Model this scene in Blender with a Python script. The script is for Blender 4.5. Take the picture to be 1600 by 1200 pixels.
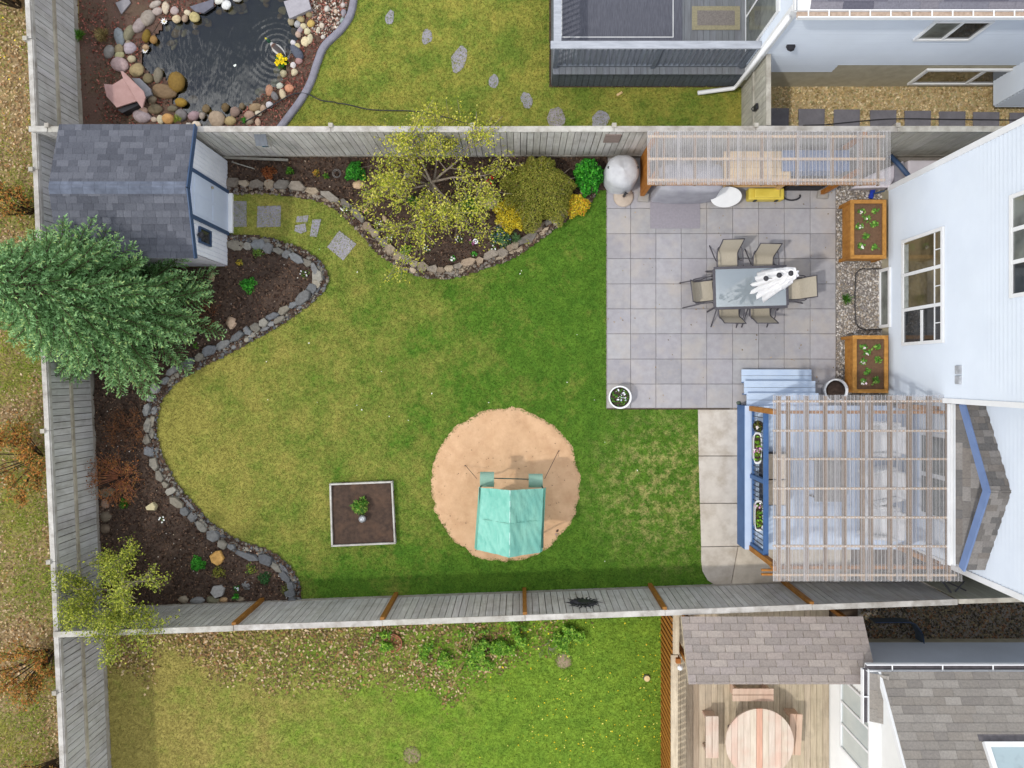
import bpy, bmesh, math, random
import numpy as np
from mathutils import Vector, Matrix, noise as mnoise

for o in list(bpy.data.objects):
    bpy.data.objects.remove(o)
SC = bpy.context.scene
COL = SC.collection

# ------------------------------------------------------------------ camera, sky, sun, exposure
CAM_H, FPX, CX, CY = 17.0, 1115.0, 812.0, 585.0       # drone height (m), focal length and nadir in photo pixels
cam = bpy.data.cameras.new('camera')
cam.sensor_width = 36.0
cam.lens = 36.0 * FPX / 1600.0
cam.shift_x = (800.0 - CX) / 1600.0
cam.shift_y = (CY - 600.0) / 1600.0
cam.clip_start, cam.clip_end = 0.1, 500.0
camo = bpy.data.objects.new('camera', cam)
camo.location = (0, 0, CAM_H)
COL.objects.link(camo)
SC.camera = camo

SUN_DIR = Vector((0.62, 0.27, -1.0)).normalized()      # the way the light travels
world = bpy.data.worlds.new('World')
SC.world = world
world.use_nodes = True
wn, wl = world.node_tree.nodes, world.node_tree.links
bg = wn['Background']
sky = wn.new('ShaderNodeTexSky')
sky.sky_type = 'NISHITA'
sky.sun_disc = False
sky.sun_elevation = math.asin(-SUN_DIR.z)
sky.sun_rotation = math.atan2(-SUN_DIR.x, -SUN_DIR.y)
sky.altitude = 600
sky.air_density, sky.dust_density, sky.ozone_density = 1.0, 2.5, 0.6
# thin broken cloud over the whole sky: soft white light from every side
wtc = wn.new('ShaderNodeTexCoord')
wnz = wn.new('ShaderNodeTexNoise'); wnz.noise_dimensions = '4D'; wnz.inputs['W'].default_value = 1.7; wnz.inputs['Scale'].default_value = 4.2; wnz.inputs['Detail'].default_value = 7; wnz.inputs['Roughness'].default_value = 0.55
wl.new(wtc.outputs['Generated'], wnz.inputs['Vector'])
wmr = wn.new('ShaderNodeMapRange'); wmr.inputs[1].default_value, wmr.inputs[2].default_value = 0.42, 0.56
wmr.inputs[3].default_value, wmr.inputs[4].default_value = 0.12, 1.0
wl.new(wnz.outputs['Fac'], wmr.inputs[0])
wmx = wn.new('ShaderNodeMix'); wmx.data_type = 'RGBA'
wmx.inputs['B'].default_value = (15.6, 15.6, 15.7, 1)
wl.new(wmr.outputs[0], wmx.inputs['Factor']); wl.new(sky.outputs[0], wmx.inputs['A'])
wl.new(wmx.outputs['Result'], bg.inputs['Color'])
bg.inputs['Strength'].default_value = 0.15

sun = bpy.data.lights.new('sun', 'SUN')
sun.energy = 2.0
sun.angle = math.radians(2.0)
sun.color = (1.0, 0.95, 0.87)
suno = bpy.data.objects.new('sun', sun)
suno.rotation_euler = SUN_DIR.to_track_quat('-Z', 'Y').to_euler()
suno.location = (-20, -9, 30)
COL.objects.link(suno)

vs = SC.view_settings
vs.view_transform = 'Standard'
vs.look = 'None'
vs.gamma = 1.0
vs.exposure = -0.34
vs.use_curve_mapping = False
SC.cycles.max_bounces = 8
SC.cycles.transparent_max_bounces = 16
SC.cycles.caustics_reflective = False
SC.cycles.caustics_refractive = False

# ------------------------------------------------------------------ helpers
R = random.Random(11)
NR = np.random.default_rng(5)
def P(px, py, z=0.0):
    "world point at height z that stands at this pixel of the photograph"
    k = (CAM_H - z) / FPX
    return Vector(((px - CX) * k, (CY - py) * k, z))
def XY(px, py, z=0.0):
    p = P(px, py, z)
    return (p.x, p.y)
def lin(r, g, b, k=1.0):
    f = lambda c: ((c / 255.0 + 0.055) / 1.055) ** 2.4 if c > 10 else c / 255.0 / 12.92
    return (f(r) * k, f(g) * k, f(b) * k, 1.0)

WORLD = {}
def tag(o, label=None, cat=None, group=None, kind=None):
    if label: o['label'] = label
    if cat: o['category'] = cat
    if group: o['group'] = group
    if kind: o['kind'] = kind
    return o
def thing(name, label, cat, loc=(0, 0, 0), rz=0.0, group=None):
    o = bpy.data.objects.new(name, None)
    o.empty_display_size = 0.2
    o.location = loc
    o.rotation_euler = (0, 0, rz)
    COL.objects.link(o)
    WORLD[o.name] = Vector(loc)
    return tag(o, label, cat, group)
def link(name, mesh, parent=None, loc=(0, 0, 0), rot=(0, 0, 0), scale=(1, 1, 1), color=None, world=True):
    o = bpy.data.objects.new(name, mesh)
    COL.objects.link(o)
    loc = Vector(loc)
    if parent is not None:
        o.parent = parent
        w0 = WORLD.get(parent.name, Vector((0, 0, 0)))
        WORLD[o.name] = loc.copy() if world else w0 + loc
        o.location = loc - w0 if world else loc
    else:
        WORLD[o.name] = loc.copy()
        o.location = loc
    o.rotation_euler = rot
    o.scale = scale
    if color is not None:
        o.color = color
    return o
def copy_thing(src, loc, rz, label=None, group=None):
    def cp(o, par):
        c = o.copy()
        COL.objects.link(c)
        c.parent = par
        for ch in [x for x in list(bpy.data.objects) if x.parent == o]:
            cp(ch, c)
        return c
    c = cp(src, None)
    c.location = loc
    c.rotation_euler = (0, 0, rz)
    WORLD[c.name] = Vector(loc)
    if label: c['label'] = label
    if group: c['group'] = group
    return c

def fast_mesh(name, V, F, mat=None, smooth=False, C=None):
    "V (n,3) array, F (m,k) array; C (n,3) per-vertex colour"
    V = np.asarray(V, dtype=np.float32); F = np.asarray(F, dtype=np.int32)
    me = bpy.data.meshes.new(name)
    k = F.shape[1]
    me.vertices.add(len(V)); me.vertices.foreach_set('co', V.ravel())
    me.loops.add(F.size); me.loops.foreach_set('vertex_index', F.ravel())
    me.polygons.add(len(F))
    me.polygons.foreach_set('loop_start', np.arange(0, F.size, k, dtype=np.int32))
    me.polygons.foreach_set('loop_total', np.full(len(F), k, dtype=np.int32))
    if smooth: me.polygons.foreach_set('use_smooth', np.ones(len(F), dtype=bool))
    me.update(calc_edges=True)
    if C is not None:
        a = me.color_attributes.new('Col', 'FLOAT_COLOR', 'POINT')
        C = np.asarray(C, dtype=np.float32)
        a.data.foreach_set('color', np.concatenate([C[:, :3], np.ones((len(C), 1), np.float32)], 1).ravel())
    if mat: me.materials.append(mat)
    return me

class MB:
    "collects simple shapes; build() makes ONE mesh object of them"
    def __init__(s): s.v, s.f, s.c = [], [], []
    def add(s, vs, fs, col=None):
        n = len(s.v)
        s.v += [tuple(v) for v in vs]
        s.f += [tuple(i + n for i in f) for f in fs]
        s.c += [col or (1, 1, 1)] * len(vs)
        return s
    def box(s, x0, x1, y0, y1, z0, z1, col=None):
        return s.add([(x0,y0,z0),(x1,y0,z0),(x1,y1,z0),(x0,y1,z0),(x0,y0,z1),(x1,y0,z1),(x1,y1,z1),(x0,y1,z1)],
                     [(0,3,2,1),(4,5,6,7),(0,1,5,4),(1,2,6,5),(2,3,7,6),(3,0,4,7)], col)
    def bar(s, p, q, w, h, up=(0, 0, 1), col=None):
        p, q, up = Vector(p), Vector(q), Vector(up)
        d = (q - p).normalized()
        if abs(d.dot(up)) > 0.98: up = Vector((1, 0, 0))
        a = d.cross(up).normalized() * w / 2
        b = a.cross(d).normalized() * h / 2
        vs = [p-a-b, p+a-b, p+a+b, p-a+b, q-a-b, q+a-b, q+a+b, q-a+b]
        return s.add(vs, [(0,3,2,1),(4,5,6,7),(0,1,5,4),(1,2,6,5),(2,3,7,6),(3,0,4,7)], col)
    def tube(s, pts, r, n=8, col=None, cap=True):
        pts = [Vector(p) for p in pts]
        rs = r if isinstance(r, (list, tuple)) else [r] * len(pts)
        vs, fs = [], []
        a = None
        for i, p in enumerate(pts):
            d = (pts[min(i+1, len(pts)-1)] - pts[max(i-1, 0)])
            d = d.normalized() if d.length > 1e-9 else Vector((0, 0, 1))
            if a is None:
                a = d.orthogonal().normalized()
            else:
                a = (a - d * a.dot(d))
                a = a.normalized() if a.length > 1e-6 else d.orthogonal().normalized()
            b = d.cross(a)
            for k in range(n):
                t = 2 * math.pi * k / n
                vs.append(p + (a * math.cos(t) + b * math.sin(t)) * rs[i])
        for i in range(len(pts) - 1):
            for k in range(n):
                fs.append((i*n+k, i*n+(k+1) % n, (i+1)*n+(k+1) % n, (i+1)*n+k))
        if cap:
            fs.append(tuple(range(n))[::-1]); m = (len(pts)-1)*n
            fs.append(tuple(m + k for k in range(n)))
        return s.add(vs, fs, col)
    def lathe(s, prof, n=24, c=(0, 0, 0), col=None, sx=1.0, sy=1.0):
        vs, fs = [], []
        for r, z in prof:
            for k in range(n):
                t = 2 * math.pi * k / n
                vs.append((c[0] + r*math.cos(t)*sx, c[1] + r*math.sin(t)*sy, c[2] + z))
        for i in range(len(prof) - 1):
            for k in range(n):
                fs.append((i*n+k, i*n+(k+1) % n, (i+1)*n+(k+1) % n, (i+1)*n+k))
        if prof[0][0] > 1e-5: fs.append(tuple(range(n))[::-1])
        if prof[-1][0] > 1e-5: fs.append(tuple((len(prof)-1)*n + k for k in range(n)))
        return s.add(vs, fs, col)
    def prism(s, pts, z0, z1, col=None):
        n = len(pts)
        ar = sum(pts[i][0]*pts[(i+1) % n][1] - pts[(i+1) % n][0]*pts[i][1] for i in range(n))
        if ar < 0: pts = pts[::-1]
        vs = [(x, y, z0) for x, y in pts] + [(x, y, z1) for x, y in pts]
        fs = [tuple(range(n))[::-1], tuple(range(n, 2*n))] + [(i, (i+1) % n, n+(i+1) % n, n+i) for i in range(n)]
        return s.add(vs, fs, col)
    def slab(s, pts, t, nrm=None):
        "plate of thickness t under a planar 3-D polygon"
        pts = [Vector(p) for p in pts]
        n = len(pts)
        nm = Vector(nrm) if nrm else (pts[1]-pts[0]).cross(pts[2]-pts[0]).normalized()
        if nm.z < 0 and not nrm:
            pts = pts[::-1]; nm = -nm
        vs = pts + [p - nm*t for p in pts]
        return s.add(vs, [tuple(range(n)), tuple(range(n, 2*n))[::-1]] + [((i+1) % n, i, n+i, n+(i+1) % n) for i in range(n)])
    def mesh(s, name, mat=None, smooth=False, origin=(0, 0, 0), color=False):
        me = bpy.data.meshes.new(name)
        ox, oy, oz = origin
        me.from_pydata([(x-ox, y-oy, z-oz) for x, y, z in s.v], [], s.f)
        if color:
            a = me.color_attributes.new('Col', 'FLOAT_COLOR', 'POINT')
            a.data.foreach_set('color', [q for c in s.c for q in (c[0], c[1], c[2], 1.0)])
        if mat: me.materials.append(mat)
        if smooth:
            me.polygons.foreach_set('use_smooth', [True]*len(me.polygons))
        me.update()
        return me
    def build(s, name, mat, parent=None, smooth=False, local=False, bevel=0, color=None, vcol=False):
        if local:
            o = link(name, s.mesh(name, mat, smooth, color=vcol), parent, world=False, color=color)
        else:
            if parent is not None:
                w = WORLD[parent.name]
            else:
                xs = np.array(s.v); lo, hi = xs.min(0), xs.max(0)
                w = Vector(((lo[0]+hi[0])/2, (lo[1]+hi[1])/2, lo[2]))
            o = link(name, s.mesh(name, mat, smooth, origin=w, color=vcol), parent, loc=w, color=color)
        if bevel:
            m = o.modifiers.new('bevel', 'BEVEL'); m.width = bevel; m.segments = 2; m.limit_method = 'ANGLE'
        if smooth == 'auto':
            pass
        return o

def inside(pts, poly):
    "mask of (n,2) points inside a polygon"
    x, y = pts[:, 0], pts[:, 1]
    m = np.zeros(len(pts), bool)
    n = len(poly)
    for i in range(n):
        x1, y1 = poly[i]; x2, y2 = poly[(i+1) % n]
        if y1 == y2: continue
        c = ((y1 > y) != (y2 > y)) & (x < (x2-x1)*(y-y1)/(y2-y1) + x1)
        m ^= c
    return m
def px_poly(pts, z=0.0):
    return [XY(x, y, z) for x, y in pts]
def smooth_path(pts, step=0.05):
    "Catmull-Rom through 2-D points, resampled evenly"
    pts = [np.array(p, float) for p in pts]
    q = [2*pts[0]-pts[1]] + pts + [2*pts[-1]-pts[-2]]
    out = []
    for i in range(1, len(q)-2):
        for t in np.linspace(0, 1, 16, endpoint=False):
            a, b, c, d = q[i-1], q[i], q[i+1], q[i+2]
            out.append(0.5*((2*b)+(c-a)*t+(2*a-5*b+4*c-d)*t*t+(3*b-a-3*c+d)*t**3))
    out.append(pts[-1])
    out = np.array(out)
    s = np.concatenate([[0], np.cumsum(np.linalg.norm(np.diff(out, axis=0), axis=1))])
    n = max(2, int(s[-1]/step))
    u = np.linspace(0, s[-1], n)
    return np.stack([np.interp(u, s, out[:, 0]), np.interp(u, s, out[:, 1])], 1)

# ------------------------------------------------------------------ materials
MATS = {}
def nodes(name):
    m = bpy.data.materials.new(name)
    m.use_nodes = True
    n = m.node_tree.nodes; l = m.node_tree.links
    return m, n, l, n['Principled BSDF']
def mixc(n, l, a, b, fac, mode='MIX'):
    x = n.new('ShaderNodeMix'); x.data_type = 'RGBA'; x.blend_type = mode
    for sock, val in ((x.inputs['Factor'], fac), (x.inputs['A'], a), (x.inputs['B'], b)):
        if hasattr(val, 'links'): l.new(val, sock)
        else: sock.default_value = val
    return x.outputs['Result']
def rng(n, l, v, a, b, c, d):
    x = n.new('ShaderNodeMapRange')
    x.inputs[1].default_value, x.inputs[2].default_value, x.inputs[3].default_value, x.inputs[4].default_value = a, b, c, d
    l.new(v, x.inputs[0])
    return x.outputs[0]
def math_(n, l, op, a, b):
    x = n.new('ShaderNodeMath'); x.operation = op
    for sock, val in ((x.inputs[0], a), (x.inputs[1], b)):
        if hasattr(val, 'links'): l.new(val, sock)
        else: sock.default_value = val
    return x.outputs[0]
def pos(n, l, stretch=None, local=False):
    if local:
        out = n.new('ShaderNodeTexCoord').outputs['Object']
    else:
        out = n.new('ShaderNodeNewGeometry').outputs['Position']
    if stretch:
        mp = n.new('ShaderNodeMapping'); mp.inputs['Scale'].default_value = stretch
        l.new(out, mp.inputs['Vector']); out = mp.outputs[0]
    return out
def noi(n, l, vec, scale, detail=5, rough=0.6):
    x = n.new('ShaderNodeTexNoise'); x.inputs['Scale'].default_value = scale
    x.inputs['Detail'].default_value = detail; x.inputs['Roughness'].default_value = rough
    l.new(vec, x.inputs['Vector'])
    return x.outputs['Fac']
def bumpn(n, l, h, strength, dist, bsdf):
    b = n.new('ShaderNodeBump'); b.inputs['Strength'].default_value = strength; b.inputs['Distance'].default_value = dist
    l.new(h, b.inputs['Height']); l.new(b.outputs[0], bsdf.inputs['Normal'])
def M(name, col, col2=None, rough=0.75, scale=9, stretch=None, var=0.22, bump=0.0, bscale=80, ocol=False, orand=0.0,
      vcol=False, spec=0.3, metal=0.0, stain=None, stain_scale=1.2, stain_amt=0.5, island=0.0, coat=0.0):
    if name in MATS: return MATS[name]
    m, n, l, b = nodes(name)
    c2 = col2 or tuple(max(0, min(1, x*(1-2*var))) for x in col[:3]) + (1,)
    p = pos(n, l, stretch)
    f = rng(n, l, noi(n, l, p, scale), 0.3, 0.7, 0, 1)
    c = mixc(n, l, col, c2, f)
    if ocol:
        oi = n.new('ShaderNodeObjectInfo'); c = mixc(n, l, c, oi.outputs['Color'], 1.0, 'MULTIPLY')
    if vcol:
        at = n.new('ShaderNodeVertexColor'); at.layer_name = 'Col'; c = mixc(n, l, c, at.outputs['Color'], 1.0, 'MULTIPLY')
    if orand:
        oi = n.new('ShaderNodeObjectInfo')
        v = rng(n, l, oi.outputs['Random'], 0, 1, 1-orand, 1+orand)
        c = mixc(n, l, c, v, 1.0, 'MULTIPLY')
    if island:
        g = n.new('ShaderNodeNewGeometry')
        v = rng(n, l, g.outputs['Random Per Island'], 0, 1, 1-island, 1+island)
        c = mixc(n, l, c, v, 1.0, 'MULTIPLY')
    if stain:
        p2 = pos(n, l)
        f2 = rng(n, l, noi(n, l, p2, stain_scale, 7, 0.65), 0.48, 0.72, 0, stain_amt)
        c = mixc(n, l, c, stain, f2)
    l.new(c, b.inputs['Base Color'])
    b.inputs['Roughness'].default_value = rough
    b.inputs['Specular IOR Level'].default_value = spec
    b.inputs['Metallic'].default_value = metal
    b.inputs['Coat Weight'].default_value = coat
    if bump:
        bumpn(n, l, noi(n, l, pos(n, l, stretch), bscale, 4, 0.7), bump, 0.02, b)
    MATS[name] = m
    return m
def leaf_mat(name, trans=0.35, rough=0.55):
    m, n, l, b = nodes(name)
    at = n.new('ShaderNodeVertexColor'); at.layer_name = 'Col'
    g = n.new('ShaderNodeNewGeometry')
    v = rng(n, l, g.outputs['Random Per Island'], 0, 1, 0.72, 1.28)
    c = mixc(n, l, at.outputs['Color'], v, 1.0, 'MULTIPLY')
    l.new(c, b.inputs['Base Color'])
    b.inputs['Roughness'].default_value = rough
    b.inputs['Specular IOR Level'].default_value = 0.25
    t = n.new('ShaderNodeBsdfTranslucent'); l.new(c, t.inputs['Color'])
    mx = n.new('ShaderNodeMixShader'); mx.inputs[0].default_value = trans
    l.new(b.outputs[0], mx.inputs[1]); l.new(t.outputs[0], mx.inputs[2])
    l.new(mx.outputs[0], n['Material Output'].inputs['Surface'])
    MATS[name] = m
    return m
def grass_mat(name, green, green2, dry, dry_lo, dry_hi, xgrad=None, straw=None, straw_c=None):
    "mottled turf: two greens and dry straw, drier along x when xgrad=(x0,x1)"
    m, n, l, b = nodes(name)
    p = pos(n, l)
    a = rng(n, l, noi(n, l, p, 3.2, 4), 0.35, 0.68, 0, 1)
    c = mixc(n, l, green, green2, a)
    f = noi(n, l, p, 1.1, 6, 0.62)
    f = math_(n, l, 'MULTIPLY_ADD', f, 0.62); f.node.inputs[2].default_value = 0.06
    n2 = noi(n, l, p, 7.0, 5, 0.7)
    f = math_(n, l, 'ADD', f, math_(n, l, 'MULTIPLY', n2, 0.35))
    if xgrad:
        sx = n.new('ShaderNodeSeparateXYZ'); l.new(p, sx.inputs[0])
        gx = rng(n, l, sx.outputs[0], xgrad[0], xgrad[1], xgrad[2], xgrad[3])
        f = math_(n, l, 'ADD', f, gx)
        gy = rng(n, l, sx.outputs[1], -4.9, -3.6, -0.12, 0.0)
        f = math_(n, l, 'ADD', f, gy)
    f = rng(n, l, f, dry_lo, dry_hi, 0, 1)
    c = mixc(n, l, c, dry, f)
    if straw:
        (sxp, syp, rad) = straw
        vm = n.new('ShaderNodeVectorMath'); vm.operation = 'DISTANCE'; l.new(p, vm.inputs[0]); vm.inputs[1].default_value = (sxp, syp, 0)
        mk = rng(n, l, vm.outputs['Value'], rad*0.35, rad, 1, 0)
        fl = rng(n, l, noi(n, l, p, 4.2, 7, 0.8), 0.47, 0.72, 0, 0.85)
        c = mixc(n, l, c, straw_c, math_(n, l, 'MULTIPLY', mk, fl))
    g = n.new('ShaderNodeNewGeometry')
    v = rng(n, l, g.outputs['Random Per Island'], 0, 1, 0.6, 1.42)
    c = mixc(n, l, c, v, 1.0, 'MULTIPLY')
    fine = rng(n, l, noi(n, l, p, 38, 4, 0.75), 0.3, 0.7, 0.74, 1.26)
    c = mixc(n, l, c, fine, 1.0, 'MULTIPLY')
    l.new(c, b.inputs['Base Color'])
    b.inputs['Roughness'].default_value = 0.85
    b.inputs['Specular IOR Level'].default_value = 0.12
    MATS[name] = m
    return m
# ------------------------------------------------------------------ palette
m_soil = M('soil', lin(92, 76, 62), lin(60, 47, 38), scale=5, bump=0.6, bscale=45, stain=lin(45, 36, 30), stain_scale=1.5)
m_mulch = M('dark mulch', lin(84, 68, 58), lin(50, 39, 33), scale=14, bump=0.9, bscale=60, stain=lin(96, 78, 66), stain_scale=0.9, stain_amt=0.6)
m_redmulch = M('red bark mulch', lin(112, 86, 76), lin(82, 66, 56), scale=26, bump=0.9, bscale=70, stain=lin(92, 84, 62), stain_scale=0.9, stain_amt=0.8)
m_verge = M('dry verge', lin(168, 144, 106), lin(122, 106, 72), scale=9, bump=0.7, bscale=50, stain=lin(140, 142, 62), stain_scale=0.8, stain_amt=0.9)
m_litterg = M('leafy ground', lin(142, 120, 84), lin(98, 86, 52), scale=12, bump=0.7, bscale=60, stain=lin(112, 122, 48), stain_scale=0.9, stain_amt=0.9)
m_sand = M('sand', lin(211, 175, 140), lin(194, 157, 122), scale=3, bump=0.45, bscale=30, var=0.05, rough=0.95, stain=lin(178, 138, 104), stain_scale=3.5, stain_amt=0.5)
m_paver = M('concrete paver', lin(168, 167, 172), lin(154, 153, 158), scale=7, bump=0.25, bscale=140, ocol=True, stain=lin(178, 170, 162), stain_scale=1.3, stain_amt=0.8, rough=0.85)
m_joint = M('joint sand', lin(142, 136, 130), lin(118, 112, 106), scale=20, bump=0.4)
m_conc = M('concrete', lin(205, 198, 188), lin(186, 178, 168), scale=4, bump=0.25, bscale=120, ocol=True, stain=lin(160, 146, 126), stain_scale=2.0, stain_amt=0.55, rough=0.85)
m_stone = M('stone', (1, 1, 1, 1), (0.66, 0.64, 0.62, 1), scale=16, bump=0.45, bscale=40, ocol=True, rough=0.7)
m_stonev = M('stone rubble', (1, 1, 1, 1), (0.62, 0.6, 0.58, 1), scale=16, bump=0.45, bscale=40, vcol=True, rough=0.75)
m_wood = M('weathered fence wood', lin(204, 202, 197), lin(176, 173, 168), scale=5, stretch=(4, 4, 0.35), bump=0.3, bscale=30, ocol=True, rough=0.85, stain=lin(140, 136, 128), stain_scale=2.2, stain_amt=0.6)
m_trim = M('fence cap wood', lin(196, 194, 189), lin(160, 156, 149), scale=3, bump=0.3, bscale=40, ocol=True, rough=0.85, stain=lin(120, 112, 102), stain_scale=4, stain_amt=0.7)
m_cedar = M('stained cedar', lin(186, 134, 66), lin(152, 104, 46), scale=6, stretch=(2, 2, 1), bump=0.25, bscale=40, ocol=True, rough=0.65)
m_shin = M('asphalt shingle', (1, 1, 1, 1), (0.74, 0.74, 0.76, 1), scale=28, bump=0.5, bscale=160, ocol=True, rough=0.92, spec=0.15)
m_shinv = M('asphalt shingle field', (1, 1, 1, 1), (0.74, 0.74, 0.76, 1), scale=28, bump=0.5, bscale=160, vcol=True, rough=0.92, spec=0.15)
m_siding = M('white lap siding', lin(210, 219, 230), lin(203, 212, 224), scale=1.2, rough=0.5, var=0.03, stain=lin(200, 208, 216), stain_scale=0.7, stain_amt=0.3)
m_siding2 = M('grey lap siding', lin(196, 204, 216), lin(186, 194, 206), scale=1.2, rough=0.5, var=0.03)
m_white = M('white paint', lin(236, 238, 240), lin(226, 228, 230), scale=3, rough=0.45, ocol=True, var=0.03)
m_parge = M('parged foundation', lin(196, 190, 168), lin(176, 168, 146), scale=5, bump=0.4, bscale=50, rough=0.9)
m_navy = M('navy paint', lin(62, 84, 116), lin(52, 72, 102), scale=5, rough=0.5)
m_bluep = M('blue painted wood', lin(72, 106, 154), lin(62, 94, 140), scale=4, rough=0.55, ocol=True)
m_lblue = M('pale blue painted board', lin(192, 208, 230), lin(180, 198, 224), scale=3, rough=0.6, ocol=True, var=0.04)
m_black = M('black metal', lin(52, 52, 58), lin(42, 42, 46), scale=10, rough=0.45)
m_dgrey = M('dark grey deck boards', lin(112, 118, 126), lin(96, 100, 106), scale=5, stretch=(3, 0.4, 3), bump=0.3, bscale=40, ocol=True, rough=0.85)
m_deckw = M('weathered deck boards', lin(206, 192, 168), lin(172, 158, 136), scale=5, stretch=(4, 0.3, 4), bump=0.3, bscale=40, ocol=True, rough=0.85, stain=lin(140, 128, 112), stain_scale=2.5, stain_amt=0.5)
m_slate = M('grey slate', lin(152, 150, 158), lin(134, 132, 140), scale=7, bump=0.35, bscale=70, rough=0.85, ocol=True)
m_kerb = M('poured kerb', lin(138, 138, 150), lin(122, 120, 132), scale=8, bump=0.3, rough=0.85)
m_leaf = leaf_mat('leaves')
m_needle = leaf_mat('needles', 0.15, 0.6)
m_petal = leaf_mat('petals', 0.25, 0.6)
m_bark = M('grey bark', lin(150, 138, 126), lin(108, 98, 88), scale=12, bump=0.5, bscale=40, rough=0.9)
m_barkd = M('dark bark', lin(92, 76, 60), lin(62, 52, 42), scale=12, bump=0.5, bscale=40, rough=0.9)
m_redtwig = M('reddish twigs', lin(178, 116, 88), lin(140, 92, 60), scale=8, rough=0.8)
def glass(name, col, rough=0.05, spec=0.8):
    m, n, l, b = nodes(name)
    p = pos(n, l)
    c = mixc(n, l, col, tuple(x*0.45 for x in col[:3]) + (1,), rng(n, l, noi(n, l, p, 1.6, 3), 0.4, 0.62, 0, 1))
    l.new(c, b.inputs['Base Color']); b.inputs['Roughness'].default_value = rough
    b.inputs['Specular IOR Level'].default_value = spec
    MATS[name] = m
    return m
m_pane = glass('window glass', lin(112, 102, 76))
m_pane2 = glass('grey window glass', lin(120, 126, 122))
m_paned = glass('dark window glass', lin(58, 62, 66))

g_main = grass_mat('lawn turf', lin(88, 122, 40), lin(70, 107, 33), lin(147, 142, 72), 0.57, 0.86, (-8.5, 2.0, 0.32, -0.04),
                   (3.55, -2.7, 2.4), lin(206, 184, 128))
g_north = grass_mat('north lawn turf', lin(112, 130, 52), lin(94, 114, 44), lin(160, 150, 72), 0.46, 0.72)
g_south = grass_mat('south weedy turf', lin(124, 152, 52), lin(104, 136, 46), lin(154, 144, 80), 0.48, 0.80, (-9.0, 1.5, 0.40, -0.08))
g_verge = grass_mat('verge turf', lin(138, 152, 52), lin(112, 134, 48), lin(176, 158, 88), 0.5, 0.75)

def sheet(name, poly, z, mat, kind='structure', label=None, cat=None):
    b = MB(); b.add([(x, y, z) for x, y in poly], [tuple(range(len(poly)))])
    ar = sum(poly[i][0]*poly[(i+1) % len(poly)][1] - poly[(i+1) % len(poly)][0]*poly[i][1] for i in range(len(poly)))
    if ar < 0: b.f = [b.f[0][::-1]]
    o = b.build(name, mat)
    return tag(o, label, cat, kind=kind)
def fbm(x, y, s, o=4):
    v, a = 0.0, 1.0
    for i in range(o):
        v += a * mnoise.noise(Vector((x*s, y*s, 7.3*i))); a *= 0.5; s *= 2.1
    return v
def bumpy(name, poly, z, amp, mat, cell=0.07, scale=3.0, dome=0.0, skip=None):
    "uneven earth surface inside a polygon"
    pl = np.array(poly); lo, hi = pl.min(0), pl.max(0)
    nx, ny = int((hi[0]-lo[0])/cell)+2, int((hi[1]-lo[1])/cell)+2
    gx, gy = lo[0]+np.arange(nx)*cell, lo[1]+np.arange(ny)*cell
    cxs, cys = np.meshgrid(gx[:-1]+cell/2, gy[:-1]+cell/2, indexing='ij')
    cc = np.stack([cxs.ravel(), cys.ravel()], 1)
    keep = inside(cc, poly)
    if skip is not None: keep &= ~inside(cc, skip)
    ii, jj = np.unravel_index(np.nonzero(keep)[0], cxs.shape)
    idx = lambda i, j: i*ny + j
    F = np.stack([idx(ii, jj), idx(ii+1, jj), idx(ii+1, jj+1), idx(ii, jj+1)], 1)
    used, inv = np.unique(F, return_inverse=True)
    ui, uj = used // ny, used % ny
    V = np.stack([gx[ui], gy[uj], np.full(len(used), z)], 1)
    V[:, 2] += np.array([amp*fbm(a, b, scale) for a, b in V[:, :2]])
    me = fast_mesh(name, V, inv.reshape(-1, 4), mat, True)
    o = link(name, me)
    return tag(o, kind='structure')
def scatter(poly, n, holes=(), prob=None):
    pl = np.array(poly); lo, hi = pl.min(0), pl.max(0)
    pts = lo + NR.random((n, 2))*(hi-lo)
    k = inside(pts, poly)
    for h in holes: k &= ~inside(pts, h)
    pts = pts[k]
    if prob is not None:
        q = np.array([prob(x, y) for x, y in pts]); pts = pts[NR.random(len(pts)) < q]
    return pts
def area(poly):
    return abs(sum(poly[i][0]*poly[(i+1) % len(poly)][1] - poly[(i+1) % len(poly)][0]*poly[i][1] for i in range(len(poly))))/2
def blades(name, pts, z, ln, wd, mat, label, tall=0.7, C=None):
    "one tapering bent blade at every point"
    n = len(pts)
    a = NR.random(n)*2*np.pi; L = ln*(0.6+0.8*NR.random(n)); up = tall*(0.5+NR.random(n)); 
    dx, dy = np.cos(a), np.sin(a); px_, py_ = -dy, dx
    w = wd*(0.6+0.8*NR.random(n))
    b = np.stack([pts[:, 0], pts[:, 1], np.full(n, z)], 1)
    s = np.stack([px_*w/2, py_*w/2, np.zeros(n)], 1)
    mid = b + np.stack([dx*L*0.4, dy*L*0.4, L*up*0.8], 1)
    tip = b + np.stack([dx*L, dy*L, L*up], 1)
    V = np.stack([b-s, b+s, mid+s*0.8, mid-s*0.8, tip], 1).reshape(-1, 3)
    i0 = np.arange(n)*5
    F = np.concatenate([np.stack([i0, i0+1, i0+2], 1), np.stack([i0, i0+2, i0+3], 1), np.stack([i0+3, i0+2, i0+4], 1)])
    Cv = None if C is None else np.repeat(C, 5, axis=0)
    o = link(name, fast_mesh(name, V, F, mat, False, Cv))
    return tag(o, label, 'grass', kind='stuff')
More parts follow.
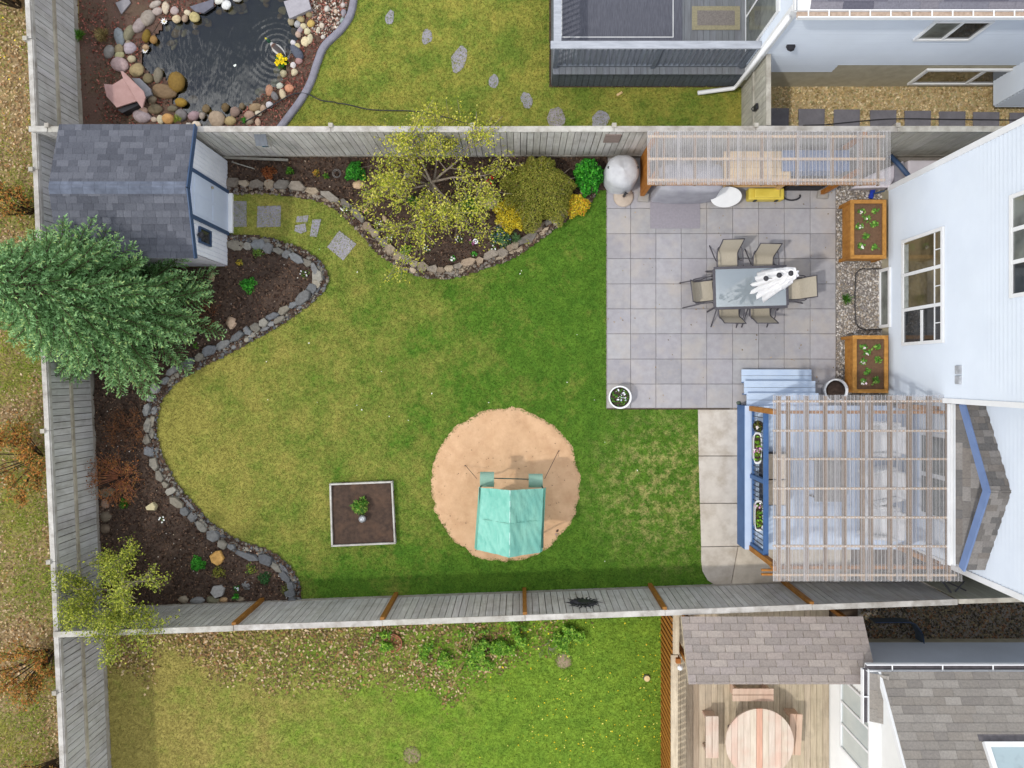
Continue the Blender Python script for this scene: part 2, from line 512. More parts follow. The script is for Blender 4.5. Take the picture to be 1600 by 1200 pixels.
def flakes(name, pts, z, size, mat, cols, label, cat, parent=None, lift=0.02, tilt=0.5):
    "small flat leaves or chips lying about"
    n = len(pts)
    a = NR.random(n)*2*np.pi
    u = np.stack([np.cos(a), np.sin(a), tilt*(NR.random(n)-.5)*2], 1)
    v = np.stack([-np.sin(a), np.cos(a), tilt*(NR.random(n)-.5)*2], 1)
    L = size*(0.5+NR.random(n))[:, None]; W = L*(0.45+0.3*NR.random((n, 1)))
    zz = z if np.ndim(z) else np.full(n, z)
    c = np.stack([pts[:, 0], pts[:, 1], zz + lift*(0.4+NR.random(n))], 1)
    V = np.stack([c-u*L, c+v*W, c+u*L, c-v*W], 1).reshape(-1, 3)
    i0 = np.arange(n)*4
    F = np.stack([i0, i0+1, i0+2, i0+3], 1)
    cols = np.array([q[:3] for q in cols]); ci = cols[NR.integers(0, len(cols), n)]
    o = link(name, fast_mesh(name, V, F, mat, False, np.repeat(ci, 4, 0)), parent, loc=(WORLD[parent.name] if parent else (0,0,0)))
    if parent:
        w = WORLD[parent.name]; o.data.transform(Matrix.Translation(-w)); o['kind'] = 'stuff'
        return o
    return tag(o, label, cat, kind='stuff')
def ico(sub):
    bm = bmesh.new(); bmesh.ops.create_icosphere(bm, subdivisions=sub, radius=1.0)
    V = np.array([v.co[:] for v in bm.verts]); F = np.array([[v.index for v in f.verts] for f in bm.faces]); bm.free()
    return V, F
ICO1, ICO2 = ico(1), ico(2)
def pebbles(name, pts, z, r0, r1, cols, label, cat, parent=None, mat=None):
    V0, F0 = ICO1
    V0 = V0[:]; n = len(pts)
    r = (r0 + (r1-r0)*NR.random(n)**2)[:, None, None]
    sc = np.stack([0.7+0.6*NR.random(n), 0.7+0.6*NR.random(n), 0.45+0.3*NR.random(n)], 1)[:, None, :]
    a = NR.random(n)*6.28
    V = V0[None]*sc*r*(1+0.15*(NR.random((n, len(V0), 1))-.5))
    x = V[..., 0]*np.cos(a)[:, None]-V[..., 1]*np.sin(a)[:, None]; y = V[..., 0]*np.sin(a)[:, None]+V[..., 1]*np.cos(a)[:, None]
    zz = z if np.ndim(z) else np.full(n, z)
    V = np.stack([x+pts[:, :1], y+pts[:, 1:2], V[..., 2]+zz[:, None]+r[..., 0]*0.25], -1)
    F = (F0[None]+(np.arange(n)*len(V0))[:, None, None]).reshape(-1, 3)
    cols = np.array([q[:3] for q in cols]); ci = cols[NR.integers(0, len(cols), n)]*(0.75+0.5*NR.random((n, 1)))
    w = WORLD[parent.name] if parent else Vector((0, 0, 0))
    V = V.reshape(-1, 3) - np.array(w)
    o = link(name, fast_mesh(name, V, F, mat or m_stonev, True, np.repeat(ci, len(V0), 0)), parent, loc=w)
    o['kind'] = 'stuff'
    return o if parent else tag(o, label, cat)

# ------------------------------------------------------------------ outlines (photograph pixels on the ground)
N_EDGE = [(352,305),(400,303),(440,305),(475,310),(505,318),(530,332),(550,350),(570,373),(587,392),(612,411),(650,430),(687,436),(725,431),(762,418),(800,404),(832,384),(862,361),(888,343),(912,326),(937,300)]
W_EDGE = [(353,369),(400,369),(440,378),(475,391),(500,408),(513,428),(510,448),(496,466),(470,487),(440,507),(400,530),(360,552),(318,574),(285,592),(262,614),(250,638),(247,672),(253,706),(275,750),(300,781),(330,815),(370,841),(400,852),(429,863),(456,887),(469,912),(473,937)]
n_edge = smooth_path(px_poly(N_EDGE)); w_edge = smooth_path(px_poly(W_EDGE))
bed_n = [tuple(p) for p in n_edge] + px_poly([(947,296),(947,242),(352,242)])
bed_w = [tuple(p) for p in w_edge] + px_poly([(470,945),(150,960),(150,420),(353,418)])
c_sand = P(790, 757)
sand_poly = []
for k in range(140):
    t = 2*math.pi*k/140
    r = 1.75 + 0.07*fbm(math.cos(t), math.sin(t), 5.0) + 0.03*fbm(math.cos(t), math.sin(t), 17.0)
    sand_poly.append((c_sand.x + r*1.0*math.cos(t), c_sand.y + r*1.03*math.sin(t)))
patio_poly = px_poly([(947,243),(1306,243),(1306,638),(947,638)])
path_poly = px_poly([(1091,638),(1306,638),(1306,915),(1117,915),(1103,904),(1096,884)])
raised_poly = px_poly([(514,755),(614,752),(619,851),(517,854)])
lawn_poly = px_poly([(240,300),(947,300),(947,638),(1094,638),(1098,884),(1104,904),(1118,917),(1118,926),(470,944),(240,944)]) 
lawn_poly = px_poly([(240,300),(352,300),(352,243),(948,243),(948,640),(1093,640),(1097,884),(1104,904),(1120,918),(470,938),(240,945)])
KERB = [(549,-40),(554,-12),(549,22),(534,47),(508,73),(497,98),(487,128),(472,156),(450,186),(420,225)]
kerb = smooth_path(px_poly(KERB))
nlawn_poly = [tuple(p) for p in kerb] + px_poly([(420,243),(1160,243),(1160,137),(858,137),(858,-40)])
slawn_poly = px_poly([(150,948),(300,946),(620,934),(1036,924),(1036,1290),(150,1290)])
pond_px = [(246,52),(262,32),(296,28),(330,12),(365,-15),(440,-20),(452,20),(470,40),(466,62),(455,84),(446,110),(436,132),(408,150),(385,170),(352,196),(310,196),(285,170),(268,158),(272,130),(240,118),(222,100),(226,72)]
pond_poly = [tuple(p) for p in smooth_path(px_poly(pond_px + [pond_px[0]]), 0.08)][:-1]

# ------------------------------------------------------------------ the ground
def ground():
    box = (-11.0, -4.6, 5.0, 10.6)
    x0, x1, y0, y1 = box; G = 120.0
    b = MB()
    for q in ([(-G,-G),(G,-G),(G,y0),(-G,y0)], [(-G,y1),(G,y1),(G,G),(-G,G)], [(-G,y0),(x0,y0),(x0,y1),(-G,y1)], [(x1,y0),(G,y0),(G,y1),(x1,y1)]):
        b.add([(x, y, 0) for x, y in q], [(0, 1, 2, 3)])
    o = b.build('ground', m_soil); tag(o, kind='structure')
    bumpy('mulch_ground', [(x0,y0),(x1,y0),(x1,y1),(x0,y1)], 0.0, 0.012, m_redmulch, 0.08, 2.0, skip=pond_poly)
    # the basin under the water
    c = np.mean(np.array(pond_poly), 0); b = MB(); n = len(pond_poly)
    vs, fs = [], []
    for k, (s, z) in enumerate(((1.06, 0.01), (0.97, -0.1), (0.85, -0.28), (0.6, -0.5), (0.3, -0.62), (0.02, -0.65))):
        vs += [(c[0]+(x-c[0])*s, c[1]+(y-c[1])*s, z) for x, y in pond_poly]
        if k: fs += [((k-1)*n+i, (k-1)*n+(i+1) % n, k*n+(i+1) % n, k*n+i) for i in range(n)]
    b.add(vs, fs)
    tag(b.build('pond_basin', M('pond mud', lin(46, 46, 38), lin(26, 30, 28), scale=4, bump=0.5), smooth=True), kind='structure')
ground()
sheet('verge', [(-40, -40), (-9.9, -40), (-10.5, 8.9), (-10.9, 40), (-40, 40)], 0.004, m_verge)
sheet('lawn', lawn_poly, 0.004, g_main)
sheet('north_lawn', nlawn_poly, 0.008, g_north)
sheet('south_lawn', slawn_poly, 0.008, g_south)
bed_n_o = bumpy('garden_bed', bed_n, 0.06, 0.03, m_mulch)
bed_w_o = bumpy('garden_bed', bed_w, 0.06, 0.03, m_mulch)

# water: the basin shows through a thin clear surface with ripples round the duck
DUCK = P(434, 78, 0)
def water():
    m, n, l, b = nodes('pond water')
    tr = n.new('ShaderNodeBsdfTransparent'); tr.inputs['Color'].default_value = (0.62, 0.68, 0.62, 1)
    gl = n.new('ShaderNodeBsdfGlossy'); gl.inputs['Roughness'].default_value = 0.03; gl.inputs['Color'].default_value = (0.95, 0.97, 1, 1)
    fr = n.new('ShaderNodeFresnel'); fr.inputs['IOR'].default_value = 1.45
    mx = n.new('ShaderNodeMixShader')
    f = math_(n, l, 'MULTIPLY', fr.outputs[0], 2.8)
    bp = n.new('ShaderNodeBump'); bp.inputs['Strength'].default_value = 0.5; bp.inputs['Distance'].default_value = 0.03
    l.new(noi(n, l, pos(n, l, (1, 0.45, 1)), 2.6, 3), bp.inputs['Height'])
    l.new(bp.outputs[0], gl.inputs['Normal']); l.new(bp.outputs[0], fr.inputs['Normal'])
    l.new(f, mx.inputs[0]); l.new(tr.outputs[0], mx.inputs[1]); l.new(gl.outputs[0], mx.inputs[2])
    l.new(mx.outputs[0], n['Material Output'].inputs['Surface'])
    cell = 0.035
    pl = np.array(pond_poly); lo, hi = pl.min(0), pl.max(0)
    c = pl.mean(0); grown = [tuple(c+(q-c)*1.03) for q in pl]
    o = bumpy('pond_water', grown, -0.03, 0.0, m, cell)
    me = o.data
    V = np.zeros(len(me.vertices)*3, np.float32); me.vertices.foreach_get('co', V); V = V.reshape(-1, 3)
    d = np.hypot(V[:, 0]-DUCK.x-(-0.03), V[:, 1]-DUCK.y)
    V[:, 2] += 0.006*np.sin(d*2*np.pi/0.13)*np.exp(-d*2.6)*(d > 0.1)
    me.vertices.foreach_set('co', V.ravel()); me.update()
water()

# sand play circle
def sand():
    n = len(sand_poly); b = MB(); vs, fs = [], []
    rings = 22
    for k in range(rings):
        s = 1.02 - k/(rings-0.5)*1.0
        for (x, y) in sand_poly:
            X, Y = c_sand.x+(x-c_sand.x)*s, c_sand.y+(y-c_sand.y)*s
            vs.append((X, Y, (0.0 if k == 0 else 0.03+0.03*min(1, k/5)) + (0.03*fbm(X, Y, 1.6) + 0.014*fbm(X, Y, 7) if k else 0)))
        if k: fs += [((k-1)*n+i, (k-1)*n+(i+1) % n, k*n+(i+1) % n, k*n+i) for i in range(n)]
    fs.append(tuple((rings-1)*n+i for i in range(n)))
    b.add(vs, fs)
    tag(b.build('sand_circle', m_sand, smooth=True), kind='structure')
sand()

# ------------------------------------------------------------------ patio, path, gravel
patio = thing('patio', None, None, P(1127, 440, 0)); patio['kind'] = 'structure'
b = MB(); b.prism(patio_poly, 0.0, 0.022); b.build('joint_bed', m_joint, patio)
xs = [948.5, 985.5, 1025, 1064.5, 1104.5, 1145, 1185.5, 1225.5, 1266, 1306]
ys = [247, 286, 325.5, 365, 404, 443.5, 482.5, 521.5, 561, 600, 637.5]
pv = MB(); pv.add([(-.5,-.5,-1),(.5,-.5,-1),(.5,.5,-1),(-.5,.5,-1),(-.5,-.5,-.25),(.5,-.5,-.25),(.5,.5,-.25),(-.5,.5,-.25),(-.49,-.49,0),(.49,-.49,0),(.49,.49,0),(-.49,.49,0)],
       [(0,1,5,4),(1,2,6,5),(2,3,7,6),(3,0,4,7),(4,5,9,8),(5,6,10,9),(6,7,11,10),(7,4,8,11),(8,9,10,11)])
paver_me = pv.mesh('paver', m_paver)
for i in range(9):
    for j in range(10):
        a, c = P(xs[i], ys[j], .05), P(xs[i+1], ys[j+1], .05)
        g = 0.88+0.18*R.random()
        link('paver', paver_me, patio, ((a.x+c.x)/2, (a.y+c.y)/2, 0.048+0.004*R.random()), (R.uniform(-.004,.004), R.uniform(-.004,.004), R.uniform(-.004,.004)),
             (abs(c.x-a.x)-0.006, abs(c.y-a.y)-0.006, 0.04), (g, g*(0.985+0.02*R.random()), g*(0.97+0.04*R.random()), 1))
path = thing('concrete_path', None, None, P(1125, 770, 0)); path['kind'] = 'structure'
def slab(pts, z0=0.0, z1=0.05, col=(1, 1, 1, 1)):
    b = MB(); b.prism(px_poly(pts, z1), z0, z1); b.build('slab', m_conc, path, bevel=0.008, color=col)
slab([(1091,640),(1154,640),(1155,712),(1092,712)])
slab([(1092,713),(1156,713),(1157,786),(1094,786)], col=(.96,.96,.96,1))
slab([(1094,787),(1157,787),(1157,853),(1096,854)], col=(.99,.985,.97,1))
slab([(1096,855),(1153,854),(1142,914),(1117,914),(1106,907),(1098,893),(1096,878)], col=(.95,.94,.92,1))
slab([(1154,854),(1330,854),(1330,912),(1143,914)], col=(1.02,.99,.92,1))
sheet('gravel_strip', px_poly([(1300,243),(1600,243),(1600,640),(1140,640),(1140,612),(1300,612)]), 0.006, m_joint)
gcols = [lin(212,206,200), lin(178,172,166), lin(192,180,166), lin(150,144,142), lin(226,222,218), lin(168,156,140)]
pebbles('gravel', scatter(px_poly([(1306,285),(1392,285),(1392,640),(1306,640)]), 9000), 0.006, 0.012, 0.034, gcols, 'grey mixed gravel strip along the white house wall', 'gravel')
pebbles('gravel', scatter(px_poly([(1146,606),(1166,606),(1166,640),(1146,640)]), 320), 0.006, 0.012, 0.036, gcols, 'small patch of gravel left of the pale blue steps', 'gravel')

# neighbour's side path: slabs in leaf-strewn gravel
sheet('north_side_yard', px_poly([(1165,130),(1900,130),(1900,243),(1165,243)]), 0.006, M('golden gravel', lin(206,186,146), lin(170,150,108), scale=30, bump=.6))
flakes('leaf_gravel', scatter(px_poly([(1207,134),(1640,134),(1640,243),(1207,243)]), 11000), 0.008, 0.03, m_leaf,
       [lin(222,202,156), lin(200,176,126), lin(236,220,184), lin(172,150,104), lin(182,176,128), lin(206,180,140)], 'golden gravel and dry leaves beside the beige foundation', 'gravel')
sp = thing('side_path', None, None, P(1400, 190, 0)); sp['kind'] = 'structure'
for x in (1192, 1248, 1303, 1360, 1414, 1468, 1521, 1578):
    b = MB(); b.prism(px_poly([(x, 169 + (x-1200)*0.018), (x+41, 169 + (x-1200)*0.018), (x+40, 212), (x, 212)], .05), 0.0, 0.05)
    b.build('stepping_slab', m_slate, sp, bevel=.006, color=(.62+.06*R.random(),)*3+(1,))
sheet('south_side_yard', px_poly([(1340,905),(1900,905),(1900,1012),(1340,1012)]), 0.012, m_joint)
pebbles('gravel', scatter(px_poly([(1345,920),(1640,920),(1640,1008),(1345,1008)]), 7000), 0.012, 0.012, 0.036,
        [lin(120,112,92), lin(92,88,74), lin(150,138,108), lin(70,66,58), lin(140,104,76)], 'shaded brown gravel between the south fence and grey house', 'gravel')
# curved kerb of the pond bed
kb = MB()
nk = len(kerb)
tn = np.gradient(kerb, axis=0); tn /= np.linalg.norm(tn, axis=1)[:, None]; nm = np.stack([-tn[:, 1], tn[:, 0]], 1)
vs, fs = [], []
prof = [(-.085, 0), (-.08, .075), (-.05, .1), (.05, .1), (.08, .075), (.085, 0)]
for i in range(nk):
    for o_, z in prof: vs.append((kerb[i, 0]+nm[i, 0]*o_, kerb[i, 1]+nm[i, 1]*o_, z))
    if i: fs += [((i-1)*6+j, (i-1)*6+j+1, i*6+j+1, i*6+j) for j in range(5)]
kb.add(vs, [f[::-1] for f in fs]); tag(kb.build('garden_kerb', m_kerb, smooth=True), kind='structure')

# ------------------------------------------------------------------ turf
def lit(x, y):
    d = (-5.5 - y)
    u = 1.2 - d/1.7 + 0.7*fbm(x, y, 0.9) - max(0, (x+0.6))*0.5 - max(0, -8.8-x)*0.3
    return max(0, min(1, u))
flakes('leaf_mould', scatter(slawn_poly, 90000, prob=lambda x, y: .9*lit(x, y)), .010, .026, m_leaf, [lin(128,104,70), lin(106,86,58), lin(148,120,82), lin(120,112,60), lin(92,76,52)], 'brown leaf mould under the fallen leaves behind the south fence', 'leaves', lift=.012, tilt=.25)
dens = 1500
sand_in = [(c_sand.x+(x-c_sand.x)*.965, c_sand.y+(y-c_sand.y)*.965) for x, y in sand_poly]
holes = [bed_n, bed_w, sand_in, raised_poly]
for nme, poly, mt, hl, lab, z, d, ln in (
        ('lawn_grass', lawn_poly, g_main, holes, 'mown mottled green and straw lawn grass', 0.004, 2100, .035),
        ('lawn_grass', nlawn_poly, g_north, [], 'short lawn grass beside the pond kerb', 0.008, 1700, .035),
        ('lawn_grass', slawn_poly, g_south, [], 'rough weedy grass behind the south fence', 0.008, 1700, .05)):
    pl = np.array(poly); bb = np.prod(pl.max(0)-pl.min(0))
    pt = scatter(poly, int(bb*d), hl)
    if poly is slawn_poly: pt = pt[NR.random(len(pt)) > .8*np.array([lit(x, y) for x, y in pt])]
    blades(nme, pt, z, ln, 0.011, mt, lab)
pt = scatter([(-13.2,-10),(-9.95,-10),(-10.7,10),(-13.2,10)], 85000, prob=lambda x, y: max(0, min(1, 0.6+1.3*fbm(x, y, 0.7))))
blades('verge_grass', pt, 0.004, .07, .013, g_verge, 'patchy unmown grass outside the west fence')
lc = [lin(196,166,122), lin(172,142,98), lin(212,186,146), lin(150,120,82), lin(134,108,76), lin(222,200,166), lin(176,132,84)]
flakes('fallen_leaves', scatter([(-13.2,-10),(-9.95,-10),(-10.7,10),(-13.2,10)], 30000, prob=lambda x, y: max(.1, min(1, .5-1.2*fbm(x, y, 0.7)))), .02, .028, m_leaf, lc, 'dry fallen leaves outside the west fence', 'leaves')
flakes('fallen_leaves', scatter(slawn_poly, 34000, prob=lit), .02, .032, m_leaf, lc, 'tan fallen leaves along the back of the south fence', 'leaves', lift=.03)
def dand(x, y): return max(0, min(1, (x+1.2)*0.5)) * max(0, min(1, .6+1.5*fbm(x, y, 1.1))) * (1 if y > -9.2 else .5)
flakes('dandelion_flowers', scatter(slawn_poly, 2600, prob=dand), .05, .018, m_petal, [lin(252,226,60), lin(250,238,120), lin(246,214,40)], 'scattered yellow dandelions in the south neighbour\'s grass', 'flowers', tilt=.2)
flakes('dandelion_flowers', scatter([(-13.2,5),(-11.2,5),(-11.2,9.5),(-13.2,9.5)], 90, prob=lambda x, y: .7), .06, .02, m_petal, [lin(252,226,60)], 'yellow dandelions at the top of the west verge', 'flowers', tilt=.2)
# bark chips on the beds
chip = [lin(70,54,44), lin(104,84,70), lin(58,44,38), lin(124,98,80), lin(84,62,52)]
for bd, lab in ((bed_n, 'dark bark chips on the bed under the north fence'), (bed_w, 'dark bark chips on the bed by the west fence')):
    pl = np.array(bd); pt = scatter(bd, int(np.prod(pl.max(0)-pl.min(0))*420))
    zz = np.array([.06+.03*fbm(x, y, 3.0) for x, y in pt])
    flakes('bark_mulch', pt, zz, .026, m_leaf, chip, lab, 'mulch', tilt=.8)
flakes('bark_mulch', scatter([tuple(p) for p in kerb] + [(-10.4, 5.3), (-10.6, 9.3)], 16000, [pond_poly], prob=lambda x, y: 1.0 if x > -6.6 else max(.12, min(1, .25+1.6*fbm(x, y, .8)+(.5 if (x < -8.6 and y > 6.9) else 0)))), .012, .024, m_leaf, [lin(150,88,76), lin(122,70,60), lin(176,116,102), lin(104,80,66), lin(88,72,60)], 'red bark mulch around the pond', 'mulch', tilt=.8)

flakes('sand_debris', scatter(sand_poly, 260), .05, .012, m_leaf, [lin(120,96,70), lin(96,76,56), lin(150,130,90)], 'twigs and crumbs scattered on the sand circle', 'debris', tilt=.3)

for bd, lab in ((bed_n, 'pale crumbs and petals scattered on the north bed soil'), (bed_w, 'pale crumbs scattered on the west bed soil')):
    pl = np.array(bd); pt = scatter(bd, int(np.prod(pl.max(0)-pl.min(0))*14))
    flakes('soil_crumbs', pt, .09, .014, m_leaf, [lin(206,190,170), lin(176,156,136), lin(226,220,212), lin(190,150,120)], lab, 'debris', tilt=.3)

flakes('lawn_daisies', scatter(lawn_poly, 60, holes), .04, .016, m_petal, [lin(246,246,238)], 'a few tiny white daisies and petals dotted over the lawn', 'flowers', tilt=.2)
flakes('patio_debris', scatter(patio_poly, 130), .054, .018, m_leaf, [lin(150,126,96), lin(120,100,76), lin(176,150,116), lin(134,124,84)], 'dry leaf bits scattered on the patio pavers', 'debris', tilt=.2, lift=.004)
# ------------------------------------------------------------------ fences
ub = MB(); ub.box(-.5, .5, -.5, .5, 0, 1)
board_me = ub.mesh('board', m_wood)
cedar_me = ub.mesh('cedar_board', m_cedar)
trim_me = ub.mesh('trim_board', m_trim)
def ubox(name, me, parent, c, rz, sx, sy, sz, col=None, rx=0.0, ry=0.0):
    "unit box: centre of its foot at c, turned rz about z, sized sx sy sz"
    return link(name, me, parent, c, (rx, ry, rz), (sx, sy, sz), col)
def wcol(base=(1, 1, 1), v=0.1):
    g = 1 + R.uniform(-v, v)
    return (base[0]*g, base[1]*g*(1+R.uniform(-.012, .012)), base[2]*g*(1+R.uniform(-.02, .02)), 1)
def fence(name, label, A, B, h, face, bw=0.146, tint=(1, 1, 1), z0=0.04, cap=0.12, rails=(), posts=(), post_front=False, tintf=None, vv=0.09, kick=True):
    """board fence from A to B; face = +1/-1: side (left/right of A->B) on which the boards lie"""
    A, B = Vector((A[0], A[1], 0)), Vector((B[0], B[1], 0))
    d = (B-A).normalized(); L = (B-A).length; nrm = Vector((-d.y, d.x, 0))*face
    rz = math.atan2(d.y, d.x)
    t = thing(name, label, 'fence', tuple((A+B)/2))
    n = int(L/bw)
    for i in range(n):
        s = (i+.5)*L/n
        p = A + d*s + nrm*(0.032+R.uniform(-.003, .003))
        p.z = z0 + (0.12 if kick else 0)
        tt = tintf(p.x, p.y) if tintf else tint
        ubox('board', board_me, t, p, rz+R.uniform(-.006, .006), L/n-0.009-R.random()*.009, 0.022, h-.06-p.z+R.uniform(-.012, .006), wcol(tt, vv))
    bk = MB(); bk.bar(A+nrm*.008+Vector((0,0,(h+.1)/2)), B+nrm*.008+Vector((0,0,(h+.1)/2)), .012, h-.22); bk.build('gap_backing', M('dark gap backing', lin(108, 102, 94), lin(86, 80, 74), scale=5), t)  # dark sheet added behind the boards so the gaps between them look dark
    sec = sorted(set([0.0] + [q for q in posts if 0 < q < L] + [L]))
    for a, b_ in zip(sec[:-1], sec[1:]):
        m = A + d*(a+b_)/2; ln = b_-a-.01
        up = R.uniform(-.012, .012)
        ubox('cap', trim_me, t, m + Vector((0, 0, h-.05+up)) + nrm*0.01, rz+R.uniform(-.004, .004), ln, cap, 0.035, wcol((1, 1, 1), .05))
        if kick: ubox('kickboard', trim_me, t, m + nrm*.034 + Vector((0, 0, .0)), rz, ln, .03, .155, wcol((.74, .72, .68), .08))
        for (zr, sd, col) in rails:
            ubox('rail', trim_me, t, m + nrm*(0.062*sd) + Vector((0, 0, zr)), rz, ln, .038, .085, wcol(col, .05))
    for q in posts:
        p = A + d*q + nrm*(.085 if post_front else -.06)
        o = ubox('post', cedar_me if post_front else trim_me, t, p, rz, .09, .09, h+(-.03 if post_front else .03), wcol((.66, .62, .5) if post_front else (.9, .88, .84), .06))
    return t
YN = 5.21
fence('wooden_fence', 'long weathered grey board fence along the top of the yard', (-10.4, YN), (11.6, YN), 1.9, -1,
      rails=((0.55, -1, (.9, .9, .88)), (1.5, -1, (.9, .9, .88))), posts=(0.4, 3.4, 6.4, 9.4, 12.4, 15.4, 18.4, 21.4), tintf=lambda x, y: (1.0, 1.0, 1.0) if x < 4 else (.94, .94, .88))
def wx(y): return -10.58 + (8.9-y)*(0.82/18.3)
fence('wooden_fence', 'tall grey plank fence with a middle rail beside the verge', (wx(-10.4), -10.4), (wx(10.2), 10.2), 1.75, -1,
      rails=((0.88, 1, (.92, .88, .76)), (1.62, 1, (1.0, 1.0, 1.02)), (1.5, -1, (.7, .7, .66))), posts=(0.8, 3.6, 6.4, 9.2, 12, 14.8, 17.6, 20.2), cap=.1, tint=(.99, 1.02, 1.07))
def ys_(x): return -5.487 + (x+7.8)*(0.505/14.0)
fence('wooden_fence', 'grey board fence with brown posts below the lawn', (-9.95, ys_(-9.95)), (9.35, ys_(9.35)), 1.8, 1, post_front=True,
      posts=tuple((P(px, 930).x+9.95) for px in (412, 620, 820, 1016, 1222)), tint=(.98, .98, 1.0), kick=True,
      tintf=lambda x, y: (.82, .84, .84) if x < -6.1 else ((.94, .95, .99) if x < 6 else (.78, .79, .8)))  # boards at the left end tinted darker, tree shade put into their colour
# its gate end, turned greenish
t = thing('fence_gate', 'dark olive board gate with black strap hinge right of the deck', 'gate', (10.4, -4.62, 0))
for i in range(16):
    ubox('board', board_me, t, (9.42+.146*i, -4.80+.0*i, .04), 0.03, .138, .022, 1.74, wcol((.60, .60, .50), .08))
ubox('cap', trim_me, t, (10.55, -4.80, 1.77), 0.03, 2.4, .1, .04, (.98, .96, .88, 1))
b = MB()
b.tube([(9.2, -4.35, .05), (9.24, -4.42, 1.2), (9.3, -4.7, 1.62)], .022); b.tube([(9.3, -4.45, 1.2), (9.75, -4.55, 1.35), (9.4, -4.68, 1.6)], .022)
b.tube([(8.95, -4.35, .4), (9.7, -4.7, 1.5)], .018)
b.build('hinge_frame', m_black, t)

# ------------------------------------------------------------------ shingled roofs
sb = MB(); sb.add([(0,0,0),(1,0,0),(1,1.25,0),(0,1.25,0),(0,0,1),(1,0,1),(1,1.25,.15),(0,1.25,.15)], [(0,3,2,1),(4,5,6,7),(0,1,5,4),(1,2,6,5),(2,3,7,6),(3,0,4,7)])
shin_me = sb.mesh('shingle', m_shin)
def roof(parent, O, U, V, L, S, e, w, cols, rowoff=0.5, wvar=0.0, clip=None, limit=300, deck=None, gap=.004, th=.016):
    O, U, V = Vector(O), Vector(U).normalized(), Vector(V).normalized()
    N = U.cross(V).normalized()
    rot = Matrix((U, V, N)).transposed().to_euler()
    rest, cnt = MB(), 0
    for r in range(int(math.ceil(S/e))):
        v0 = r*e; v1 = min(S, v0+e)
        lo, hi = clip((v0+v1)/2) if clip else (0.0, L)
        u = lo - w*((r*rowoff) % 1.0) - (R.random()*w*.3 if wvar else 0)
        while u < hi-.01:
            ww = w*(1+R.uniform(-wvar, wvar))
            a, b_ = max(u, lo), min(u+ww, hi)
            u += ww
            if b_-a < .03: continue
            c = R.choice(cols); g = 1+R.uniform(-.07, .07)
            c = (c[0]*g, c[1]*g, c[2]*g, 1)
            p = O + U*(a+gap/2) + V*v0 + N*(.004)
            if cnt < limit:
                link('shingle', shin_me, parent, p, rot, (b_-a-gap, (v1-v0), th), c)
            else:
                q = [p, p+U*(b_-a-gap), p+U*(b_-a-gap)+V*(v1-v0), p+V*(v1-v0)]
                rest.add(q + [x+N*th for x in q[:2]] + [x+N*.003 for x in q[2:]], [(4,5,6,7),(0,1,5,4),(1,2,6,5),(3,0,4,7)], c[:3])
            cnt += 1
    if rest.v:
        o = rest.build('shingle_field', m_shinv, parent, vcol=True); o['kind'] = 'stuff'
def siding(name, parent, p0, p1, z0, z1, nrm, mat, lap=0.11, top=None):
    "overlapping boards, each leaning out at its foot; top(s) clips the height for gables"
    p0, p1, nrm = Vector((p0[0], p0[1], 0)), Vector((p1[0], p1[1], 0)), Vector(nrm)
    b = MB(); z = z0
    while z < z1-.001:
        zt = min(z+lap, z1)
        a, c = p0, p1
        if top:
            s0, s1 = top((z+zt)/2)
            a, c = p0+(p1-p0)*s0, p0+(p1-p0)*s1
        o1, o2 = nrm*.036, nrm*.004
        Z = Vector((0, 0, 1))
        b.add([a+o1+Z*(z+.016), c+o1+Z*(z+.016), c+o2+Z*zt, a+o2+Z*zt, a+Z*(z+.016), c+Z*(z+.016)], [(0, 1, 2, 3), (4, 5, 1, 0)])
        b.add([a-nrm*.012+Z*z, c-nrm*.012+Z*z, c-nrm*.012+Z*(z+.03), a-nrm*.012+Z*(z+.03)], [(0, 1, 2, 3)])
        z = zt
    return b.build(name, mat, parent)
def window(parent, p, u, w, h, nrm, us=(), vs=(), pane=None, ft=.06, label=None, muntin=(), depth=.05):
    "frame with panes on a wall: p lower corner, u along the wall; us/vs inner bars (fractions)"
    p, u, nrm = Vector(p), Vector(u).normalized(), Vector(nrm).normalized()
    Z = Vector((0, 0, 1)); f = MB()
    q = lambda a, c, d=0.0: p + u*a + Z*c + nrm*d
    def strip(a0, a1, c0, c1, d0, d1, mb):
        vs_ = [q(a, c, d) for d in (d0, d1) for (a, c) in ((a0, c0), (a1, c0), (a1, c1), (a0, c1))]
        mb.add(vs_, [(0,3,2,1),(4,5,6,7),(0,1,5,4),(1,2,6,5),(2,3,7,6),(3,0,4,7)])
    strip(-ft, w+ft, -ft, 0, 0, depth, f); strip(-ft, w+ft, h, h+ft, 0, depth, f)
    strip(-ft, 0, 0, h, 0, depth, f); strip(w, w+ft, 0, h, 0, depth, f)
    for s in us: strip(s*w-ft/2, s*w+ft/2, 0, h, 0, depth-.004, f)
    for (s, a, c) in vs: strip(a*w, c*w, s*h-ft/2, s*h+ft/2, 0, depth-.008, f)
    for (s, a, c) in muntin: strip(a*w, c*w, s*h-.009, s*h+.009, 0, depth-.012, f)
    o = f.build('window', m_white, parent)
    if label: o['label'] = label
    ed = [0] + [s*w for s in us] + [w]
    pn = pane if isinstance(pane, (list, tuple)) else [pane]*(len(ed)-1)
    for i in range(len(ed)-1):
        g = MB(); strip(ed[i], ed[i+1], 0, h, .006, .02, g); g.build('pane', pn[i], o)
    return o
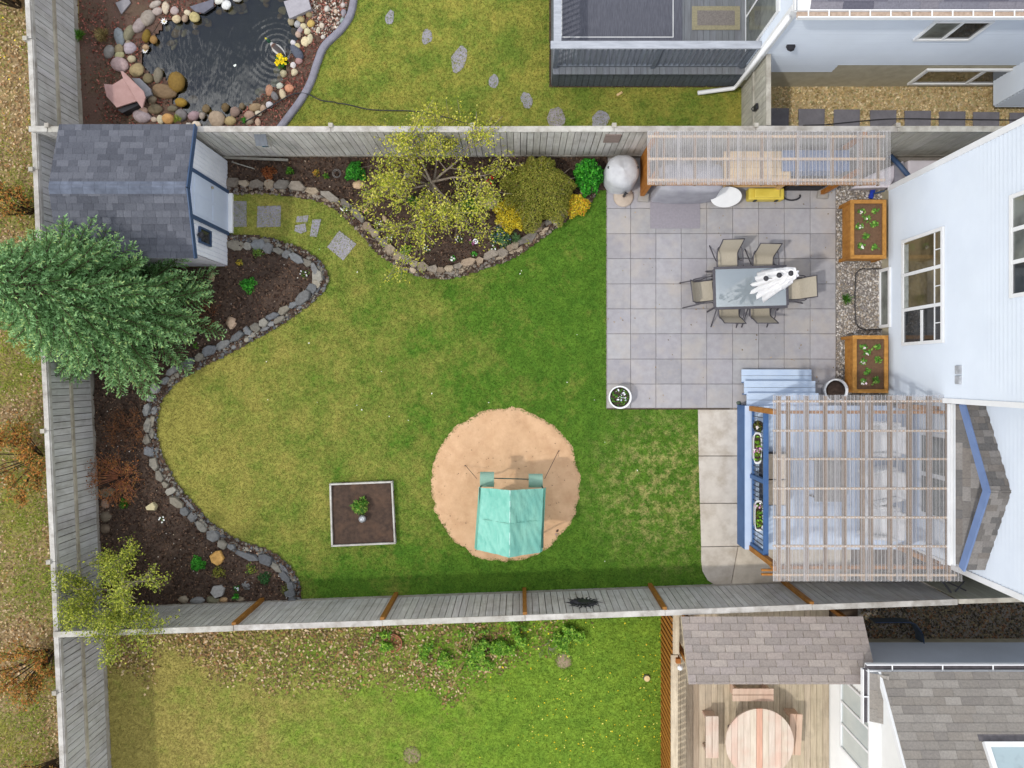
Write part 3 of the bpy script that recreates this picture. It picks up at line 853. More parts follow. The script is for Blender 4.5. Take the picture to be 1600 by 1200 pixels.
def gutter(parent, p, q, out, w=.11, h=.1, mat=None, brackets=8, name='gutter', trough=None):
    p, q, out = Vector(p), Vector(q), Vector(out).normalized()
    b = MB(); Z = Vector((0, 0, 1))
    for o_, z0, z1, wd in ((0, 0, h, .014), (w, 0, h, .02)):
        b.bar(p+out*o_+Z*h/2, q+out*o_+Z*h/2, wd, h)
    b.bar(p+out*w/2+Z*.008, q+out*w/2+Z*.008, w, .014)
    o = b.build(name, mat or m_white, parent)
    if trough:
        g = MB(); g.bar(p+out*w/2+Z*.035, q+out*w/2+Z*.035, w-.03, .03); g.build('debris', trough, o)
    for i in range(brackets):
        c = p+(q-p)*((i+.5)/brackets)
        g = MB(); g.bar(c+Z*(h+.004), c+out*w+Z*(h+.004), .022, .008); g.build('bracket', m_white, o)
    return o

# ---- garden shed
shed = thing('garden_shed', 'small white garden shed with dark shingle roof beside the spruce', 'shed', (-8.4, 3.85, 0))
SX0, SX1, SY0, SY1 = -9.5, -6.95, 2.58, 5.06
m_shedw = M('white ribbed shed cladding', lin(234, 238, 248), lin(224, 228, 240), scale=3, rough=.5, var=.03)
def ribbed(name, p0, p1, z0, z1f, nrm, parent, mat, pitch=.105):
    "vertical tongue boards with grooves"
    p0, p1, nrm = Vector((p0[0], p0[1], 0)), Vector((p1[0], p1[1], 0)), Vector(nrm)
    L = (p1-p0).length; u = (p1-p0)/L; n = int(L/pitch); b = MB(); Z = Vector((0, 0, 1))
    for i in range(n):
        a, c = i*L/n, (i+1)*L/n
        for s0, s1, d0, d1 in ((a, c-.014, .016, .016), (c-.014, c-.007, .016, .0), (c-.007, c, .0, .016)):
            A, C = p0+u*s0, p0+u*s1
            b.add([A+nrm*d0+Z*z0, C+nrm*d1+Z*z0, C+nrm*d1+Z*z1f(s1/L), A+nrm*d0+Z*z1f(s0/L)], [(0, 1, 2, 3)])
    return b.build(name, mat, parent)
b = MB(); b.box(SX0, SX1-.02, SY0+.02, SY1, 0, 1.98); b.build('wall_core', m_shedw, shed)
gab = lambda s: 2.0+.33*(1-abs(2*s-1))
ribbed('wall', (SX1, SY0), (SX1, SY1), .06, gab, (1, 0, 0), shed, m_shedw)
ribbed('wall', (SX0, SY0), (SX1, SY0), .06, lambda s: 2.0, (0, -1, 0), shed, M('lilac shed cladding', lin(220, 216, 226), lin(210, 206, 216), scale=3, rough=.5, var=.03))
rs = MB(); EZ, RZ, RY = 2.02, 2.37, 3.83
RX0, RX1, EY0, EY1 = -9.66, -6.83, 2.44, 5.24
rs.slab([(RX0, EY0, EZ), (RX1, EY0, EZ), (RX1, RY, RZ), (RX0, RY, RZ)], .05); rs.slab([(RX0, RY, RZ), (RX1, RY, RZ), (RX1, EY1, EZ), (RX0, EY1, EZ)], .05)
ro = rs.build('roof', m_navy, shed)
sc1 = [lin(93, 96, 105), lin(100, 103, 112), lin(107, 110, 119), lin(88, 91, 100), lin(97, 100, 109)]
vS = Vector((0, RY-EY0, RZ-EZ)); vN = Vector((0, RY-EY1, RZ-EZ))
roof(ro, (RX0, EY0, EZ+.004), (1, 0, 0), vS, RX1-RX0, vS.length, .14, .21, sc1, wvar=.45, limit=150)
roof(ro, (RX1, EY1, EZ+.004), (-1, 0, 0), vN, RX1-RX0, vN.length, .14, .21, sc1, wvar=.45, limit=150)
rc = MB()
for i in range(12):
    x = RX0+.01+i*.234
    rc.slab([(x, RY-.13, RZ-.012), (x+.23, RY-.13, RZ-.012), (x+.23, RY, RZ+.024), (x, RY, RZ+.024)], .012)
    rc.slab([(x, RY, RZ+.024), (x+.23, RY, RZ+.024), (x+.23, RY+.13, RZ-.012), (x, RY+.13, RZ-.012)], .012)
rc.build('ridge_cap', M('ridge shingles', lin(104, 112, 128), lin(84, 90, 104), scale=6, island=.15, rough=.9), ro)
fb = MB(); fb.bar((RX1+.012, EY0, EZ-.04), (RX1+.012, RY, RZ-.04), .024, .13); fb.bar((RX1+.012, RY, RZ-.04), (RX1+.012, EY1, EZ-.04), .024, .13)
fb.build('fascia', m_navy, ro)
dY0, dY1 = 3.38, 4.28
db = MB(); db.box(SX1+.012, SX1+.045, dY0, dY1, .1, 1.98)
door = db.build('door', M('pale blue door', lin(200, 212, 234), lin(190, 202, 224), scale=2, rough=.45, var=.03), shed)
for (y0, y1) in ((dY0+.08, dY0+.41), (dY0+.48, dY1-.08)):
    for z0, z1 in ((.22, .95), (1.05, 1.86)):
        g = MB(); g.box(SX1+.045, SX1+.053, y0, y1, z0, z1); g.build('panel', MATS['pale blue door'], door, bevel=.004)
g = MB(); g.lathe([(.0, 0), (.03, .01), (.028, .04), (0, .05)], 10, (SX1+.07, dY1-.1, 1.0)); g.build('handle', M('brass', lin(190, 176, 150), metal=.6, rough=.35), door, True)
g = MB(); g.box(SX1+.01, SX1+.06, dY0-.08, dY0, .06, 2.0); g.build('door_trim', m_navy, shed)
g = MB(); g.box(SX1+.01, SX1+.06, dY1, dY1+.08, .06, 2.0); g.build('door_trim', m_navy, shed)
g = MB(); g.box(SX1+.02, SX1+.14, dY0-.02, dY1+.02, .0, .09); g.build('door_sill', m_white, shed, bevel=.006)
w_ = window(shed, (SX1+.02, 2.88, 1.08), (0, 1, 0), .28, .5, (1, 0, 0), pane=m_paned, ft=.035)
w_.data.materials[0] = m_navy
g = MB(); g.lathe([(0, .1), (.05, .09), (.07, .04), (.05, 0), (0, 0)], 12, (SX1+.1, 3.0, 1.62)); g.build('lantern', m_black, shed, True)

# ---- main house
house = thing('white_house', 'large white sided house on the right with two visible windows', 'house', (11.5, 0, 0))
HX, HX2, HY0, HYM, HY1, HT = 8.63, 9.23, -4.1, -0.53, 4.34, 5.65
b = MB(); b.prism([(HX+.05, HYM+.02), (HX2+.05, HYM+.02), (HX2+.05, HY0+.05), (16, HY0+.05), (16, HY1-.05), (HX+.05, HY1-.05)], 0, HT)
b.build('wall_core', m_siding, house)
g = MB(); g.box(HX-.01, HX+.03, HYM, HY1, 0, .36); g.build('foundation', m_parge, house)
siding('wall', house, (HX, HY1), (HX, HYM), .36, HT, (-1, 0, 0), m_siding)
siding('wall', house, (HX2, HYM), (HX2, HY0), .4, HT, (-1, 0, 0), m_siding)
siding('wall', house, (16, HY1), (HX, HY1), .36, HT, (0, 1, 0), m_siding)
siding('wall', house, (HX2, HY0), (16, HY0), .36, HT, (0, -1, 0), m_siding)
siding('wall', house, (HX, HYM), (HX2, HYM), .4, HT, (0, -1, 0), m_siding)
for (x, y) in ((HX, HY1), (HX, HYM), (HX2, HY0)):
    g = MB(); g.box(x-.05, x+.07, y-(.07 if y > 1 else .05 if y > -2 else .05), y+(.05 if y > -1 else .07), .36, HT); g.build('corner_trim', m_white, house)
hr = MB()
hr.slab([(8.42, -4.4, HT+.02), (17, -4.4, HT+.02), (17, .1, HT+2.2), (8.42, .1, HT+2.2)], .14); hr.slab([(8.42, .1, HT+2.2), (17, .1, HT+2.2), (17, 4.6, HT+.02), (8.42, 4.6, HT+.02)], .14)
hr.build('roof', M('house roof felt', lin(110, 108, 106), lin(88, 86, 84), scale=14, bump=.4), house)
window(house, (HX-.02, 2.93, 1.06), (0, -1, 0), 2.22, 1.42, (-1, 0, 0), us=(.325, .675), vs=((.5, .70, 1.0),), pane=[m_pane, m_pane, m_paned], ft=.07, muntin=((.83, 0, 1.0),), label='wide three-light window with white frame')
hw = bpy.context.scene.objects[-1] if False else [o for o in bpy.data.objects if o.get('label') == 'wide three-light window with white frame'][0]
for (y0, y1) in ((2.26, 2.88), (1.48, 2.17)):
    g = MB(); g.box(HX-.046, HX-.043, y0, y1, 1.08, 1.24); g.build('inner_sill', M('pale inner sill', lin(176, 182, 178), rough=.4), hw)
for y in (2.57, 1.82, 1.06):
    g = MB(); g.box(HX-.058, HX-.046, y-.01, y+.01, 2.25, 2.47); g.build('muntin', m_white, hw)
window(house, (HX-.02, 3.06, 4.58), (0, -1, 0), 1.66, .95, (-1, 0, 0), us=(.33, .67), pane=[m_pane2, m_pane2, m_paned], ft=.07, label='upper window at the picture edge')
window(house, (HX-.03, 2.42, .06), (0, -1, 0), 1.25, .36, (-1, 0, 0), pane=m_pane2, ft=.07, label='basement window in a gravel well')
for dy in (.09, -.11):
    g = MB(); g.box(HX-.06, HX-.01, dy-.08, dy+.08, 2.95, 3.12)
    for k in range(4): g.box(HX-.075, HX-.06, dy-.07, dy+.07, 2.965+k*.04, 2.985+k*.04)
    g.build('wall_vent', M('vent plastic', lin(190, 194, 200), rough=.5), house)
# bump-out with its gable roof over the deck door
gz0, gz1 = 2.87, 3.62
gy0, gy1, gyr = -0.58, -3.86, -2.2
gx = 8.80
g = MB()
g.slab([(gx, gy0, gz0), (HX2, gy0, gz0), (HX2, gyr, gz1), (gx, gyr, gz1)], .06); g.slab([(gx, gyr, gz1), (HX2, gyr, gz1), (HX2, gy1, gz0), (gx, gy1, gz0)], .06)
gr = g.build('gable_roof', m_bluep, house)
sc2 = [lin(142, 138, 134), lin(128, 124, 120), lin(152, 148, 144), lin(136, 130, 124), lin(120, 118, 116)]
vA = Vector((0, gyr-gy0, gz1-gz0)); vB = Vector((0, gyr-gy1, gz1-gz0))
roof(gr, (HX2-.02, gy0, gz0+.004), (-1, 0, 0), vA, HX2-.02-gx, vA.length, .14, .2, sc2, wvar=.3)
roof(gr, (gx, gy1, gz0+.004), (1, 0, 0), vB, HX2-.02-gx, vB.length, .14, .2, sc2, wvar=.3)
g = MB(); g.bar((gx-.02, gy0, gz0-.03), (gx-.02, gyr-.03, gz1-.018), .04, .17); g.bar((gx-.024, gyr+.03, gz1-.018), (gx-.024, gy1, gz0-.03), .04, .17)
g.build('fascia', M('slate blue fascia', lin(116, 138, 180), lin(106, 128, 170), scale=3, rough=.5), gr)
g = MB(); g.slab([(8.8, -.62, 2.55), (8.8, -3.84, 2.55), (9.24, -3.84, 2.86), (9.24, -.62, 2.86)], .05)
pr = g.build('pent_roof', m_navy, house)
vP = Vector((.44, 0, .31))
roof(pr, (8.8, -.62, 2.556), (0, -1, 0), vP, 3.22, vP.length, .14, .25, sc2, wvar=.35)
gutter(house, (8.79, -.6, 2.5), (8.79, -3.86, 2.5), (-1, 0, 0), .1, .1, brackets=0)
b = MB(); b.box(HX2-.05, HX2-.005, -3.2, -1.3, .62, 2.5); b.build('patio_door', m_white, house)
for y0, y1 in ((-2.2, -1.38), (-3.12, -2.3)):
    g = MB(); g.box(HX2-.06, HX2-.045, y0, y1, .72, 2.4); g.build('pane', m_pane2, house)
# gravel window well
ww = thing('window_well', 'black rimmed curved window well in the gravel', 'window well', P(1352, 468, 0))
wp = [(8.6, 2.5), (8.14, 2.5), (8.02, 2.42), (7.97, 2.28), (7.97, 1.34), (8.03, 1.16), (8.16, 1.07), (8.6, 1.07)]
wpt = smooth_path(wp, .03); b = MB()
b.tube([(x+.012*fbm(x, y, 6), y+.012*fbm(y, x, 6), .06) for x, y in wpt], .012, 6); b.build('rim', m_black, ww, True)
b = MB(); nn = len(wpt)
vs_ = []
for x, y in wpt: vs_ += [(x, y, -.0), (x, y, .08)]
b.add(vs_, [(2*i, 2*i+2, 2*i+3, 2*i+1) for i in range(nn-1)]); b.build('liner', M('galvanised liner', lin(120, 116, 110), rough=.6), ww)

# ---- north-east neighbour: house
nh = thing('white_house', 'white house with beige foundation at the upper right', 'house', (9, 9, 0))
NX, NY, NT = 5.15, 6.86, 3.65
b = MB(); b.box(NX+.05, 18, NY+.05, 14, 0, NT); b.build('wall_core', m_siding, nh)
g = MB(); g.prism([(NX, NY-.012), (18, NY-.012), (18, NY+.03), (NX, NY+.03)], 0, .88); g.build('foundation', m_parge, nh)
g = MB(); g.add([(P(1296, 106, .88).x, NY-.013, .88), (18, NY-.013, .88), (18, NY-.013, 1.24), (P(1310, 100, 1.24).x, NY-.013, 1.24)], [(0, 1, 2, 3)]); g.build('foundation', m_parge, nh)
xst = P(1303, 103, 1.0).x
siding('wall', nh, (NX, NY), (xst, NY), .88, 1.24, (0, -1, 0), m_siding, .12)
siding('wall', nh, (NX, NY), (18, NY), 1.24, NT, (0, -1, 0), m_siding)
siding('wall', nh, (NX, 14), (NX, NY), .9, NT, (-1, 0, 0), m_siding)
g = MB(); g.box(NX-.055, NX+.09, NY-.055, NY+.06, .5, NT); g.build('corner_trim', m_white, nh)
g = MB(); g.tube([(NX-.06, NY-.1, 3.5), (NX-.06, NY-.1, .35), (NX-.12, NY-.14, .25), (NX-.95, NY-.22, .16)], .05, 8); g.build('downspout', m_white, nh, True)
window(nh, (P(1432, 57, 2.5).x, NY-.02, 2.5), (1, 0, 0), 1.05, .7, (0, -1, 0), us=(.5,), pane=[m_pane2, m_paned], ft=.05)
window(nh, (P(1420, 123, .3).x+.05, NY-.03, .33), (1, 0, 0), 2.0, .68, (0, -1, 0), us=(.64,), pane=[m_pane, m_paned], ft=.07)
g = MB(); g.lathe([(0, .06), (.08, .05), (.1, 0)], 8, (P(1236, 60, 2.2).x, NY-.06, 2.18)); g.build('wall_vent', m_black, nh)
ch = MB(); cx0 = P(1555, 125, .45).x; ch.box(cx0, cx0+1.6, NY-.62, NY-.01, .42, NT); cho = ch.build('chimney_chase', m_siding, nh)
siding('siding', cho, (cx0, NY-.62), (cx0+1.6, NY-.62), .42, NT, (0, -1, 0), m_siding)
siding('siding', cho, (cx0, NY), (cx0, NY-.62), .42, NT, (-1, 0, 0), m_siding)
b = MB(); b.box(NX-.05, NX+.02, 7.15, 8.9, .86, 2.95); b.build('patio_door', m_white, nh)
g = MB(); g.box(NX-.065, NX-.045, 7.22, 8.0, .98, 2.8); g.build('pane', m_pane2, nh)
g = MB(); g.box(NX-.065, NX-.045, 8.08, 8.85, .98, 2.8); g.build('pane', m_pane2, nh)
g = MB(); ez = 3.78
vR = Vector((0, 1, .42)).normalized()
g.slab([(NX-.0, 6.72, ez), (18, 6.72, ez), Vector((18, 6.72, ez))+vR*7, Vector((NX-.0, 6.72, ez))+vR*7], .1)
nr = g.build('roof', m_white, nh)
sc3 = [lin(112, 112, 124), lin(126, 126, 136), lin(104, 104, 116), lin(134, 132, 140)]
roof(nr, (NX+.22, 6.74, ez+.004), (1, 0, 0), vR, 7.0, 2.0, .15, .5, sc3, wvar=.35, limit=300)
gutter(nh, (NX-.02, 6.72, ez-.03), (15, 6.72, ez-.03), (0, -1, 0), .13, .1, brackets=26, trough=M('gutter grit', lin(196, 176, 160), lin(160, 140, 124), scale=14, bump=.5))
gutter(nh, (NX-.01, 6.72, ez-.03), (NX-.01, 9.6, ez+.02), (-1, 0, 0), .06, .1, brackets=0)

# ---- its deck
nd = thing('neighbour_deck', 'raised dark grey deck with railing at the top right', 'deck', (3, 8, 0))
DX0, DX1, DY0, DZ = .70, 5.1, 6.84, .86
b = MB(); b.box(DX0+.05, DX1, DY0+.05, 11.5, .02, DZ-.05); b.build('frame', m_dgrey, nd)
dg_me = ub.mesh('grey_board', m_dgrey)
n = 31
for i in range(n):
    x = DX0+.07+(i+.5)*(DX1-DX0-.07)/n
    ubox('skirt_board', dg_me, nd, (x, DY0+.03, .02), 0, (DX1-DX0)/n-.012, .022, DZ-.06, wcol((.86, .92, .97), .06))
for i in range(31):
    x = DX0+.05+(i+.5)*.142
    ubox('deck_board', dg_me, nd, (x, DY0+2.2, DZ-.04), 0, .136, 4.5, .04, wcol((1.14, 1.1, 1.05) if x > 3.8 else (1.1, 1.08, 1.06), .05))
RZT = 1.93
for (x, y) in ((DX0+.1, DY0+.12), (3.0, DY0+.12), (5.0, DY0+.12), (DX0+.1, 9.3)):
    ubox('post', dg_me, nd, (x, y, DZ), 0, .09, .09, RZT-DZ-.03, (1.0, 1.04, 1.1, 1))
for i in range(36):
    x = DX0+.24+i*.12
    ubox('baluster', dg_me, nd, (x, DY0+.12, DZ+.08), 0, .035, .035, RZT-DZ-.1, wcol((1.05, 1.08, 1.12), .05))
for i in range(22):
    ubox('baluster', dg_me, nd, (DX0+.1, DY0+.25+i*.12, DZ+.08), 0, .035, .035, RZT-DZ-.1, wcol((1.1, 1.12, 1.16), .05))
ubox('bottom_rail', dg_me, nd, (2.9, DY0+.12, DZ+.07), 0, 4.3, .06, .04, (.95, .98, 1.02, 1))
rail_me = ub.mesh('rail', M('silver grey rail', lin(176, 181, 190), lin(150, 155, 164), scale=5, stretch=(.5, 3, 3), rough=.8, ocol=True))
ubox('top_rail', rail_me, nd, (2.88, DY0+.12, RZT-.03), 0, 4.45, .16, .04, (1, 1, 1, 1))
ubox('top_rail', rail_me, nd, (DX0+.1, DY0+1.72, RZT-.028), 0, .16, 3.04, .04, (1, 1, 1.0, 1))
rug = thing('outdoor_rug', 'large charcoal outdoor rug with a thin pale border line', 'rug', P(970, 30, DZ))
m_rug = M('charcoal rug', lin(98, 100, 110), lin(78, 80, 90), scale=60, stretch=(1, .1, 1), bump=.3, bscale=120, rough=.95)
a, c = P(876, 71, DZ+.01), P(1066, -40, DZ+.01)
b = MB(); b.box(a.x, c.x, a.y, c.y, DZ+.001, DZ+.012); b.build('rug_body', m_rug, rug)
b = MB(); d_ = .2
x0, x1, y0 = a.x+.02, c.x-.2, a.y+.18
b.box(x0, x1, y0, y0+.015, DZ+.012, DZ+.015); b.box(x1-.015, x1, y0+.016, c.y, DZ+.012, DZ+.015); b.box(x0, x0+.012, y0+.016, c.y, DZ+.012, DZ+.015); b.build('border_line', m_white, rug)
mat_ = thing('door_mat', 'olive brown door mat with a darker centre on the upper deck', 'mat', P(1117, 29, DZ))
a, c = P(1081, 47, DZ), P(1156, 10, DZ)
b = MB(); b.box(a.x, c.x, a.y, c.y, DZ+.002, DZ+.014); b.build('mat_body', M('olive mat', lin(150, 144, 118), lin(128, 122, 100), scale=25, bump=.4), mat_)
b = MB(); b.box(a.x+.12, c.x-.12, a.y+.1, c.y-.1, DZ+.014, DZ+.017); b.build('mat_centre', M('grey mat', lin(132, 126, 122), scale=30, bump=.4), mat_)
# side fence with gate between that house and the long fence
t = thing('side_gate', 'short weathered gate fence joining the upper right house', 'gate', (5.3, 6.0, 0))
for i in range(11):
    ubox('board', board_me, t, (5.28, 5.32+i*.14+.07, .04), math.pi/2, .132, .02, 1.72, wcol((.95, .95, .86), .07))
ubox('cap', trim_me, t, (5.3, 6.08, 1.77), math.pi/2, 1.55, .1, .04, (.95, .94, .88, 1))
ubox('rail', trim_me, t, (5.25, 6.08, .9), math.pi/2, 1.54, .035, .09, (.9, .9, .84, 1))
b = MB(); b.box(5.2, 5.245, 5.85, 5.97, 1.12, 1.3); b.tube([(5.2, 5.86, 1.1), (5.16, 5.91, 1.12), (5.2, 5.96, 1.1)], .012); b.build('latch', m_black, t)

# ---- south-east neighbour: house, deck, porch roof
sh = thing('grey_white_house', 'neighbour house with grey shingles and a skylight at lower right', 'house', (10, -9, 0))
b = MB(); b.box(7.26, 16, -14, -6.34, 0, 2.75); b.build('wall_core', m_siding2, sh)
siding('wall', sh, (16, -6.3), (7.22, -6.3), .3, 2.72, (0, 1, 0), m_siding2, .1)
g = MB(); g.box(7.2, 16, -6.33, -6.285, 0, .32); g.build('foundation', m_parge, sh)
m_wsid = M('bright white siding', lin(238, 240, 240), lin(230, 232, 232), scale=2, rough=.5, var=.02)  # west wall and gable, whiter than the grey north wall
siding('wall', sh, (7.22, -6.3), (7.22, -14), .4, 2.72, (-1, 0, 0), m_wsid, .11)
sl = .67
def topz(y): return 2.76 + (-5.96-y)*sl
g = MB(); g.add([(7.215, -6.1, 2.70), (7.215, -10.5, 2.70), (7.215, -10.5, topz(-10.5)-.1)], [(0, 1, 2)])
g.build('gable_wall', m_wsid, sh)
vH = Vector((0, -1, sl)).normalized()
g = MB(); O1 = Vector((7.16, -5.93, 2.77)); g.slab([O1, Vector((16, -5.93, 2.77)), Vector((16, -5.93, 2.77))+vH*5, O1+vH*5], .12)
hr2 = g.build('roof', m_white, sh)
sc4 = [lin(156, 151, 144), lin(150, 145, 138), lin(162, 157, 150), lin(153, 147, 139), lin(146, 141, 135)]
roof(hr2, (12.4, -5.93, 2.775), (-1, 0, 0), vH, 5.2, 2.9, .155, .34, sc4, wvar=.25, limit=300)
# eave return at the corner
g = MB(); g.slab([(6.99, -5.95, 2.70), (7.3, -5.95, 2.70), (7.3, -6.95, 2.70), (6.99, -6.95, 2.70)], .09)
er = g.build('eave_return', m_white, sh)
vE = Vector((.3, 0, .16))
roof(er, (6.99, -5.97, 2.71), (0, -1, 0), vE, .97, vE.length, .16, .33, sc4, wvar=.2)
gutter(sh, (6.94, -5.93, 2.64), (16, -5.93, 2.64), (0, 1, 0), .12, .1, brackets=9, trough=M('dark gutter bed', lin(92, 88, 92), lin(70, 66, 70), scale=10))  # darker strip along the bottom of the trough
gutter(sh, (6.98, -5.9, 2.64), (6.98, -6.98, 2.64), (-1, 0, 0), .11, .1, brackets=1, trough=MATS['dark gutter bed'])
window(sh, (7.2, -6.78, 1.1), (0, -1, 0), 1.5, 1.25, (-1, 0, 0), us=(.33, .66), pane=M('pale blinds behind glass', lin(206, 214, 212), lin(188, 198, 198), scale=2, rough=.1, spec=.6), ft=.05)
ps = P(1370, 1003, .2); window(sh, (7.9, -6.29, .12), (-1, 0, 0), .7, .2, (0, 1, 0), pane=m_paned, ft=.04)
# skylight
k0 = P(1540, 1158, 3.35)
sky_o = Vector((8.75, -6.98, topz(-6.98)+.02)); Nn = Vector((0, sl, 1)).normalized()
def skybox(mb, u0, u1, v0, v1, h):
    q = [sky_o+Vector((u0, 0, 0))+vH*v0, sky_o+Vector((u1, 0, 0))+vH*v0, sky_o+Vector((u1, 0, 0))+vH*v1, sky_o+Vector((u0, 0, 0))+vH*v1]
    q2 = [x+Nn*h for x in q]
    mb.add(q+q2, [(0,1,2,3),(7,6,5,4),(0,4,5,1),(1,5,6,2),(2,6,7,3),(3,7,4,0)])
g = MB(); skybox(g, -.04, .9, -.17, -.005, .03); g.build('flashing', M('dark flashing', lin(110, 106, 110), rough=.6), sh)
g = MB(); skybox(g, 0, .86, 0, .09, .12); skybox(g, 0, .09, .09, 1.0, .12); skybox(g, .77, .86, .09, 1.0, .12); skybox(g, .09, .77, .93, 1.0, .12)
so = g.build('skylight', m_white, sh)
g = MB(); skybox(g, .09, .77, .09, .93, .08); g.build('pane', glass('skylight glass', lin(150, 172, 180), .04, 1.0), so)

sd = thing('neighbour_deck', 'sunlit pale wood deck with brown slat railing at lower right', 'deck', (5.3, -8, 0))
SDZ = .46
b = MB(); b.box(3.45, 7.18, -11.8, -5.3, .02, SDZ-.045); b.build('frame', m_deckw, sd)
dw_me = ub.mesh('deck_wood', m_deckw)
for i in range(26):
    x = 3.44+(i+.5)*.1435
    c_ = (.74, .70, .68) if i in (3, 4) else (1, 1, 1)
    ubox('deck_board', dw_me, sd, (x, -8.5, SDZ-.04), 0, .137, 6.4, .04, wcol(c_, .07))
for i in range(42):
    y = -5.4-i*.14
    ubox('baluster', cedar_me, sd, (3.36, y, .06), math.pi/2, .085, .03, 1.25, wcol((.92, .78, .66), .1))
ubox('top_rail', dw_me, sd, (3.39, -8.6, 1.33), 0, .15, 4.9, .045, (1.12, 1.12, 1.12, 1))
ubox('top_rail', dw_me, sd, (3.42, -5.62, 1.36), 0, .13, 1.0, .045, (1.1, 1.1, 1.1, 1))
ubox('post', cedar_me, sd, (3.46, -6.25, .46), 0, .1, .1, 1.0, (.8, .6, .5, 1))
g = MB(); g.lathe([(.0, 0), (.05, .01), (.06, .06), (.02, .1), (0, .1)], 10, (3.5, -6.4, 1.38)); g.build('finial', m_white, sd, True)
pc = thing('porch_roof', 'low sloping roof of brown grey shingles over the lower right deck', 'roof', (5.3, -5.7, 0))
O2 = Vector((7.28, -5.14, 1.86)); v2 = Vector((0, -1.13, .64)); S2 = v2.length
g = MB(); g.slab([O2, O2+Vector((-3.86, 0, 0)), O2+Vector((-3.86, 0, 0))+v2, O2+v2], .05); pco = g.build('roof_deck', m_deckw, pc)
sc5 = [lin(170, 159, 152), lin(164, 154, 147), lin(168, 158, 153), lin(160, 151, 145), lin(174, 164, 156)]
roof(pco, tuple(O2+Vector((0, 0, .004))), (-1, 0, 0), v2, 3.86, S2, .143, .335, sc5, limit=300, gap=.012)
for x, y in ((3.6, -5.25), (7.0, -5.25), (3.6, -6.15), (7.0, -6.15)):
    ubox('post', cedar_me, pc, (x, y, SDZ), 0, .09, .09, (1.86 if y > -5.6 else 2.36)-SDZ-.04, (.8, .7, .6, 1))
b = MB(); b.tube([(x, y, .05) for x, y in smooth_path([(7.5+.62, -6.25), (7.5+.7, -5.9), (8.05, -5.6), (7.4, -5.6)], .05)], .014, 6)

tr_ = thing('leaning_trellis', 'small grey wooden trellis frame between the shed and west fence', 'trellis', P(70, 225, .3))
for (a_, c_) in (((56, 214, .9), (86, 206, .5)), ((60, 236, .9), (88, 226, .5)), ((58, 210, .9), (62, 238, .9)), ((70, 210, .7), (72, 234, .7)), ((60, 214, .88), (74, 232, .7)), ((82, 206, .55), (86, 228, .5))):
    b = MB(); b.bar(P(*a_), P(*c_), .035, .03); b.build('slat', m_trim, tr_, color=(.6, .58, .52, 1))
# ------------------------------------------------------------------ stones
def stone_mesh(seed, flat=0.6, ang=0.0, sub=2):
    r = random.Random(seed); V, F = ICO2 if sub == 2 else ICO1
    o = Vector((r.random()*50, r.random()*50, r.random()*50)); vs = []
    pl = [(Vector((r.uniform(-1, 1), r.uniform(-1, 1), r.uniform(-.6, 1))).normalized(), r.uniform(.55, .85)) for _ in range(9)]
    for v in V:
        p = Vector(v); p *= 1 + 0.22*mnoise.noise(p*1.1+o)
        if ang:
            for nn, d in pl:
                s = p.dot(nn)-d
                if s > 0: p -= nn*s*ang
        vs.append((p.x, p.y, p.z*flat))
    me = fast_mesh('stone', np.array(vs), F, m_stone, True)
    return me
ROUND = [stone_mesh(i, .62) for i in range(7)]
ANG = [stone_mesh(20+i, .5, .85, 1) for i in range(8)]
def flat_stone_mesh(seed):
    "split flagstone: irregular outline, chamfered top"
    r = random.Random(seed); n = r.randint(5, 7); pts = []
    for k in range(n):
        t = 2*math.pi*(k+r.uniform(-.25, .25))/n
        c, s = math.cos(t), math.sin(t)
        q = max(abs(c), abs(s))
        rr = (0.62+.38/q)*0.5*r.uniform(.92, 1.1)
        pts.append((c*rr, s*rr))
    vs = [(x, y, 0) for x, y in pts] + [(x, y, .75+r.uniform(-.08, .08)) for x, y in pts] + [(x*.9, y*.9, .95+r.uniform(-.1, .12)) for x, y in pts]
    fs = [(i, (i+1) % n, n+(i+1) % n, n+i) for i in range(n)] + [(n+i, n+(i+1) % n, 2*n+(i+1) % n, 2*n+i) for i in range(n)] + [tuple(2*n+i for i in range(n))]
    b = MB(); b.add(vs, fs); return b.mesh('flagstone', m_stone)
FLAT = [flat_stone_mesh(i) for i in range(14)]
stc = [lin(150,146,140), lin(138,138,142), lin(164,152,134), lin(124,124,128), lin(176,166,150), lin(142,132,120), lin(116,120,126), lin(170,156,140)]
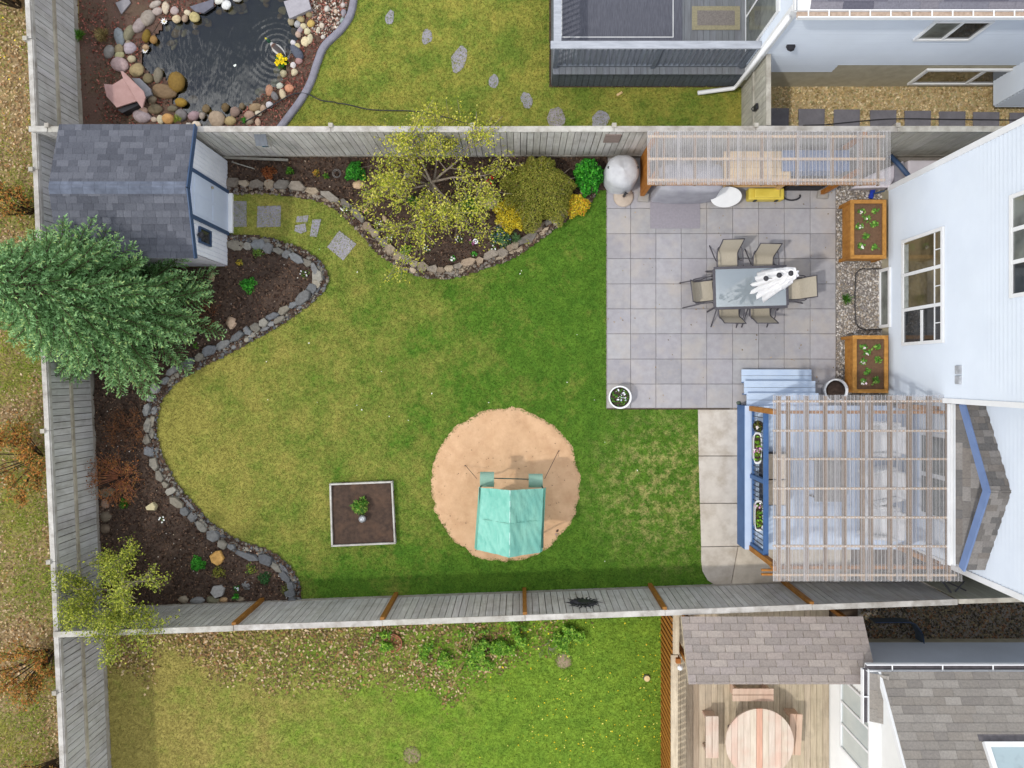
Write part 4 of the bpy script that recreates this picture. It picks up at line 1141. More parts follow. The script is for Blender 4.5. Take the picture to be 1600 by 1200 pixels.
def edging(name, label, path, inner, cols, lens=(.14, .38), wid=.21, off=.18):
    "row of split stones on top of a low wall with loose rubble at its foot; inner = side of the bed"
    mid = path[len(path)//2]
    t = thing(name, label, 'stone edging', (mid[0], mid[1], 0))
    seg = np.linalg.norm(np.diff(path, axis=0), axis=1); s = np.concatenate([[0], np.cumsum(seg)])
    tn = np.gradient(path, axis=0); tn /= np.linalg.norm(tn, axis=1)[:, None]
    at = lambda d: (np.array([np.interp(d, s, path[:, 0]), np.interp(d, s, path[:, 1])]), np.array([np.interp(d, s, tn[:, 0]), np.interp(d, s, tn[:, 1])]))
    for row, (of, wf, hf, lf) in enumerate(((off+.05, 1.0, (.13, .18), 1.0), (off-.07, .55, (.07, .12), .75))):
        u = .05
        while u < s[-1]-.08:
            ln = R.uniform(*lens)*lf*(1.5 if R.random() < .12 else 1)
            p, d = at(min(u+ln/2, s[-1])); nn = np.array([-d[1], d[0]])*inner
            w = wid*wf*R.uniform(.65, 1.2)
            u += ln
            if row and R.random() < .3: continue
            q = p + nn*(of+R.uniform(-.03, .04))
            c = R.choice(cols); g = R.uniform(.62, .9) if R.random() < .82 else R.uniform(.9, 1.1)
            link('stone', R.choice(FLAT), t, (q[0], q[1], R.uniform(-.03, .0)), (R.uniform(-.12, .12), R.uniform(-.12, .12), math.atan2(d[1], d[0])+R.uniform(-.22, .22)),
                 (ln*1.12, w, R.uniform(*hf)), (c[0]*g, c[1]*g, c[2]*g, 1))
    n = int(s[-1]*230); ds = NR.random(n)*s[-1]
    pts = np.stack([np.interp(ds, s, path[:, 0]), np.interp(ds, s, path[:, 1])], 1)
    nn = np.stack([-np.interp(ds, s, tn[:, 1]), np.interp(ds, s, tn[:, 0])], 1)*inner
    pts = pts + nn*(0.0+0.27*NR.random((n, 1)))
    pebbles('rubble', pts, .01+.05*NR.random(n), .014, .05, [tuple(c*.72 for c in q[:3]) for q in cols], None, None, t)
    return t
edging('stone_edging', 'low tan and grey stone edging of the bed below the north fence', n_edge, 1, [lin(176,162,142), lin(160,150,138), lin(148,142,134), lin(186,170,148), lin(140,134,128), lin(166,148,128)])
edging('stone_edging', 'long winding slate grey stone edging of the west bed', w_edge, -1, [lin(136,138,140), lin(150,148,140), lin(122,126,130), lin(162,156,142), lin(112,116,122), lin(146,142,132)], lens=(.16, .40), wid=.23)

def boulder(name, label, px, py, sx, sy, col, h=.16, rz=None, me=None, z=.05, cat='stone', group=None):
    o = link(name, me or R.choice(ANG), None, P(px, py, z), (0, 0, R.random()*6 if rz is None else rz), (sx, sy, h) if me in FLAT else (sx/2, sy/2, h), col)
    return tag(o, label, cat, group)
k = 1/65.6
boulder('garden_rock', 'tan split rock beside the bright green clump in the north bed', 561, 289, .44, .28, lin(206,178,146), rz=.1)
boulder('garden_rock', 'large pale rock between the small tree and golden shrub', 771, 318, .46, .42, lin(190,176,148), h=.2)
boulder('garden_rock', 'narrow upright tan rock under the left of the small tree', 601, 342, .16, .27, lin(186,164,138), rz=.4)
boulder('garden_rock', 'grey flat rock under the small tree near the fence', 636, 272, .3, .24, lin(140,136,136))
boulder('garden_rock', 'pinkish grey flat rock below the golden shrub', 784, 354, .26, .2, lin(160,142,134))
boulder('garden_rock', 'white quartz rock on the edging near the patio', 868, 347, .18, .2, lin(226,218,204), z=.14)
boulder('garden_rock', 'pale peach rock in the bed right of the spruce', 363, 503, .36, .38, lin(204,178,154), h=.18)
boulder('garden_rock', 'tan slab rock half under the spruce by the shed corner', 331, 432, .34, .3, lin(176,160,128), h=.12)
boulder('garden_rock', 'cream block lying in the west bed beside the red stems', 239, 791, .26, .2, lin(206,196,158), h=.12, me=FLAT[2], z=.06, rz=.3)
boulder('garden_rock', 'ochre yellow flat stone in the lower left bed', 341, 871, .34, .32, lin(216,170,98), h=.1, me=FLAT[5], z=.06)
boulder('garden_rock', 'pale grey hexagonal flat stone near the south fence', 342, 923, .34, .28, lin(172,172,172), h=.1, me=FLAT[0], z=.06)
boulder('garden_rock', 'dark grey rock right of the hexagonal stone', 386, 915, .3, .28, lin(128,130,132), h=.12)
for i, (x, y, w, h_, c) in enumerate(((287,936,.26,.2,(150,140,124)),(309,938,.38,.2,(128,130,132)),(333,937,.34,.2,(122,120,98)),(350,937,.24,.14,(178,148,112)),(376,936,.22,.14,(140,128,110)))):
    boulder('border_stone', ('brown', 'dark grey', 'olive', 'small orange tan', 'small brown')[i] + ' rounded stone in the row against the south fence', x, y, w, h_, lin(*c), me=ROUND[i], h=.12, rz=R.uniform(-.2, .2), group='stones along the south fence')
for i, (x, y, w, h_, c) in enumerate(((168,769,.4,.26,(120,114,96)),(165,787,.22,.26,(150,128,112)),(166,807,.28,.28,(116,106,92)),(165,826,.26,.26,(110,96,82)))):
    boulder('border_stone', ('long olive grey', 'round pinkish', 'square brown', 'lowest dark brown')[i] + ' stone in the column beside the west fence', x, y, w, h_, lin(*c), me=ROUND[i+2], h=.13, rz=R.uniform(-.2, .2), group='stones along the west fence')
boulder('play_rock', 'small dark rock lying on the right rim of the sand circle', 871, 829, .1, .08, lin(96,74,62), h=.05, z=.03)
boulder('play_rock', 'small pinkish stone beside the dark rock on the sand rim', 869, 835, .08, .08, lin(190,160,150), h=.05, z=.03)
boulder('garden_rock', 'small dark green rock at the corner of the blue deck', 1154, 630, .13, .13, lin(96,110,100), h=.09, z=.03, me=ROUND[1])

# slate steps in the grass
def slate(px_pts, label, grp, col=(1, 1, 1, 1), z=.022, name='stepping_stone'):
    b = MB(); b.prism(px_poly(px_pts, z), -.01, z); o = b.build(name, m_slate, bevel=.006, color=col)
    return tag(o, label, 'stepping stone', grp)
G1 = 'stepping stones from the shed door'
slate([(356,314),(385,314),(385,354),(356,355)], 'square grey slab right at the shed doorstep', G1, (.86,.86,.82,1))
slate([(402,322),(439,321),(438,354),(401,355)], 'square slab second from the shed door', G1, (.92,.92,.92,1))
slate([(464,338),(482,336),(480,347),(462,347)], 'small upper slab of the broken trio on the path', G1, (1,1,1.03,1))
slate([(461,352),(477,349),(479,361),(470,365),(460,361)], 'small lower left slab of the broken trio', G1, (.98,.98,1.02,1))
slate([(488,343),(502,342),(495,370),(484,369)], 'narrow upright slab of the broken trio', G1, (1,1,1.04,1))
slate([(530,360),(557,381),(536,407),(511,386)], 'large diamond slab with a crack where the path meets the lawn', G1, (1.08,1.07,1.08,1))
G2 = 'stepping stones across the north lawn'
def blob(cx, cy, rx, ry, seed, rot=0.0):
    r = random.Random(seed); o = []
    for i in range(14):
        t = 2*math.pi*i/14; q = r.uniform(.85, 1.1)
        x, y = rx*math.cos(t)*q, ry*math.sin(t)*q
        o.append((cx+x*math.cos(rot)-y*math.sin(rot), cy+x*math.sin(rot)+y*math.cos(rot)))
    return o
slate(blob(609, 27, 7, 12, 1, .2), 'small slate topmost and leftmost in the upper lawn', G2)
slate(blob(667, 57, 8, 13, 2, .15), 'small oval slate second along the upper lawn', G2)
slate(blob(717, 93, 12, 22, 3, .3), 'largest oval slate in the upper lawn', G2, (1.06,1.05,1.06,1))
slate(blob(772, 127, 8, 12, 4, .1), 'slate just below the large oval one', G2)
slate(blob(823, 156, 9, 13, 5, -.2), 'small slate left of the upper deck corner', G2)
slate(blob(869, 185, 14, 18, 6), 'brownish slate touching the north fence', G2, (1.0,.94,.88,1))
slate(blob(938, 187, 14, 17, 7, .4), 'grey triangular slate under the upper deck by the fence', G2)

# ------------------------------------------------------------------ pond rim
pb = thing('pond_border', 'rim of rounded river stones around the garden pond', 'pond', (P(340, 90).x, P(340, 90).y, 0))
big = [ # px, py, w px, h px, angle(deg), colour
 (187,58,16,30,-10,(136,146,148)),(202,52,14,26,25,(134,128,108)),(217,40,16,26,40,(158,146,152)),(231,28,20,28,30,(156,150,140)),(201,70,10,15,0,(150,136,118)),
 (186,77,14,15,0,(156,142,112)),(203,75,19,18,0,(178,166,174)),(171,81,16,22,20,(134,132,130)),(187,86,15,11,-25,(190,180,140)),(187,101,28,22,10,(186,164,164)),
 (214,110,22,22,25,(158,140,104)),(206,92,13,11,0,(190,182,150)),(243,7,20,10,-20,(178,166,160)),(259,12,11,20,-5,(206,198,170)),(273,17,13,13,0,(190,172,172)),(246,18,17,11,-25,(182,172,160)),
 (276,30,13,13,30,(206,192,160)),(293,20,10,9,0,(212,202,178)),(304,27,16,16,0,(190,172,124)),(289,29,9,12,30,(170,150,128)),(354,8,15,15,0,(226,226,222)),(342,1,14,11,0,(220,220,218)),(371,-1,14,8,0,(206,206,206)),
 (247,118,14,24,5,(126,116,104)),(231,123,16,16,20,(122,108,84)),(256,143,36,22,12,(126,108,80)),(276,128,26,32,0,(132,104,46)),(283,160,19,14,10,(150,120,46)),(222,182,27,19,15,(176,160,160)),
 (241,187,10,8,0,(196,184,164)),(251,187,11,14,0,(204,194,166)),(263,186,19,16,0,(196,152,98)),(243,171,22,16,0,(120,106,84)),(303,181,18,14,-15,(160,140,146)),(316,181,9,11,0,(166,158,146)),(283,180,18,18,30,(122,120,124)),
 (339,186,25,25,0,(168,152,130)),(307,194,14,9,15,(220,210,190)),(360,189,18,14,0,(168,152,110)),(367,175,15,16,0,(142,124,112)),(390,181,17,15,25,(166,142,122)),(399,168,20,13,-15,(150,130,104)),(411,170,10,12,0,(176,150,130)),
 (404,177,11,9,0,(204,196,176)),(421,164,11,10,0,(206,206,206)),(389,190,13,11,0,(160,146,128)),(403,191,9,12,0,(196,172,152)),(421,141,12,18,0,(178,134,106)),(452,138,14,12,10,(206,148,116)),(442,148,10,17,-15,(206,190,160)),
 (437,134,11,9,-10,(190,192,184)),(429,150,10,16,-30,(120,118,124)),(460,113,10,11,0,(212,196,170)),(458,102,9,9,0,(222,220,214)),(467,95,11,10,0,(176,140,136)),(464,82,14,28,-35,(92,98,112)),(458,67,8,9,0,(214,214,214)),
 (477,65,13,15,20,(226,214,178)),(484,61,9,16,10,(214,200,166)),(465,72,9,9,0,(196,186,140)),(480,49,10,10,0,(220,206,176)),(474,41,10,9,0,(210,196,164)),(465,38,10,11,0,(178,182,186)),(486,37,12,12,0,(200,166,98)),
 (455,34,10,12,0,(168,156,126)),(497,47,6,10,20,(206,196,176)),(503,40,8,9,-20,(214,206,190)),(511,14,8,10,30,(206,202,196)),(525,18,6,7,0,(210,190,170)),(536,8,7,8,0,(196,186,180)),(537,20,8,12,0,(150,146,152)),(535,32,7,9,20,(146,164,158)),
 (505,58,7,7,0,(204,196,188)),(443,115,10,11,-20,(176,170,140)),(466,54,9,10,0,(190,170,150)),(469,47,8,12,25,(160,150,152)),(483,23,10,10,0,(150,140,104)),(470,30,12,10,0,(166,152,112)),(224,174,16,12,0,(160,132,122)),
 (238,156,14,14,0,(134,122,100)),(270,170,16,10,0,(110,104,88)),(322,170,12,13,0,(120,104,76)),(352,168,11,14,0,(110,90,62)),(378,166,9,10,0,(116,104,80)),(240,62,11,12,0,(150,120,70)),(229,57,12,20,10,(126,104,36)),(228,74,10,9,0,(180,150,120))]
for (x, y, w, h_, a, c) in big:
    kk = 1.0/65.6
    link('stone', R.choice(ROUND), pb, P(x, y, .03), (R.uniform(-.1, .1), R.uniform(-.1, .1), -math.radians(a)), (w*kk*.54, h_*kk*.54, .085*R.uniform(.8, 1.3)*min(1.5, (w+h_)/30)+.02),
         tuple(q*R.uniform(.95, 1.05) for q in lin(*c)[:3])+(1,))
# stones below the water line
sub = []
pcx = np.mean(np.array(pond_poly), 0)
for i in range(70):
    q = np.array(pond_poly[R.randrange(len(pond_poly))]); s = R.uniform(.78, .97); q = pcx+(q-pcx)*s
    c = R.choice([(150,116,60),(132,104,56),(160,140,100),(120,96,60),(140,130,104)])
    link('stone', R.choice(ROUND), pb, (q[0], q[1], -.09-.2*(1-s)/.2), (0, 0, R.random()*6), (R.uniform(.06, .16), R.uniform(.06, .13), .07), lin(*c))
pts = scatter(px_poly([(490,-20),(545,-20),(540,35),(520,52),(495,60),(478,40)]), 900)
pebbles('loose_pebbles', pts, .012, .012, .035, [lin(206,190,170), lin(176,160,146), lin(150,140,134), lin(196,150,130), lin(220,214,204)], None, None, pb)
def plate(pts, z0, z1, mat, name, parent=None, label=None, cat=None, col=None):
    b = MB(); b.prism(px_poly(pts, z1), z0, z1); o = b.build(name, mat, parent, bevel=.008, color=col)
    if label: tag(o, label, cat)
    return o
plate([(443,2),(480,-8),(486,14),(452,29)], .02, .14, m_slate, 'stone_slab', None, 'smooth pale grey square slab at the top of the pond', 'slab', (1.25,1.25,1.22,1))
plate([(180,4),(200,-4),(204,4),(189,22)], .01, .05, m_slate, 'stone_slab', None, 'small weathered grey slab in the red mulch near the west fence', 'slab', (.92,.92,.88,1))
plate([(296,10),(334,-2),(333,10),(318,20),(305,18)], -.01, .06, m_slate, 'stone_slab', None, 'dark wet slate ledge at the top edge of the pond', 'slab', (.5,.52,.58,1))
ws = thing('waterfall_box', 'tilted pink sandstone slabs over a black waterfall box', 'waterfall', P(195, 145, 0))
b = MB(); p_ = px_poly([(184,172),(214,155),(218,164),(192,177)], .2); b.prism(p_, 0, .22); b.build('box', m_black, ws)
m_pink = M('pink sandstone', lin(178,146,142), lin(160,128,124), scale=5, bump=.3, rough=.85)
def tilted(pts3, t, name):
    b = MB(); b.slab([P(*q) for q in pts3], t); b.build(name, m_pink, ws, bevel=.008)
tilted([(162,131,.30),(176,132,.31),(192,122,.33),(216,157,.34),(182,168,.30),(166,150,.29)], .05, 'slab')
tilted([(188,111,.34),(192,111,.34),(224,142,.38),(227,152,.38),(222,170,.37),(215,160,.37),(192,122,.345)], .045, 'slab')
plate([(206,122),(218,122),(234,138),(237,148),(226,152)], .02, .12, m_slate, 'flat_stone', ws, col=(.98,1.02,.98,1))
# ------------------------------------------------------------------ plants
def leaf_arrays(c, size, cols, up=0.5, aspect=.55, d=None):
    "kite-shaped leaves at points c"
    n = len(c); c = np.asarray(c)
    if d is None:
        d = NR.normal(size=(n, 3)); d[:, 2] *= up
    d = d/np.linalg.norm(d, axis=1)[:, None]
    r = NR.normal(size=(n, 3))*.55+np.array([0, 0, 1.0]); s = np.cross(d, r); s /= (np.linalg.norm(s, axis=1)[:, None]+1e-6)
    # prefer faces that look up
    L = (size*(.6+.8*NR.random(n)))[:, None]
    V = np.stack([c-d*L*.5, c+s*L*aspect*.5, c+d*L*.5, c-s*L*aspect*.5], 1).reshape(-1, 3)
    i0 = np.arange(n)*4; F = np.stack([i0, i0+1, i0+2, i0+3], 1)
    cols = np.array([q[:3] for q in cols]); ci = cols[NR.integers(0, len(cols), n)]
    return V, F, np.repeat(ci, 4, 0)
def join(parts):
    V, F, C, o = [], [], [], 0
    for v, f, c in parts:
        V.append(v); F.append(f+o); C.append(c); o += len(v)
    return np.concatenate(V), np.concatenate(F), np.concatenate(C)
def leaf_obj(name, arrs, parent, mat=None):
    V, F, C = arrs
    w = WORLD[parent.name] if parent is not None else Vector(tuple(V.mean(0)[:2])+(0,))
    return link(name, fast_mesh(name, V-np.array(w), F, mat or m_leaf, False, C), parent, loc=w)

def skeleton(base, h, spread, seed, limbs=6, trunk=.3, r0=.06, up=.55, lean=(0, 0), levels=3, kids=4):
    r = random.Random(seed); segs = []; tips = []
    base = Vector(base)
    top = base + Vector((lean[0]*trunk, lean[1]*trunk, h*trunk))
    segs.append(([base, base.lerp(top, .5)+Vector((r.uniform(-.03, .03), r.uniform(-.03, .03), 0)), top], [r0*1.25, r0*1.05, r0*.95]))
    def grow(p, d, L, rad, lev):
        pts, q, dd = [p], p.copy(), d.normalized()
        n = 5
        for i in range(n):
            dd = (dd + Vector((r.uniform(-.22, .22), r.uniform(-.22, .22), r.uniform(-.16, .2)))).normalized()
            q = q + dd*L/n; pts.append(q.copy())
        segs.append((pts, [rad*(1-.75*i/n) for i in range(n+1)]))
        if lev == 0:
            tips.append(pts); return
        for k in range(kids):
            t = r.uniform(.3, .98); i = min(n-1, int(t*n)); pp = pts[i].lerp(pts[i+1], t*n-i)
            side = dd.orthogonal(); side.rotate(Matrix.Rotation(r.random()*6.28, 3, dd))
            nd = (dd*r.uniform(.5, 1) + side*r.uniform(.5, 1.1) + Vector((0, 0, r.uniform(-.1, .3))))
            grow(pp, nd, L*r.uniform(.42, .68), rad*.5*(1-.4*t), lev-1)
        tips.append(pts[1:]); tips.append(pts[2:])
    for k in range(limbs):
        a = 2*math.pi*(k+r.uniform(-.3, .3))/limbs
        d = Vector((math.cos(a), math.sin(a), up*r.uniform(.6, 1.5))) + Vector((lean[0]*.3, lean[1]*.3, 0))
        grow(top - Vector((0, 0, r.random()*h*trunk*.4)), d, spread*r.uniform(.75, 1.15), r0*.55, levels-1)
    return segs, tips
def tree(name, label, cat, base, h, spread, seed, cols, leaf=.045, nleaf=5000, bark=None, sig=.05, part='crown', stem='trunk', tk=None, **kw):
    t = thing(name, label, cat, tuple(base)) if tk is None else tk
    segs, tips = skeleton(base, h, spread, seed, **kw)
    b = MB()
    for pts, rs in segs: b.tube(pts, [max(.004, q) for q in rs], 5, cap=False)
    b.build(stem, bark or m_bark, t, True)
    if nleaf:
        r = random.Random(seed+1); c = []
        for _ in range(nleaf):
            pts = r.choice(tips); i = r.randrange(len(pts)-1); p = pts[i].lerp(pts[i+1], r.random())
            c.append((p.x+r.gauss(0, sig), p.y+r.gauss(0, sig), max(.05, p.z+r.gauss(0, sig))))
        leaf_obj(part, leaf_arrays(np.array(c), leaf, cols, .5), t)
    return t
yg = [lin(190,190,64), lin(208,204,84), lin(170,176,56), lin(148,160,52), lin(216,210,110), lin(130,144,50)]
bt = P(682, 303); 
tree('blossom_tree', 'sparse spreading tree with yellow green young leaves in the north bed', 'tree', (bt.x, bt.y, .05), 2.6, 1.45, 4, yg, .05, 11500, limbs=10, trunk=.4, r0=.055, up=.45, levels=3, kids=6, sig=.07)
lt = P(238, 898)
tree('young_tree', 'small lime green leafing tree over the lower left fence corner', 'tree', (lt.x, lt.y, .05), 3.3, 1.15, 9, [lin(170,176,62), lin(142,156,50), lin(190,194,84), lin(116,132,44), lin(98,112,40)], .046, 14000, limbs=7, trunk=.4, r0=.05, up=.75, lean=(-.1, 0), levels=3, kids=5, sig=.07)

def spruce(base, h, R0, seed):
    t = thing('spruce_tree', 'big blue green spruce overhanging the shed and west fence', 'spruce', tuple(base))
    r = random.Random(seed); b = MB(); base = Vector(base)
    b.tube([base, base+Vector((0, 0, h*.5)), base+Vector((0, 0, h))], [.13, .08, .015], 8)
    parts = []; pc, pd, pl, col = [], [], [], []
    levels = 22
    for i in range(levels):
        z = .45 + (h-.75)*(i/levels)**.92
        Rz = R0*(1-(z/h))**.8*(1.0 if z > .8 else .92)
        nb = 11 if i < 14 else 8
        a0 = r.random()*6.28
        for k in range(nb):
            a = a0 + 2*math.pi*(k+r.uniform(-.25, .25))/nb; L = Rz*r.uniform(.84, 1.08)
            d0 = Vector((math.cos(a), math.sin(a), 0)); sd = Vector((-d0.y, d0.x, 0))
            o = base+Vector((0, 0, z)); pts = []
            m = 6
            for q in range(m+1):
                s = q/m
                pts.append(o + d0*L*s + Vector((0, 0, L*(.10*s - .32*s*s + .2*s**3))) + sd*L*.05*math.sin(s*3+k))
            b.tube(pts, [max(.004, .022*(1-.8*q/m)) for q in range(m+1)], 4, cap=False)
            nt = max(10, int(L/.042))
            for q in range(nt):
                s = .16+.84*(q+r.random())/nt; j = min(m-1, int(s*m)); pp = pts[j].lerp(pts[j+1], s*m-j)
                sg = 1 if q % 2 else -1
                tl = min(.3, (1-s)*L*.4+.11)*r.uniform(.75, 1.15)
                td = (d0*r.uniform(.55, .9)+sd*sg*r.uniform(.5, .9)+Vector((0, 0, r.uniform(-.2, .3)))).normalized()
                nn = max(6, int(tl/.015))
                tip = s > .7
                for e in range(nn):
                    f = (e+.5)/nn; c = pp+td*tl*f
                    ax = Vector((r.gauss(0, 1), r.gauss(0, 1), r.gauss(0, 1)))
                    nd = (td*.75+ax.normalized()*.75).normalized()
                    pc.append(c+nd*.02); pd.append(nd); pl.append(.05*r.uniform(.7, 1.25))
                    g = r.random()
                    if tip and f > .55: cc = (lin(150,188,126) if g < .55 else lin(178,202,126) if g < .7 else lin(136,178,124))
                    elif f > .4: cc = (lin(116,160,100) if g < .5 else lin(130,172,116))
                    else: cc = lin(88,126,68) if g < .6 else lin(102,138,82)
                    col.append(cc[:3])
    b.build('trunk', m_barkd, t, True)
    pc = np.array(pc); pd = np.array(pd); pl = np.array(pl)[:, None]; n = len(pc)
    s = np.cross(pd, NR.normal(size=(n, 3))); s /= np.linalg.norm(s, axis=1)[:, None]
    w = .0125
    V = np.stack([pc-pd*pl*.5-s*w, pc-pd*pl*.5+s*w, pc+pd*pl*.5+s*w*.5, pc+pd*pl*.5-s*w*.5], 1).reshape(-1, 3)
    i0 = np.arange(n)*4; F = np.stack([i0, i0+1, i0+2, i0+3], 1)
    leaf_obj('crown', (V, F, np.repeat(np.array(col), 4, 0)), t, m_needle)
    return n
n_needles = spruce((-9.0, 1.62, 0), 5.6, 2.45, 3)

def clump(name, label, cat, px, py, r, h, cols, n, leaf=.05, z=.06, aspect=.4, arch=False, group=None, flowers=None, nf=0, fs=.02, dome=True):
    "low leafy plant, optionally with flowers on top"
    c0 = P(px, py, z); a = NR.random(n)*6.28; q = np.sqrt(NR.random(n))*(1+.22*np.sin(a*3+px)+.14*np.sin(a*7+py))
    if arch:
        d = np.stack([np.cos(a), np.sin(a), .25+.9*NR.random(n)], 1)
        c = np.stack([c0.x+np.cos(a)*r*q*.6, c0.y+np.sin(a)*r*q*.6, z+h*(.25+.5*NR.random(n))], 1)
        arr = leaf_arrays(c, leaf, cols, .5, aspect, d)
    else:
        zz = z + h*(np.sqrt(np.maximum(0.05, 1-q*q)) if dome else 1)*(.35+.65*NR.random(n))
        c = np.stack([c0.x+np.cos(a)*r*q, c0.y+np.sin(a)*r*q, zz], 1)
        arr = leaf_arrays(c, leaf, cols, .45, aspect)
    if nf:
        t = thing(name, label, cat, tuple(c0), group=group)
        leaf_obj('foliage', arr, t)
        a = NR.random(nf)*6.28; q = np.sqrt(NR.random(nf))*r
        fc = np.stack([c0.x+np.cos(a)*q, c0.y+np.sin(a)*q, np.full(nf, z+h*1.05)], 1)
        V, F, C = leaf_arrays(np.repeat(fc, 3, 0), fs*1.6, flowers, .15, .8)
        leaf_obj('blossoms', (V, F, C), t, m_petal)
        return t
    V, F, C = arr
    o = link(name, fast_mesh(name, V-np.array(c0), F, m_leaf, False, C), None, loc=c0)
    return tag(o, label, cat, group)
GR = [lin(86,140,44), lin(66,120,36), lin(110,160,56), lin(56,100,34)]
BG = [lin(70,160,50), lin(52,140,40), lin(96,186,64), lin(40,112,34)]
gold = [lin(240,218,56), lin(230,206,50), lin(248,230,92), lin(206,188,54), lin(176,172,52)]
olive = [lin(152,156,60), lin(136,144,56), lin(172,170,76), lin(118,128,52), lin(158,148,74)]
def shrub(name, label, px, py, r, h, cols, n, leaf, twigs=26, bark=None, seed=1, cat='shrub', sq=1.0):
    c0 = P(px, py, .05); t = thing(name, label, cat, tuple(c0)); rr = random.Random(seed); b = MB()
    for i in range(twigs):
        a = rr.random()*6.28; q = rr.random()**.6
        e = Vector((c0.x+math.cos(a)*r*q, c0.y+math.sin(a)*r*q*sq, .05+h*(1-.45*q*q)))
        m = c0.lerp(e, .5)+Vector((rr.uniform(-.05, .05), rr.uniform(-.05, .05), .1*h))
        b.tube([c0, m, e], [.012, .009, .004], 4, cap=False)
    b.build('stems', bark or m_bark, t, True)
    if n:
        a = NR.random(n)*6.28; q = np.sqrt(NR.random(n)); lump = .92+np.array([.3*fbm(math.cos(t_), math.sin(t_), 1.7+seed*.1) for t_ in a])
        zz = .08+h*np.sqrt(np.maximum(0.02, 1-q*q*.95))*(.45+.6*NR.random(n))
        c = np.stack([c0.x+np.cos(a)*r*q*lump, c0.y+np.sin(a)*r*q*lump*sq, zz], 1)
        leaf_obj('foliage', leaf_arrays(c, leaf, cols, .5), t)
    return t
shrub('spirea_shrub', 'wide muted olive shrub against the north fence', 842, 302, .92, .95, olive, 24000, .034, 40, seed=3, sq=.95)
shrub('golden_shrub', 'golden yellow shrub in front of the pale rock', 800, 336, .44, .4, gold, 3600, .042, 16, seed=4)
shrub('golden_shrub', 'small orange yellow shrub by the edging near the patio', 898, 322, .36, .28, gold+[lin(222,150,60)], 1900, .042, 12, seed=5, sq=.8)
shrub('leafy_bush', 'bright green leafy bush beside the covered round grill', 918, 279, .36, .6, [lin(66,164,44), lin(50,140,36), lin(96,190,60), lin(38,110,30)], 2600, .07, 18, seed=6, sq=1.2)
clump('green_clump', 'dense bright green clump left of the small tree', 'plant', 556, 270, .22, .3, BG, 1100, .055)
clump('fern_plant', 'small pale green feathery plant in the north bed', 'plant', 455, 269, .12, .2, GR, 260, .06, arch=True)
clump('rust_perennial', 'rust brown dormant perennial near the shed', 'plant', 421, 271, .16, .2, [lin(150,84,46), lin(120,70,42), lin(170,110,66)], 420, .05)
clump('sprouting_lily', 'single lily sprout with broad green leaves', 'plant', 511, 277, .07, .2, GR+[lin(190,190,80)], 24, .16, arch=True, aspect=.25)
clump('orange_perennial', 'small orange and yellow perennial left of the lily sprout', 'plant', 495, 271, .08, .12, [lin(196,140,50), lin(206,170,70), lin(130,130,50)], 130, .04)
clump('white_primula', 'little white flowers along the bed edge beside the path', 'flower', 541, 325, .13, .08, GR, 60, .04, nf=9, flowers=[lin(244,246,240)], fs=.026)
clump('pink_primula', 'pink flower clump above the diamond slab', 'flower', 571, 331, .06, .08, GR, 40, .04, nf=5, flowers=[lin(222,150,160)], fs=.026)
clump('red_tulips', 'red tulips with upright blue green leaves in the north bed', 'flower', 766, 286, .09, .22, [lin(96,140,80), lin(70,120,70)], 40, .2, aspect=.15, arch=True, nf=9, flowers=[lin(206,40,36), lin(180,30,30)], fs=.035)
clump('daylily_plant', 'tuft of arching green blades under the right of the tree', 'plant', 733, 325, .24, .32, GR, 320, .26, aspect=.1, arch=True)
clump('daylily_plant', 'tuft of green blades at the tree foot', 'plant', 648, 318, .14, .24, GR, 120, .2, aspect=.1, arch=True)
clump('blue_fescue', 'blue green mounded plant with bluish flowers by the edging', 'plant', 783, 371, .24, .2, [lin(80,120,74), lin(70,104,84), lin(104,140,90), lin(58,88,50)], 620, .07, nf=14, flowers=[lin(96,112,160)], fs=.02)
clump('sedum_plant', 'spiky grey green rosette at the bed edge', 'plant', 806, 373, .13, .16, [lin(106,140,86), lin(80,116,70)], 130, .15, aspect=.08, arch=True)
clump('white_bulbs', 'white flowers at the edging below the bluish plant', 'flower', 771, 391, .1, .08, GR, 60, .04, nf=8, flowers=[lin(246,246,244)], fs=.028)
clump('white_bulbs', 'white flowers in front of the tree near the edging', 'flower', 708, 405, .07, .1, BG, 50, .06, nf=6, flowers=[lin(246,246,244)], fs=.028)
clump('purple_pansy', 'purple pink pansy patch right of the tree', 'flower', 737, 379, .07, .06, GR, 40, .04, nf=6, flowers=[lin(170,70,140), lin(196,120,176)], fs=.026)
clump('lettuce_sprout', 'pale green sprout lowest in the north bed', 'plant', 741, 397, .07, .07, BG, 60, .06)
clump('moss_mound', 'yellow green moss mound at the bed edge', 'plant', 823, 376, .1, .06, [lin(150,160,50), lin(176,180,60)], 200, .03)
clump('yellow_green_sprouts', 'yellow green sprouts under the tree front', 'plant', 634, 392, .14, .14, [lin(150,180,60), lin(120,160,50)], 140, .06)
for i, (x, y, l) in enumerate(((593,352,'left'), (655,352,'lower middle'), (690,338,'right of the trunk'), (609,373,'near the edging'), (667,389,'front'), (718,375,'right front'))):
    clump('white_daisies', 'small white flowers under the tree, the ' + l + ' patch', 'flower', x, y, .09, .07, GR, 40, .04, nf=6, flowers=[lin(244,244,240), lin(236,220,224)], fs=.022, group='white flowers under the tree')
ring = MB(); rg = P(743, 377, .1)
ring.tube([(rg.x+.05*math.cos(t), rg.y+.05*math.sin(t), .1) for t in np.linspace(0, 6.283, 17)], .016, 8, cap=False); ring.lathe([(.0, 0), (.02, 0), (.02, .1), (0, .1)], 8, (rg.x, rg.y, 0))
tag(ring.build('solar_light', m_white, None, True), 'white ring topped solar light stake in the north bed', 'garden light')
hp = MB(); h0 = P(527, 272, .1)
